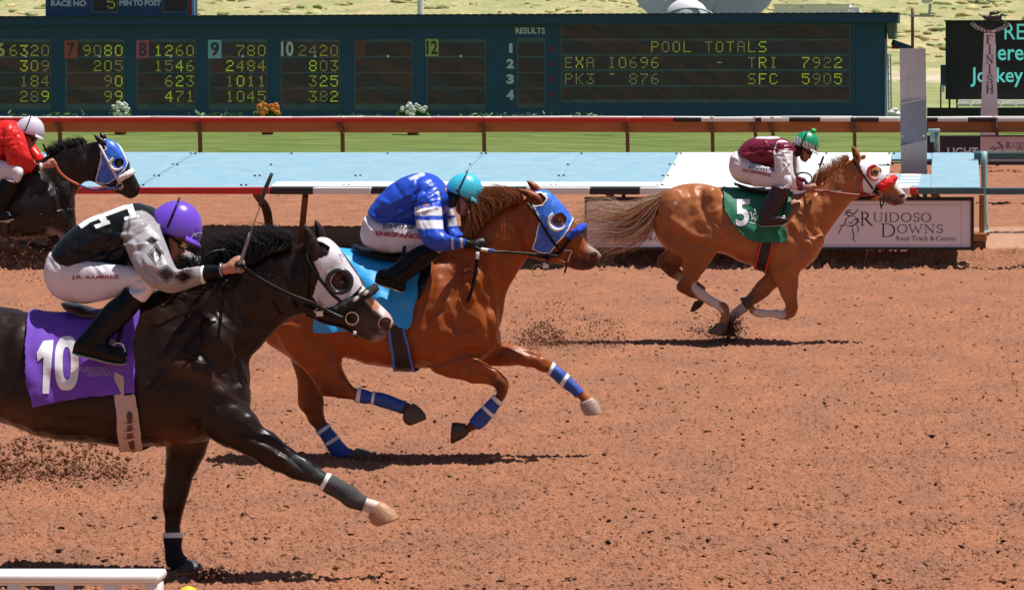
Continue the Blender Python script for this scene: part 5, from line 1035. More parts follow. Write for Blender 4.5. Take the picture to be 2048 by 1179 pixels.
for (x, y) in ((712, 597), (732, 585)):
    V, Fc = ellip(W(x, y, h1['Y'] - (.118 if x < 720 else .1)), (.022, .006, .010), R(38), 4, 4); obj('white_patch', V, Fc, m_white, h1['t'], smooth=False)
p = h1['hit'](704, 636, .02); V, Fc = torus(p, .034, .005, n=24, k=8); obj('bit_ring', V, Fc, m_steel, h1['t'])
p = h1['hit'](637, 622, .022); V, Fc = torus(p, .02, .0035, n=4, k=6, sx=1.3, sz=.9); obj('buckle', V, Fc, m_steel, h1['t']); V, Fc = bxp(632, 622, 646, 632, p[1] - .002, .006, .002); obj('white_keeper', V, Fc, m_white, h1['t'], smooth=False)
p = h1['hit'](689, 614, .02); V, Fc = ellip(p, (.02, .01, .018), .5, 10, 6); obj('buckle', V, Fc, m_steel, h1['t'])
strap(h1, 'dangling_strap', [(704, 650, -.12), (708, 664, -.12), (712, 674, -.12)], .006, m_leather); V, Fc = bxp(706, 662, 712, 669, h1['Y'] - .135, .01, .002); obj('strap_end', V, Fc, m_white, h1['t'])
strap(h1, 'rein', [(470, 528, -.26), (489, 535, -.26), (512, 552, -.24), (546, 572, -.22), (583, 590, -.19), (620, 604, -.16), (655, 622, -.13), (690, 638, -.125)], .0105, m_leather)
strap(h1, 'rein_loop', [(404, 530, -.14), (408, 515, -.13), (428, 503, -.1), (452, 501, -.06), (475, 508, -.1), (485, 520, -.2), (488, 534, -.25)], .009, m_leather)
strap(h1, 'breast_strap', [(455, 560, -.16), (440, 575, -.18), (400, 610, -.25), (360, 630, -.28), (325, 648, -.3), (308, 655, -.31)], .008, m_leather)
ring = [(c, s_) for c, s_ in ((0, 1), )]
V, Fc = torus(h1['hit'](644, 602, .014), .021, .0018, n=20, k=5); obj('hood_emblem', V, Fc, mat('dark_red', (.06, .01, .03), .5), h1['t'])
p = h1['hit'](643, 603, .015); V = np.array([p + np.array((math.cos(a) * r_, -.001 * (i % 2), math.sin(a) * r_)) for i, (a, r_) in enumerate(zip(np.radians(np.arange(0, 360, 45)), [.014, .004] * 4))]); obj('hood_star', V, [list(range(8))[::-1]], MATS['dark_red'], h1['t'], smooth=False)
V, Fc = torus(h1['hit'](680, 516, .014), .020, .0018, n=14, k=5, a0=20, a1=200); obj('hood_emblem', V, Fc, MATS['dark_red'], h1['t'])
# hood 2
hood2 = [(1063, 388), (1068, 383), (1076, 379), (1088, 377), (1097, 381), (1102, 386), (1121, 405), (1141, 430), (1144, 440), (1136, 460), (1126, 474), (1116, 484), (1110, 494), (1100, 506), (1081, 505), (1066, 497), (1072, 470), (1079, 441), (1073, 424), (1064, 409), (1072, 412), (1084, 410), (1092, 398), (1082, 389), (1070, 391)]
m_blueh = mat('blue_nylon', (.03, .11, .60), .35, var=.2, vscale=16, bump=.35, bscale=24, color2=(.05, .20, .70))
_hd = h2['shell']('blinker_hood', hood2, .011, m_blueh, holes=[(1118, 440, 12.5)], th=.004, sm=2)[0]
P2 = hood2
h2['shell']('hood_trim', hood2, .0145, m_white, rim=2.6, th=.002, parent=_hd)
eyecup(h2, (1117, 442), 21, 13.5, m_white, a0=120, a1=330, out=.03)
strap(h2, 'cheek_strap', [(1054, 406), (1064, 418), (1079, 440), (1094, 465), (1108, 486), (1122, 500)], .0095, m_leather, lift=.018)
strap(h2, 'halter_strap', [(1058, 508), (1075, 511), (1095, 514), (1115, 508), (1124, 500)], .013, m_leather, lift=.012)
strap(h2, 'noseband', [(1124, 500, -.085), (1132, 488, -.09), (1142, 477, -.09)], .012, m_leather)
strap(h2, 'fleece_roll', [(1138, 476, -.085), (1146, 468, -.09), (1156, 460, -.075), (1163, 455, -.03), (1165, 453, .02), (1160, 458, .07)], .026, mat('blue_fleece', (.015, .07, .55), .9, bump=1.5, bscale=45, var=.3, vscale=60))
V, Fc = cat([tube([h2['hit'](1118, 494, .02), h2['hit'](1125, 500, .02), h2['hit'](1143, 501, .02), h2['hit'](1139, 512, .02), h2['hit'](1134, 524, .02), h2['hit'](1118, 518, .02)], .005, 8, 3)]); obj('bit_ring', V, Fc, m_steel, h2['t'])
V, Fc = torus(W(1076, 541, h2['Y'] - .05), .042, .0025, n=28, k=6); obj('loose_ring', V, Fc, m_steel, h2['t'])
V, Fc = bxp(1086, 525, 1097, 536, h2['Y'] - .06, .006, .002); obj('white_tab', V, Fc, m_white, h2['t']); strap(h2, 'dangling_strap', [(1133, 524, -.08), (1132, 536, -.08), (1129, 546, -.08)], .007, m_leather)
strap(h2, 'jaw_strap', [(1085, 514, -.08), (1096, 520, -.08), (1094, 528, -.07)], .006, m_leather)
strap(h2, 'rein', [(948, 492, -.2), (962, 499, -.2), (985, 502, -.19), (1030, 505, -.16), (1080, 509, -.12), (1120, 512, -.10)], .0085, m_leather)
strap(h2, 'rein_end', [(955, 505, -.2), (953, 530, -.21), (948, 560, -.22), (942, 585, -.23), (934, 604, -.23)], .012, m_leather)
V, Fc = bxp(951, 504, 958, 518, h2['Y'] - .225, .02, .004); obj('white_keeper', V, Fc, m_white, h2['t'])
# hood 3
hood3 = [(1714, 322), (1722, 319), (1734, 327), (1746, 328), (1756, 330), (1766, 337), (1775, 346), (1770, 356), (1761, 363), (1752, 370), (1746, 384), (1740, 390), (1721, 386), (1721, 370), (1725, 350), (1722, 338)]
m_wh = mat('white_nylon', (.74, .72, .76), .4, var=.05, bump=.3, bscale=22)
_hd = h3['shell']('blinker_hood', hood3, .011, m_wh, holes=[(1751, 344, 10.5)], th=.004, sm=2)[0]
P = [(1721, 340), (1724, 348), (1722, 370), (1722, 386), (1741, 391), (1741, 387), (1726, 382), (1725, 368), (1728, 350), (1724, 338)]
h3['shell']('hood_trim', P, .0145, m_red, th=.002, parent=_hd); h3['shell']('hood_trim', [(1752, 369), (1763, 361), (1772, 353), (1771, 360), (1764, 367), (1754, 373)], .0145, m_red, th=.002, parent=_hd)
eyecup(h3, (1750, 345), 17, 11.5, m_red, a0=80, a1=300, out=.03)
strap(h3, 'cheek_strap', [(1706, 318), (1712, 330), (1725, 348), (1736, 364), (1746, 378)], .009, m_leather, lift=.02)
strap(h3, 'halter_strap', [(1718, 396), (1735, 396), (1748, 392), (1755, 384)], .014, m_leather, lift=.010)
strap(h3, 'noseband', [(1748, 384, -.085), (1755, 378, -.09), (1762, 374, -.09)], .014, m_leather)
strap(h3, 'fleece_roll', [(1760, 376, -.085), (1768, 371, -.09), (1777, 365, -.08), (1785, 360, -.04), (1788, 357, .01), (1784, 360, .06)], .036, mat('red_fleece', (.75, .02, .015), .9, bump=1.5, bscale=40, var=.25, vscale=50))
V, Fc = torus(h3['hit'](1757, 388, .02), .032, .005, n=20, k=6); obj('bit_ring', V, Fc, m_steel, h3['t'])
strap(h3, 'dangling_strap', [(1760, 396, -.08), (1761, 408, -.08), (1763, 417, -.08)], .007, m_leather); strap(h3, 'dangling_strap', [(1768, 400, -.06), (1766, 408, -.06), (1762, 414, -.07)], .006, m_leather)
m_rr = mat('red_brown_rein', (.22, .03, .025), .5)
strap(h3, 'rein', [(1625, 380, -.22), (1650, 383, -.2), (1680, 386, -.16), (1705, 389, -.13), (1735, 390, -.10), (1756, 390, -.10)], .011, m_rr)
strap(h3, 'rein_loop', [(1594, 362, -.12), (1592, 352, -.1), (1600, 346, -.05), (1612, 346, -.02), (1622, 352, -.08), (1625, 366, -.15)], .008, m_leather)
strap(h3, 'breast_strap', [(1632, 440, -.15), (1636, 460, -.14), (1640, 480, -.1)], .004, m_rr)
# hood 4
hood4 = [(205, 290), (208, 281), (220, 277), (230, 284), (238, 294), (250, 318), (254, 328), (249, 340), (241, 347), (228, 360), (220, 366), (206, 366), (193, 362), (196, 345), (203, 325), (202, 305), (213, 298)]
_hd = h4['shell']('blinker_hood', hood4, .011, m_blueh, holes=[(237, 326, 9)], th=.004, sm=2)[0]; h4['shell']('hood_trim', hood4, .0145, m_white, rim=1.8, th=.002, parent=_hd)
eyecup(h4, (235, 327), 15, 9.5, m_white, a0=120, a1=330, out=.03)
m_wl = mat('white_leather', (.62, .55, .52), .5)
strap(h4, 'cheek_strap', [(198, 288), (210, 312), (224, 338), (240, 368)], .012, m_wl, lift=.02); strap(h4, 'throat_strap', [(200, 290), (203, 310), (196, 345), (193, 362)], .007, m_wl, lift=.012)
strap(h4, 'halter_strap', [(194, 366), (210, 372), (228, 378), (246, 372)], .008, m_wl, lift=.012)
strap(h4, 'fleece_roll', [(238, 360, -.08), (246, 354, -.085), (256, 348, -.07), (262, 344, -.02), (263, 343, .03)], .030, mat('white_fleece', (.72, .68, .68), .9, bump=1.2, bscale=45))
V, Fc = torus(h4['hit'](240, 372, .018), .03, .005, n=18, k=6); obj('bit_ring', V, Fc, m_wl, h4['t'])
m_or = mat('orange_rein', (.42, .10, .05), .5); m_br = mat('blue_rein', (.03, .05, .25), .5)
strap(h4, 'rein', [(110, 325, -.24), (118, 342, -.23), (135, 358, -.2), (158, 370, -.17)], .0125, m_or); strap(h4, 'rein', [(158, 370, -.17), (180, 377, -.14), (205, 379, -.12), (238, 375, -.10)], .0115, m_br)
strap(h4, 'breast_strap', [(110, 375, -.2), (125, 400, -.19), (132, 425, -.15), (135, 450, -.1)], .009, m_leather)
# ------------------------------------------------------------------ saddle cloths, girths, saddles
def cloth(d, poly, m, label, amp=.012, seed=1):
    t = thing('saddle_cloth', label, 'saddle cloth', tuple(W(np.mean([p[0] for p in poly]), np.mean([p[1] for p in poly]), d['Y'])))
    ymid = np.mean([p[1] for p in poly]); Y0 = d['Y']
    def fl(V):
        P = proj(V, Y0); k = np.clip((P[:, 1] - min(p[1] for p in poly)) / (max(p[1] for p in poly) - min(p[1] for p in poly)), 0, 1)
        ph = V[:, 0] * 16 + 3 * V[:, 2] + seed; side = np.sign(V[:, 1] - Y0) * np.clip(np.abs(V[:, 1] - Y0) / .08, 0, 1)
        V = V.copy(); V[:, 1] += side * k * (amp * (1 + .8 * np.sin(ph) + .5 * np.sin(ph * 2.3 + V[:, 2] * 22))); return V
    o, V, T = d['shell']('cloth', poly, .016, m, parent=t, th=.005, sm=4, flare=fl); return t, V, T
m_pur = mat('purple_cloth', (.15, .05, .46), .75, var=.08, vscale=30, bump=.25, bscale=160,)
m_cy_c = mat('cyan_cloth', (.02, .33, .74), .5, var=.08, vscale=30, bump=.3, bscale=30,)
m_grn = mat('green_cloth', (.005, .15, .075), .65, var=.1, vscale=30, bump=.3, bscale=30,)
m_num = mat('white_print', (.74, .73, .78), .5, bump=.2, bscale=40)
c1, V1, T1 = cloth(h1, [(53, 650), (56, 632), (64, 622), (72, 612), (150, 612), (230, 600), (285, 590), (281, 640), (268, 690), (273, 745), (272, 786), (250, 786), (176, 794), (120, 803), (69, 812), (56, 765), (52, 700)], m_pur, 'purple saddle cloth with white 10 on the dark horse', .014, 2)
B1 = bvh(V1, T1); 
g1 = (np.array([(0, .22), (.42, 0), (1, 0), (.86, 1), (.30, 1), (.42, .30), (.04, .38)]), np.array([(0, 6, 5), (0, 5, 1), (1, 5, 2), (2, 5, 4), (2, 4, 3)])[:, ::-1])
_o = np.array([(.5 + .5 * math.copysign(abs(math.cos(t)) ** .75, math.cos(t)), .5 + .5 * math.copysign(abs(math.sin(t)) ** .75, math.sin(t))) for t in np.linspace(0, 2 * math.pi, 32, endpoint=False)])
_i = np.array([(.5 + .17 * math.copysign(abs(math.cos(t)) ** .8, math.cos(t)), .5 + .30 * math.copysign(abs(math.sin(t)) ** .7, math.sin(t))) for t in np.linspace(0, 2 * math.pi, 32, endpoint=False)])
g0 = (np.vstack([_o, _i]), np.array([f for k in range(32) for f in ((k, (k + 1) % 32, k + 32), ((k + 1) % 32, (k + 1) % 32 + 32, k + 32))]))
drape('digit', *g1, [(72, 682), (107, 679), (101, 786), (78, 787)], h1['Y'], B1, m_num, c1, .010); drape('digit', *g0, [(109, 674), (157, 669), (158, 778), (110, 782)], h1['Y'], B1, m_num, c1, .010)
m_dimp = mat('dim_print', (.35, .28, .55), .6)
drape('printed_words', *text_geo('RUIDOSO', 0), [(158, 733), (214, 733), (214, 742), (158, 742)], h1['Y'], B1, m_dimp, c1, .010); drape('printed_words', *text_geo('DOWNS', 0), [(176, 743), (222, 742), (222, 752), (176, 752)], h1['Y'], B1, m_dimp, c1, .010)
c2, V2, T2 = cloth(h2, [(636, 560), (645, 520), (652, 487), (680, 484), (720, 492), (790, 500), (866, 500), (866, 530), (848, 575), (832, 604), (826, 648), (815, 660), (800, 655), (775, 640), (740, 648), (700, 662), (628, 664), (632, 610)], m_cy_c, 'bright blue saddle cloth on the chestnut horse', .022, 5)
c3, V3, T3 = cloth(h3, [(1444, 372), (1460, 368), (1500, 372), (1545, 374), (1585, 385), (1582, 420), (1572, 450), (1576, 482), (1555, 486), (1524, 484), (1506, 483), (1487, 474), (1468, 450), (1450, 424)], m_grn, 'dark green saddle cloth with white number on the leading sorrel horse', .016, 1)
B3 = bvh(V3, T3); drape('digit', *text_geo('5', .03), [(1470, 398), (1503, 398), (1496, 453), (1472, 452)], h3['Y'], B3, m_num, c3, .012)

for (x0, y0, x1, y1, x2, y2, x3, y3) in ((1500, 424, 1503, 423, 1506, 436, 1504, 437), (1506, 428, 1512, 425, 1513, 427, 1507, 431), (1502, 437, 1509, 433, 1511, 436, 1503, 440), (1508, 440, 1512, 436, 1514, 438, 1510, 443), (1499, 443, 1511, 446, 1511, 448, 1499, 445), (1508, 417, 1510, 416, 1512, 423, 1510, 424)):
    drape('printed_sketch', np.array([(0, 0), (1, 0), (1, 1), (0, 1)], float), np.array([(0, 2, 1), (0, 3, 2)]), [(x0, y0), (x1, y1), (x2, y2), (x3, y3)], h3['Y'], B3, m_num, c3, .012)
def saddle(d, ribs, label, m, girth, gm, trim=None, tm=None, iron=None):
    Y0 = d['Y']; t = thing('saddle', label, 'saddle', tuple(W(ribs[2][0], ribs[2][1], Y0)))
    V, Fc = loft(ribs, Y0, n=20, sq=.9); obj('seat', V, Fc, m, t)
    d['shell']('girth', girth, .022, gm, parent=t, th=.004, sm=2)
    for p in (trim or []): d['shell']('girth_edge', p, .0255, tm, parent=t, th=.003)
    for (x, y, rr, dy) in (iron or []):
        V, Fc = torus(W(x, y, Y0 + dy), rr, .007, n=20, k=6, sx=.75); obj('stirrup', V, Fc, m_steel, t)
        V, Fc = beam(W(x - 1, y - rr * F / Y0, Y0 + dy), W(x + 14, y - rr * F / Y0 - 60, Y0 + dy + .06), .025, .004, (0, 1, 0)); obj('stirrup_leather', V, Fc, m_leather, t, smooth=False)
    return t
m_gir = mat('beige_girth', (.50, .38, .33), .6, var=.1, vscale=20, bump=.2, bscale=60); m_sad = mat('saddle_leather', (.05, .018, .016), .35, coat=.4)
sd1 = saddle(h1, [(126, 604, 129, 610, .05), (146, 609, 150, 621, .14), (190, 620, 190, 634, .165), (240, 610, 240, 630, .15), (276, 592, 280, 616, .09)], 'small brown racing saddle under the rider in black and silver', m_sad, [(228, 728), (250, 728), (250, 788), (272, 786), (277, 810), (286, 897), (240, 897), (230, 800)], m_gir, iron=[(236, 704, .05, -.34)])
h1['shell']('girth_strap', [(254, 822), (264, 822), (268, 866), (272, 893), (264, 893), (258, 866)], .0275, mat('brown_strap', (.13, .035, .018), .4), parent=sd1, th=.004)
for k, y in enumerate((840, 853, 868)):
    h1['shell']('keeper', [(248, y - 2), (256, y + 2), (264, y + 2), (272, y - 2), (272, y + 1), (264, y + 5), (256, y + 5), (248, y + 1)], .030, m_gir, parent=sd1, th=.004)
V, Fc = ellip(h1['hit'](259, 832, .03), (.016, .01, .028), 0, 12, 8); obj('buckle', V, Fc, m_sad, sd1)
h1['shell']('girth_loop', [(222, 684), (234, 684), (236, 730), (226, 730)], .035, m_gir, parent=sd1, near='near', th=.003)
sd2 = saddle(h2, [(706, 488, 710, 496, .05), (732, 497, 734, 510, .14), (785, 508, 785, 522, .165), (830, 502, 830, 516, .15), (862, 497, 862, 512, .09)], 'black racing saddle under the rider in blue', m_leather, [(774, 640), (806, 640), (832, 740), (788, 740)], mat('black_girth', (.010, .010, .014), .5), [[(774, 640), (779, 640), (794, 740), (788, 740)], [(800, 640), (805, 640), (832, 740), (826, 740)]], mat('girth_blue', (.06, .16, .60), .5), iron=[(796, 566, .05, -.33)])
h2['shell']('saddle_flap', [(855, 508), (868, 506), (864, 540), (848, 580), (834, 604), (838, 570)], .036, m_leather, parent=sd2, near='near', th=.006)
sd3 = saddle(h3, [(1467, 364, 1471, 370, .05), (1488, 371, 1489, 379, .13), (1515, 378, 1515, 388, .15), (1542, 379, 1542, 389, .14), (1562, 375, 1562, 386, .08)], 'black racing saddle under the rider in maroon and white', m_leather, [(1522, 480), (1546, 480), (1530, 552), (1506, 552)], MATS['black_girth'], [[(1521, 480), (1524.5, 480), (1508, 552), (1504, 552)], [(1544, 480), (1547, 480), (1531, 552), (1527.5, 552)]], m_red, iron=[(1566, 442, .05, -.33)])
sd4 = saddle(h4, [(-60, 338, -58, 345, .05), (-35, 342, -35, 352, .14), (0, 344, 0, 354, .15), (25, 338, 25, 348, .12), (35, 333, 36, 342, .08)], 'dark saddle under the rider in red at the left edge', m_leather, [(5, 400), (18, 400), (16, 485), (2, 485)], MATS['black_girth'], iron=[(14, 434, .05, -.33)])

# ------------------------------------------------------------------ riders
m_skin = mat('skin', (.42, .20, .13), .5, vcol=True, var=.06, vscale=30, bump=.1, bscale=80, spec=.4)
m_boot = mat('boot', (.003, .003, .004), .12, spec=.2, bump=.2, bscale=14)
m_pants = mat('white_breeches', (.70, .66, .72), .6, vcol=True, bump=.25, bscale=30)
m_satin = mat('silks', (.5, .5, .5), .30, vcol=True, bump=.5, bscale=22, spec=.2)
m_satin2 = mat('bright_silks', (.5, .5, .5), .34, vcol=True, bump=.35, bscale=22, spec=.3)
m_rope = mat('grey_grip', (.28, .27, .28), .6, bump=.6, bscale=200)
def rider(d):
    Y0 = d['Y']; s = Y0 / F; t = thing('person', d['label'], 'person', tuple(W(*d['at'], Y0)))
    hx, hy, tilt = d['hd']; e1 = np.array((math.cos(R(tilt)), math.sin(R(tilt)))); e2 = np.array((-e1[1], e1[0])); hs = d.get('hs', 1.0)
    def hp(u, v, y=0.0):
        p = np.array((hx, hy)) + (e1 * u + e2 * v) * hs / s; return W(p[0], p[1], Y0 + y)
    def he(u, v, ru, rv, ry, y=0.0, rot=0.0, nu=18, nv=12): return ellip(hp(u, v, y), (ru * hs, ry * hs, rv * hs), R(-tilt + rot), nu, nv)
    body = [loft(d['torso'], Y0, grow=-.038, n=20), loft(d['pelvis'], Y0, grow=-.032, n=18)]
    jersey = [loft(d['torso'], Y0, n=26, sq=.9)]; pants = [loft(d['pelvis'], Y0, n=22)]
    for k, (arm, dy0) in enumerate(((d['arm'], None), (d['farm'], None))):
        body.append(loft(arm, Y0, grow=-.022, n=14)); jersey.append(loft(arm, Y0, n=18))
    nleg = d['leg']; fleg = [r[:5] + (-r[5],) for r in nleg]; nb = d['boot']; fb = [r[:5] + (-r[5],) for r in nb]; nf = d['foot']; ff = [r[:5] + (-r[5],) for r in nf]
    for a in (nleg, fleg): body.append(loft(a, Y0, grow=-.022, n=14)); pants.append(loft(a, Y0, n=18))
    for a in (nb, fb): body.append(loft(a, Y0, grow=-.012, n=12))
    for a in (nf, ff): body.append(loft(a, Y0, grow=-.01, n=12))
    # head and neck
    nk = d['neck']; body.append(tube([W(*nk, Y0), (W(*nk, Y0) + hp(-.02, .05)) / 2, hp(-.02, .04)], [.075, .062, .058], 14))
    body += [he(-.005, -.01, .092, .10, .073), he(.03, .055, .058, .07, .058), he(.040, .10, .046, .045, .046), he(.060, .128, .022, .018, .024), he(.083, .068, .014, .024, .011, rot=20), he(.094, .080, .011, .010, .014), he(.078, .105, .012, .006, .020), he(.076, .114, .011, .006, .018), he(.078, .03, .018, .012, .040), he(.045, .062, .03, .03, .052)]
    for sg in (-1, 1): body.append(he(-.012, .05, .018, .030, .010, y=sg * .072))
    # hands
    hands = []
    def hand(cx, cy, ang, dy, sg, sc=1.0):
        ca, sa = math.cos(R(ang)), math.sin(R(ang)); out = []
        def q(u, v, y=0.0): return W(cx + (u * ca - v * sa) * sc / s, cy + (u * sa + v * ca) * sc / s, Y0 + dy + y)
        out.append(tube([q(-.06, 0), q(-.03, 0), q(.0, .0), q(.02, .002)], [.027, .030, .036, .030], 12, flat=.72))
        for i, (v, L) in enumerate(((-.026, 1.0), (-.009, 1.06), (.008, 1.0), (.025, .85))):
            y = -.012 * sg + .004 * i * sg
            out.append(tube([q(.0, v * .9, 0), q(.030 * L, v, y * .5), q(.056 * L, v * 1.05, y + .008 * sg), q(.058 * L, v * 1.1 + .006, y + .034 * sg), q(.036 * L, v * 1.05 + .008, y + .045 * sg), q(.018 * L, v + .006, y + .040 * sg)], [.0115, .0115, .0108, .0100, .0095, .0085], 8, 3))
        out.append(tube([q(-.02, -.018, .0), q(.006, -.036, .004 * sg), q(.034, -.045, .012 * sg), q(.058, -.044, .018 * sg)], [.014, .0125, .0115, .0095], 8, 3)); return out
    for h in d['hands']: hands += hand(*h)
    V, T = remesh(body + hands, .0062, 2, .45); V = lap(V, T, 1, .3)
    SK = np.array(d.get('skin', (.42, .19, .12))); col = np.tile(SK, (len(V), 1))
    B = proj(V, Y0)
    def hc(u, v): p = np.array((hx, hy)) + (e1 * u + e2 * v) * hs / s; return (p[0], p[1])
    col = paint(V, col, Y0, [([hc(.08, .103), hc(.09, .112)], 1.6 / s * .004, (.30, .09, .07), .8), ([hc(-.05, .0), hc(-.05, .05)], .045 / s * hs, (.02, .012, .01), 2)])
    gl = d.get('glove')
    if gl: 
        for h in d['hands']: P = B; dd = np.hypot(P[:, 0] - h[0], P[:, 1] - h[1]); col[dd < .12 / s] = gl
    obj('body', V, T, m_skin, t, col=col)
    # silks
    V, T = remesh(jersey, .0075, 5, .5)
    def efield(rs):
        P = catmull([list(np.concatenate([(W(r[0], r[1], Y0 + (r[5] if len(r) > 5 else 0)) + W(r[2], r[3], Y0 + (r[5] if len(r) > 5 else 0))) / 2, [np.linalg.norm(W(r[0], r[1], Y0) - W(r[2], r[3], Y0)) / 2]])) for r in rs], 5)
        e = np.full(len(V), 1e9)
        for p in P: e = np.minimum(e, np.linalg.norm(V - p[:3], axis=1) / p[3])
        return e
    ea, ef, et = efield(d['arm']), efield(d['farm']), efield(d['torso'])
    arm = np.minimum(ea, ef) < et; P = proj(V, Y0)
    col = np.tile(np.array(d['jcol']), (len(V), 1)); w = np.clip((et - np.minimum(ea, ef)) * 12 + .5, 0, 1)[:, None]; col = col * (1 - w) + np.array(d['scol']) * w
    for (poly, c, which) in d.get('jpaint', []):
        g = np.clip(.5 - sdf(P, poly) / 1.6, 0, 1)
        if which == 'arm': g = g * (arm)
        if which == 'torso': g = g * (~arm)
        if which == 'near': g = g * (ea < np.minimum(et, ef))
        if which == 'far': g = g * (ef < np.minimum(et, ea))
        g = g[:, None]; col = col * (1 - g) + np.array(c) * g
    V = wrinkle(V, T, d.get('wr', .009) * .55, 20, d.get('seed', 1)); rg_ = np.random.default_rng(d.get('seed', 1) + 9); fo = []; tr_ = d['torso']; sc_ = (F / Y0) / 368
    for k in range(20):
        i0, i1 = (0, len(tr_) - 2) if k % 3 else (1, len(tr_) - 3); q0, q1 = rg_.uniform(.1, 1), rg_.uniform(.25, .95)
        A_ = np.array(tr_[i0][:2]) * (1 - q0) + np.array(tr_[i0][2:4]) * q0; B_ = np.array(tr_[i1][:2]) * (1 - q1) + np.array(tr_[i1][2:4]) * q1; M_ = (A_ + B_) / 2 + rg_.normal(size=2) * 12 * sc_; t0 = rg_.uniform(0, .45); t1 = rg_.uniform(.5, 1)
        fo.append(([tuple(A_ + (B_ - A_) * t0), tuple(A_ + (M_ - A_) * 2 * .5 * (t0 + t1) / 1.0 if False else M_), tuple(A_ + (B_ - A_) * t1)], rg_.uniform(2.6, 6) * sc_, rg_.choice([-1, 1]) * rg_.uniform(.004, .008)))
    for ar_ in (d['arm'],):
        for k in range(9):
            i0 = rg_.integers(0, len(ar_) - 2); q = rg_.uniform(.1, .9, 3); P_ = [tuple(np.array(ar_[i0 + j][:2]) * (1 - q[j]) + np.array(ar_[i0 + j][2:4]) * q[j]) for j in range(2)]; fo.append((P_, rg_.uniform(2.5, 5) * sc_, rg_.choice([-1, 1]) * rg_.uniform(.004, .008)))
    V = stroke_disp(V, T, Y0, fo); V = stroke_disp(V, T, Y0, d.get('jstrokes', [])); V = lap(V, T, 1, .3)
    obj('silks', V, T, d.get('sat', m_satin2), t, col=col); SV, ST = V, T
    # breeches
    V, T = remesh(pants, .0085, 5, .5); V = wrinkle(V, T, .004, 22, 5); rp_ = np.random.default_rng(d.get('seed', 1) + 77); pv_ = d['pelvis']; sc_ = (F / Y0) / 368
    for k in range(12):
        i_ = rp_.integers(1, len(pv_)); a_ = np.array(pv_[i_][:2]) + rp_.normal(size=2) * 4 * sc_ + (0, 8 * sc_); an_ = rp_.uniform(.2, 1.3); L_ = rp_.uniform(18, 42) * sc_; V = stroke_disp(V, T, Y0, [([tuple(a_), tuple(a_ + L_ * np.array((math.cos(an_), math.sin(an_))))], rp_.uniform(1.8, 3.5) * sc_ + .8, rp_.choice([-1, 1]) * .0035)])
    col = np.tile(np.array((.70, .65, .71)), (len(V), 1)); V = stroke_disp(V, T, Y0, d.get('pstrokes', []))
    obj('breeches', V, T, m_pants, t, col=col); PV, PT = V, T
    for bt, ft in ((nb, nf), (fb, ff)):
        a = loft(bt, Y0, n=16); b = loft(ft, Y0, n=16, sq=.85); V, T = remesh([a, b], .0065, 4, .5); V = wrinkle(V, T, .003, 30, 8)
        o = obj('boot', V, T, m_boot if 'bmat' not in d else d['bmat'], t)
        sole = [(r[0] * .12 + r[2] * .88, r[1] * .12 + r[3] * .88 + .3, r[2], r[3] + .8, r[4] + .003, r[5] if len(r) > 5 else 0) for r in ft]; V, Fc = loft(sole, Y0, n=12); obj('sole', V, Fc, mat('sole', (.35, .30, .24), .6), o)
    # helmet
    rx, rz, ry = d.get('helm', (.150, .168, .118)); V, Fc = ellip(hp(d.get('hu', -.003), .0), (rx * hs, ry * hs, rz * hs), R(-tilt), 40, 24); T = tri(Fc)
    q = projf(V, Y0) - np.array((hx, hy)); v = q @ e2 * s / hs; u = q @ e1 * s / hs; g = v - .012 - .02 * np.clip(-u / .1, -1, 1)
    Vc, Tc = clip(V, T, g); u2 = ((projf(Vc, Y0) - np.array((hx, hy))) @ e1) * s / hs; v2 = ((projf(Vc, Y0) - np.array((hx, hy))) @ e2) * s / hs
    col = np.tile(np.array(d['hcol']), (len(Vc), 1))
    if 'hpaint' in d: col = d['hpaint'](col, u2, v2, Vc[:, 1] - Y0)
    o = obj('helmet', Vc, Tc, d['hmat'], t, col=col); solid(o, .006, -1)
    Vp, Tp = [], []; n = 15
    for k in range(n):
        a = R(-62 + 124 * k / (n - 1)); c_, s_ = math.cos(a), math.sin(a)
        for (f_, dv) in ((.96, -.006), (1.0 + .17 * math.cos(a), .016), (1.0 + .16 * math.cos(a), .021), (.955, .002)):
            Vp.append(hp(rx * f_ * c_, dv, ry * f_ * s_))
    for k in range(n - 1):
        for j in range(4): Tp.append([4 * k + j, 4 * k + (j + 1) % 4, 4 * k + 4 + (j + 1) % 4, 4 * k + 4 + j])
    obj('brim', np.array(Vp), Tp, d['hmat'], o, col=np.tile(np.array(d.get('bcol', d['hcol'])) * .95, (len(Vp), 1)))
    sb_ = d.get('strapc', m_leather)
    pts = [hp(math.sin(a) * rx * .0 - .045 - .01 * math.cos(a), -math.cos(a) * (rz + .003), math.sin(a) * (ry + .003)) for a in np.radians(np.linspace(-90, 90, 13))]
    V, Fc = tube(pts, .0055, 6, 2); obj('goggle_strap', V, Fc, sb_, t)
    V, Fc = tube([hp(-.06, .0, -.108), hp(-.01, .03, -.10), hp(.045, .045, -.082), hp(.075, .045, -.06)], .0075, 6, 3); obj('goggle_strap', V, Fc, sb_, t)
    V, Fc = tube([hp(-.03, .02, -.09), hp(-.005, .07, -.078), hp(.03, .12, -.055), hp(.045, .142, 0), hp(.03, .12, .055)], .006, 6, 3); obj('chin_strap', V, Fc, m_leather, t)
    V, Fc = he(.074, .045, .024, .024, .066); obj('goggles', V, Fc, mat('goggle_frame', (.012, .012, .012), .25), t)
    V, Fc = he(.072, .045, .020, .017, .012, y=-.062 * hs); obj('goggle_lens', V, Fc, d.get('lens', mat('lens_dark', (.02, .02, .025), .08, coat=1)), t)
    V, Fc = he(-.045, .065, .055, .075, .074); obj('head_cover', V, Fc, mat('black_cap', (.010, .009, .010), .7, bump=.3, bscale=50), t)
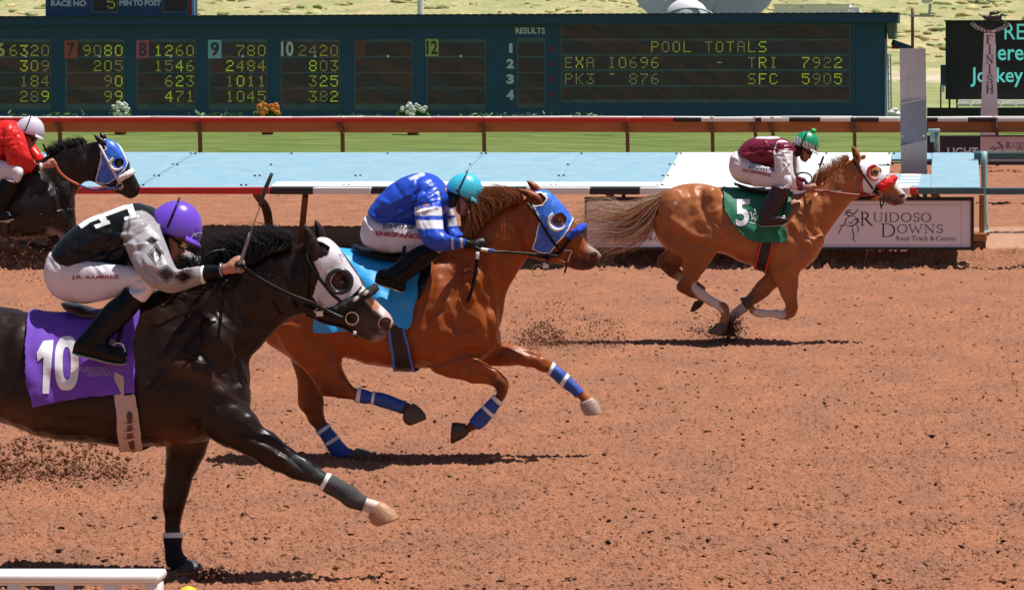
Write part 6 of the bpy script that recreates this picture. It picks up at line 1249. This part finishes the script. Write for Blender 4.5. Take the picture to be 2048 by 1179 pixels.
    V, Fc = tube([hp(-.05, .10), (hp(-.05, .1) + W(*nk, Y0)) / 2, W(*nk, Y0)], [.062, .07, .085], 16); obj('collar', V, Fc, d.get('collar', MATS['black_cap']), t)
    # cuffs
    for cf in d.get('cuffs', []): V, Fc = loft(list(cf[:-1]), Y0, n=16, m=3, grow=.003); obj('cuff', V, Fc, cf[-1], t)
    d['t'] = t; d['SB'] = bvh(SV, ST); d['PB'] = bvh(PV, PT); d['hp'] = hp
    return d
J = F / 368
m_hpur = mat('purple_helmet', (.16, .06, .62), .22, vcol=True, coat=.6); m_hteal = mat('turquoise_cap', (.05, .5, .62), .35, vcol=True, bump=.2, bscale=14); m_hgr = mat('green_cap', (.0, .3, .15), .4, vcol=True, bump=.2, bscale=20); m_hwh = mat('white_helmet', (.7, .68, .75), .25, vcol=True, coat=.5)
BLKJ, SIL = (.009, .010, .012), (.33, .31, .33)
jp1 = [([(288, 456), (300, 452), (318, 470), (320, 480), (306, 478)], (.5, .5, .52), 'near')]
r1 = rider(dict(sat=m_satin, Y=J, at=(200, 610), label='rider in black and silver silks with purple helmet, raising a whip', hd=(349, 462, 26), hs=.99,
  torso=[(110, 500, 160, 546, .165), (128, 474, 188, 552, .175), (160, 446, 218, 550, .185), (203, 427, 252, 540, .195), (250, 410, 290, 525, .205), (288, 409, 322, 498, .185), (314, 424, 338, 470, .10)], neck=(318, 448),
  pelvis=[(94, 528, 95, 562, .06), (106, 502, 110, 588, .14), (128, 492, 132, 601, .175), (160, 500, 166, 607, .18), (185, 515, 190, 605, .15)],
  leg=[(140, 510, 160, 606, .10, -.08), (195, 522, 203, 602, .09, -.16), (245, 530, 250, 590, .078, -.22), (285, 536, 280, 592, .072, -.27), (310, 548, 290, 600, .065, -.29), (313, 572, 272, 586, .062, -.30), (300, 592, 258, 577, .058, -.31), (288, 606, 256, 578, .055, -.315)],
  boot=[(285, 600, 250, 572, .052, -.31), (281, 614, 236, 590, .056, -.31), (260, 640, 214, 606, .056, -.32), (234, 664, 190, 635, .048, -.33), (215, 685, 174, 655, .043, -.34), (206, 702, 160, 672, .04, -.345)],
  foot=[(150, 684, 146, 705, .026, -.345), (164, 670, 160, 711, .036, -.345), (190, 674, 190, 718, .040, -.345), (215, 688, 215, 724, .042, -.345), (238, 694, 238, 728, .042, -.345), (253, 704, 251, 728, .028, -.345)],
  arm=[(262, 440, 318, 448, .075, -.16), (250, 474, 326, 472, .080, -.23), (254, 504, 336, 500, .076, -.28), (272, 538, 345, 524, .070, -.33), (300, 572, 356, 540, .064, -.34), (340, 586, 376, 534, .056, -.30), (375, 578, 392, 532, .050, -.21), (407, 566, 404, 532, .044, -.17)],
  farm=[(300, 440, 330, 460, .075, .15), (330, 470, 362, 500, .07, .2), (355, 500, 388, 510, .06, .2), (380, 530, 398, 512, .05, .15), (405, 548, 412, 524, .045, .08), (420, 552, 425, 530, .04, .03)],
  hands=[(466, 534, -14, -.235, 1, .98), (440, 540, -10, .02, -1, .9)], jcol=BLKJ, scol=SIL, jpaint=jp1, seed=3, wr=.011, hcol=(.17, .07, .62), hmat=m_hpur, helm=(.150, .170, .120),
  jstrokes=[([(140, 500), (200, 480), (250, 490)], 7, .008), ([(150, 520), (210, 500), (245, 515)], 4, -.008), ([(180, 450), (215, 470), (260, 470)], 5, .007), ([(270, 480), (290, 540), (320, 565)], 4, -.006), ([(255, 430), (250, 480), (262, 530)], 4, -.010)],
  pstrokes=[([(100, 510), (120, 540)], 4, .005), ([(105, 525), (130, 555)], 3, -.005), ([(280, 560), (295, 580)], 4, -.006), ([(240, 590), (270, 560), (300, 552)], 3, -.006)],
  lens=mat('amber_lens', (.85, .5, .15), .1, coat=1), cuffs=[((404, 532, 406, 567, .045, -.17), (409, 532, 411, 565, .044, -.165), m_white), ((410, 531, 412, 562, .046, -.165), (425, 530, 428, 558, .042, -.17), (442, 532, 444, 556, .036, -.19), m_leather), ((440, 526, 443, 554, .038, -.19), (444, 526, 447, 553, .038, -.195), mat('watch_band', (.3, .3, .32), .3, metal=.8))]))
m_redtx = mat('red_letters', (.36, .012, .03), .6); m_bltx = mat('black_letters', (.012, .01, .03), .6)
drape('lettering', *text_geo('J.R. RAMIREZ', .02), [(143, 551), (238, 550), (238, 559), (143, 560)], J, r1['PB'], m_redtx, r1['t'], .005, 5)
g_ = text_geo('JC', .03); V, T = g_; P = np.array([r1['hp'](.108 + .035 * v[0], -.052 + .033 * v[1] - .01 * v[0], 0) for v in V]); HB = bvh(*(lambda E: (E[0], tri(E[1])))(ellip(r1['hp'](-.003, 0), (.150 * .99, .120 * .99, .170 * .99), R(-26), 40, 24)))
Q = []; 
for p in P:
    h = HB.ray_cast(Vector((p[0], J - 2, p[2])), Vector((0, 1, 0))); Q.append((p[0], (h[0].y if h[0] is not None else J) - .006, p[2]))
obj('helmet_letters', np.array(Q), T, m_white, r1['t'])
def diamond(cx, cy, w_, h_, k0, k1):
    n = 4; P = [(cx - w_, cy), (cx, cy - h_), (cx + w_, cy), (cx, cy + h_)]; A = np.array([((p[0] - cx) * k0 + cx, (p[1] - cy) * k0 + cy) for p in P] + [((p[0] - cx) * k1 + cx, (p[1] - cy) * k1 + cy) for p in P])
    Tq = np.array([f for k in range(4) for f in ((k, (k + 1) % 4, k + 4), ((k + 1) % 4, (k + 1) % 4 + 4, k + 4))]); x0, y0 = A.min(0); x1, y1 = A.max(0); U = (A - (x0, y0)) / (x1 - x0, y1 - y0)
    drape('diamond', U, Tq, [(x0, y0), (x1, y0), (x1, y1), (x0, y1)], J, r1['SB'], m_dk, r1['t'], .004, 5)
m_dk = mat('black_satin', (.012, .012, .014), .35)
def print_poly(name, quads, Yp, surf, m, par, lift=.004, ml=4):
    for q in quads: drape(name, np.array([(0, 0), (1, 0), (1, 1), (0, 1)], float), np.array([(0, 1, 2), (0, 2, 3)])[:, ::-1], q, Yp, surf, m, par, lift, ml)
print_poly('back_letter', [[(165, 440), (262, 405), (265, 413), (168, 449)], [(252, 407), (264, 404), (272, 430), (260, 434)], [(194, 430), (207, 426), (218, 445), (205, 449)], [(248, 435), (271, 427), (273, 434), (250, 441)], [(188, 450), (218, 440), (221, 447), (192, 457)], [(156, 449), (172, 439), (178, 447), (163, 457)]], J, r1['SB'], m_white, r1['t'], .004, 3)
for (cx, cy, w_, h_) in ((312, 508, 12, 15), (333, 547, 14, 14), (366, 553, 18, 11), (304, 480, 10, 6)): diamond(cx, cy, w_, h_, 1.0, .01); diamond(cx, cy, w_, h_, 1.38, 1.24)
w1 = thing('whip', 'grey and black riding whip raised above the dark horse\'s mane', 'whip', tuple(W(485, 520, J - .24)))
V, Fc = ptube([(476, 545, -.26), (484, 515, -.25), (501, 465, -.25)], J, [.011, .010, .008]); obj('grip', V, Fc, m_rope, w1)
V, Fc = ptube([(501, 465, -.25), (512, 435, -.25), (522, 408, -.25)], J, .0028); obj('shaft', V, Fc, m_rope, w1)
V, Fc = ptube([(519, 412, -.25), (530, 380, -.25), (544, 346, -.25)], J, [.008, .012, .009]); obj('popper', V, Fc, mat('popper', (.05, .05, .055), .6, bump=1, bscale=120), w1)

J2 = F / 287; BLU = (.022, .075, .52)
jp2 = [([(820, 414), (890, 414), (890, 431), (820, 431)], (.68, .67, .72), 'near'), ([(820, 439), (890, 440), (890, 457), (820, 457)], (.68, .67, .72), 'near'), ([(880, 424), (912, 424), (912, 436), (880, 436)], (.68, .67, .72), 'far'), ([(880, 442), (915, 442), (915, 458), (880, 458)], (.68, .67, .72), 'far'),
       ([(902, 476), (906, 476), (908, 500), (903, 500)], (.5, .52, .7), 'near'), ([(920, 474), (925, 474), (926, 498), (921, 498)], (.5, .52, .7), 'near'), ([(868, 388), (878, 380), (888, 392), (884, 402), (874, 398), (880, 392)], (.6, .6, .7), 'near'), ([(816, 356), (848, 343), (850, 350), (822, 361)], (.5, .55, .75), 'torso')]
r2 = rider(dict(Y=J2, at=(800, 510), label='rider in bright blue silks with white sleeve bands and turquoise cap on the chestnut', hd=(928, 386, 30), hs=1.0,
  torso=[(738, 422, 772, 448, .16), (750, 402, 798, 455, .17), (773, 377, 828, 456, .18), (805, 355, 856, 450, .19), (840, 346, 880, 436, .195), (868, 350, 896, 418, .17), (888, 370, 906, 400, .09)], neck=(890, 388),
  pelvis=[(723, 458, 724, 480, .06), (732, 432, 736, 494, .14), (750, 424, 760, 505, .17), (778, 430, 790, 508, .175), (800, 440, 806, 506, .14)],
  leg=[(770, 440, 785, 507, .10, -.08), (812, 448, 822, 502, .088, -.16), (850, 456, 855, 500, .072, -.20), (880, 462, 874, 500, .062, -.23), (892, 468, 880, 500, .054, -.25), (894, 478, 868, 496, .052, -.26), (886, 494, 858, 494, .05, -.27), (880, 506, 856, 496, .05, -.28)],
  boot=[(882, 508, 846, 488, .05, -.31), (868, 520, 826, 496, .052, -.31), (842, 542, 802, 514, .05, -.32), (818, 560, 785, 530, .044, -.33), (806, 572, 770, 540, .040, -.34)],
  foot=[(753, 545, 750, 563, .024, -.34), (765, 537, 762, 571, .034, -.34), (785, 542, 783, 577, .037, -.34), (803, 560, 800, 583, .036, -.34), (813, 571, 809, 584, .022, -.34)],
  arm=[(838, 385, 876, 385, .075, -.16), (829, 412, 882, 406, .078, -.23), (831, 440, 885, 440, .074, -.29), (838, 470, 888, 460, .066, -.34), (856, 496, 894, 468, .060, -.36), (882, 503, 906, 472, .053, -.33), (908, 499, 920, 475, .047, -.25), (934, 494, 935, 477, .040, -.14)],
  farm=[(866, 390, 892, 402, .07, .15), (878, 415, 908, 425, .068, .2), (882, 445, 914, 450, .06, .21), (895, 470, 920, 462, .055, .18), (922, 488, 930, 470, .045, .1), (938, 492, 942, 476, .04, .04)],
  hands=[(953, 490, 6, -.16, 1, .95), (945, 486, 6, .03, -1, .9)], glove=(.012, .012, .014), jcol=BLU, scol=BLU, jpaint=jp2, seed=7, wr=.012, hcol=(.05, .48, .66), hmat=m_hteal, helm=(.130, .142, .108), skin=(.46, .19, .13),
  jstrokes=[([(760, 400), (800, 420), (830, 425)], 6, .009), ([(750, 425), (790, 440), (825, 445)], 4, -.009), ([(790, 370), (810, 400), (825, 440)], 5, -.008), ([(835, 355), (828, 400), (830, 440)], 4, -.010)], pstrokes=[([(730, 440), (742, 460)], 3, .005), ([(860, 470), (880, 485)], 4, -.006), ([(725, 450), (745, 475)], 3, -.004)],
  strapc=m_blk_sat, cuffs=[((930, 477, 930, 496, .040, -.145), (942, 480, 942, 496, .034, -.15), m_leather)]))
drape('lettering', *text_geo('JONESEAR', .02), [(764, 448), (828, 449), (828, 460), (766, 458)], J2, r2['PB'], m_bltx, r2['t'], .010, 5); drape('lettering', *text_geo('ENESPAÑOL', .03), [(750, 460), (848, 466), (846, 479), (752, 471)], J2, r2['PB'], m_redtx, r2['t'], .010, 5)
w2 = thing('whip', 'riding whip held level under the blue rider\'s glove', 'whip', tuple(W(970, 500, J2 - .2)))
V, Fc = ptube([(962, 498, -.215), (975, 500, -.215), (987, 502, -.215)], J2, .012); obj('grip', V, Fc, m_white, w2); V, Fc = ptube([(977, 499.5, -.22), (982, 501, -.22), (988, 502, -.22)], J2, .0135); obj('tape', V, Fc, m_bluewrap, w2); V, Fc = ptube([(987, 502, -.215), (1000, 502, -.215), (1012, 502, -.215)], J2, .003); obj('shaft', V, Fc, m_rope, w2)

J3 = F / 205; MAR = (.16, .012, .035); WS = (.70, .67, .71)
def hp3(col, u, v, y):
    m = v > -.055; ck = ((np.floor((u + 1) / .018) + np.floor((v + 1) / .018)) % 2) > 0; col[m] = (.66, .66, .66); col[m & ck] = (.02, .10, .06); col[(v > -.018)] = (.62, .62, .62); return col
r3 = rider(dict(Y=J3, at=(1510, 378), label='rider in maroon and white silks with checkered green cap on the leading horse', hd=(1611, 292, 28), hs=1.0,
  torso=[(1475, 301, 1500, 322, .155), (1487, 286, 1520, 332, .165), (1505, 276, 1542, 338, .175), (1530, 273, 1560, 334, .185), (1556, 274, 1578, 324, .185), (1574, 279, 1592, 310, .15), (1585, 286, 1597, 304, .09)], neck=(1592, 292),
  pelvis=[(1458, 326, 1459, 342, .055), (1464, 308, 1468, 358, .13), (1478, 302, 1485, 367, .165), (1500, 312, 1508, 372, .165), (1515, 320, 1520, 372, .13)],
  leg=[(1492, 322, 1505, 373, .09, -.08), (1525, 330, 1532, 374, .082, -.16), (1552, 338, 1556, 376, .072, -.22), (1572, 345, 1568, 378, .062, -.27), (1582, 352, 1572, 380, .058, -.29), (1584, 366, 1556, 376, .055, -.30), (1580, 378, 1550, 372, .052, -.31)],
  boot=[(1580, 380, 1546, 370, .05, -.31), (1576, 392, 1538, 382, .052, -.31), (1564, 412, 1528, 400, .048, -.32), (1552, 430, 1520, 418, .042, -.33), (1545, 442, 1516, 430, .036, -.34)],
  foot=[(1518, 438, 1516, 449, .022, -.34), (1528, 430, 1527, 453, .033, -.34), (1546, 431, 1546, 452, .035, -.34), (1566, 433, 1566, 450, .035, -.34), (1576, 437, 1575, 446, .02, -.34)],
  arm=[(1556, 286, 1586, 290, .072, -.16), (1549, 305, 1586, 306, .076, -.20), (1548, 328, 1586, 326, .07, -.23), (1550, 350, 1588, 346, .064, -.25), (1560, 369, 1592, 354, .056, -.24), (1578, 377, 1597, 361, .048, -.21), (1598, 381, 1603, 364, .042, -.17), (1606, 381, 1608, 366, .038, -.15)],
  farm=[(1575, 290, 1592, 300, .065, .15), (1580, 320, 1598, 325, .06, .2), (1588, 350, 1605, 345, .05, .18), (1600, 372, 1612, 358, .042, .1), (1612, 378, 1618, 364, .036, .04)],
  hands=[(1620, 376, 8, -.18, 1, .95), (1622, 372, 8, .02, -1, .9)], skin=(.36, .16, .10), jcol=MAR, scol=WS, jpaint=[([(1590, 355), (1612, 358), (1612, 386), (1596, 385)], MAR, 'arm'), ([(1512, 270), (1560, 270), (1560, 277), (1540, 278), (1512, 277)], (.66, .63, .66), 'torso'), ([(1556, 284), (1590, 284), (1588, 302), (1560, 300), (1553, 306), (1548, 300)], MAR, 'near')], seed=11, wr=.011, hcol=(.005, .27, .13), hmat=m_hgr, hpaint=hp3, bcol=(.5, .5, .52), helm=(.128, .150, .106),
  pstrokes=[([(1462, 325), (1475, 345)], 3, -.004), ([(1545, 360), (1565, 370)], 3, -.005)], jstrokes=[([(1500, 300), (1530, 310), (1550, 330)], 4, -.009), ([(1490, 310), (1520, 325)], 4, .007), ([(1551, 290), (1550, 320), (1549, 345)], 3, -.010)], bmat=mat('maroon_boot', (.022, .005, .009), .35),
  cuffs=[((1606, 364, 1607, 381, .037, -.15), (1609, 365, 1610, 380, .035, -.155), mat('lilac_band', (.4, .42, .7), .5))]))
drape('lettering', *text_geo('JONESEARCH', .02), [(1497, 331), (1548, 336), (1548, 345), (1497, 338)], J3, r3['PB'], m_bltx, r3['t'], .010, 4); drape('lettering', *text_geo('EN ESPAÑOL', .03), [(1485, 336), (1544, 345), (1543, 354), (1485, 343)], J3, r3['PB'], m_redtx, r3['t'], .010, 4)
V, Fc = ellip(r3['hp'](.0, -.168), (.026, .026, .022), 0, 14, 9); V += rng.normal(size=V.shape) * .0018; obj('pompom', V, Fc, mat('pompom', (.06, .5, .12), .9), r3['t'])
w3 = thing('whip', 'short grey whip upright between the maroon rider\'s hands and the sorrel neck', 'whip', tuple(W(1632, 350, J3 - .1)))
V, Fc = ptube([(1627, 372, -.15), (1634, 350, -.15), (1639, 336, -.15)], J3, .004); obj('shaft', V, Fc, m_white, w3); V, Fc = ptube([(1639, 335, -.15), (1643, 324, -.15), (1647, 312, -.15)], J3, [.008, .012, .010]); obj('popper', V, Fc, MATS['popper'], w3)
V, Fc = ptube([(1631, 380, -.2), (1645, 381, -.2), (1661, 382, -.2)], J3, .0125); obj('grip', V, Fc, m_rr, w3); V, Fc = ptube([(1661, 382, -.2), (1672, 383, -.2), (1682, 382, -.2)], J3, .004); obj('tip', V, Fc, m_rope, w3)

RED = (.62, .018, .015)
r4 = rider(dict(Y=J3, at=(-20, 350), label='rider in plain red silks with white helmet on the black horse at the left edge', hd=(59, 264, 25), hs=1.0,
  torso=[(-62, 292, -38, 318, .155), (-46, 268, -12, 324, .17), (-22, 250, 18, 322, .18), (4, 241, 38, 312, .185), (26, 241, 50, 300, .175), (38, 248, 56, 285, .12)], neck=(40, 262),
  pelvis=[(-78, 316, -76, 334, .055), (-70, 298, -66, 350, .13), (-54, 292, -48, 360, .165), (-32, 303, -24, 364, .165), (-18, 312, -10, 364, .13)],
  leg=[(-40, 312, -26, 366, .09, -.08), (-8, 318, 0, 366, .082, -.16), (18, 324, 22, 366, .07, -.22), (38, 330, 34, 366, .062, -.27), (46, 340, 34, 366, .055, -.29), (44, 354, 16, 362, .052, -.30), (36, 366, 10, 358, .048, -.30)],
  boot=[(38, 368, 4, 356, .05, -.31), (32, 385, -6, 372, .052, -.31), (18, 408, -16, 394, .046, -.32), (8, 426, -22, 412, .040, -.33), (2, 436, -24, 424, .036, -.34)],
  foot=[(-24, 428, -24, 440, .022, -.34), (-14, 421, -14, 443, .033, -.34), (2, 422, 3, 443, .035, -.34), (18, 426, 18, 441, .033, -.34), (26, 430, 26, 439, .02, -.34)],
  arm=[(14, 256, 44, 262, .072, -.16), (8, 278, 52, 280, .076, -.20), (10, 305, 58, 300, .072, -.23), (16, 330, 64, 314, .064, -.24), (34, 344, 68, 322, .055, -.22), (52, 346, 72, 326, .048, -.19), (66, 345, 80, 327, .042, -.16)],
  farm=[(36, 256, 56, 270, .07, .15), (50, 290, 70, 290, .062, .2), (62, 315, 82, 305, .055, .17), (78, 330, 88, 315, .045, .1), (88, 333, 94, 320, .038, .04)],
  hands=[(98, 329, -14, -.19, 1, .98), (100, 324, -10, .03, -1, .9)], skin=(.44, .19, .14), jcol=RED, scol=RED, seed=15, wr=.012, hcol=(.66, .62, .74), hmat=m_hwh, helm=(.142, .158, .112),
  jstrokes=[([(-20, 270), (10, 280), (30, 300)], 5, .008), ([(5, 260), (6, 290), (10, 320)], 3, -.010), ([(20, 300), (40, 320), (60, 330)], 4, -.006)], pstrokes=[], cuffs=[((66, 327, 67, 346, .042, -.165), (78, 326, 80, 341, .035, -.18), m_leather), ((80, 326, 82, 341, .036, -.185), (83, 326, 85, 340, .035, -.19), m_wl)]))
w4 = thing('whip', 'short black whip upright behind the red rider\'s hands', 'whip', tuple(W(90, 300, J3 - .1)))
V, Fc = ptube([(98, 318, -.1), (92, 303, -.1), (86, 287, -.1)], J3, [.006, .008, .010]); obj('shaft', V, Fc, m_leather, w4)
# ------------------------------------------------------------------ flying dirt
def plume(Y0, x0, x1, top, spread=.25, pw=1.6, z0=0.0):
    def f(rg):
        u = rg.random() ** .8; x = x0 + (x1 - x0) * u; gz = VY + H * F / Y0; hgt = (gz - top) * (rg.random() ** pw) * (math.sin(min(1, u * 1.15 + .08) * 2.6) ** .8)
        return W(x + rg.normal() * 6, gz - hgt, Y0 + rg.normal() * spread)
    return f
m_dirtp = m_dirt
clods('flying_dirt', 4000, plume(F / 300, 250, -80, 862, .3, 1.5), .002, .017, 1)
clods('flying_dirt', 500, plume(F / 300, 300, 60, 890, .2, 1.5), .003, .018, 11)
clods('flying_dirt', 1800, plume(F / 208, 1000, 1250, 596, .35, 1.3), .002, .013, 2)
clods('flying_dirt', 1600, plume(F / 207, 1040, 1130, 640, .25, 1.0), .002, .015, 12)
def blob(Y0, cx, cy, sx, sy, sd):
    return lambda rg: W(cx + rg.normal() * sx, cy + rg.normal() * sy, Y0 + rg.normal() * sd)
clods('flying_dirt', 2200, blob(F / 205, 1462, 652, 12, 12, .10), .002, .011, 4, c0=.2, c1=.6)  # grains coloured darker to paint the column of shadow at the hoof
clods('flying_dirt', 1200, blob(F / 205, 1435, 664, 24, 8, .12), .002, .010, 5)
clods('flying_dirt', 350, blob(F / 205, 1400, 655, 26, 14, .15), .002, .009, 3)
clods('flying_dirt', 1500, blob(F / 205, 60, 500, 60, 26, .3), .002, .012, 6)
clods('flying_dirt', 700, blob(F / 287, 745, 915, 30, 5, .12), .002, .012, 7)
clods('flying_dirt', 900, blob(F / 368, 420, 1148, 32, 6, .12), .002, .016, 8)
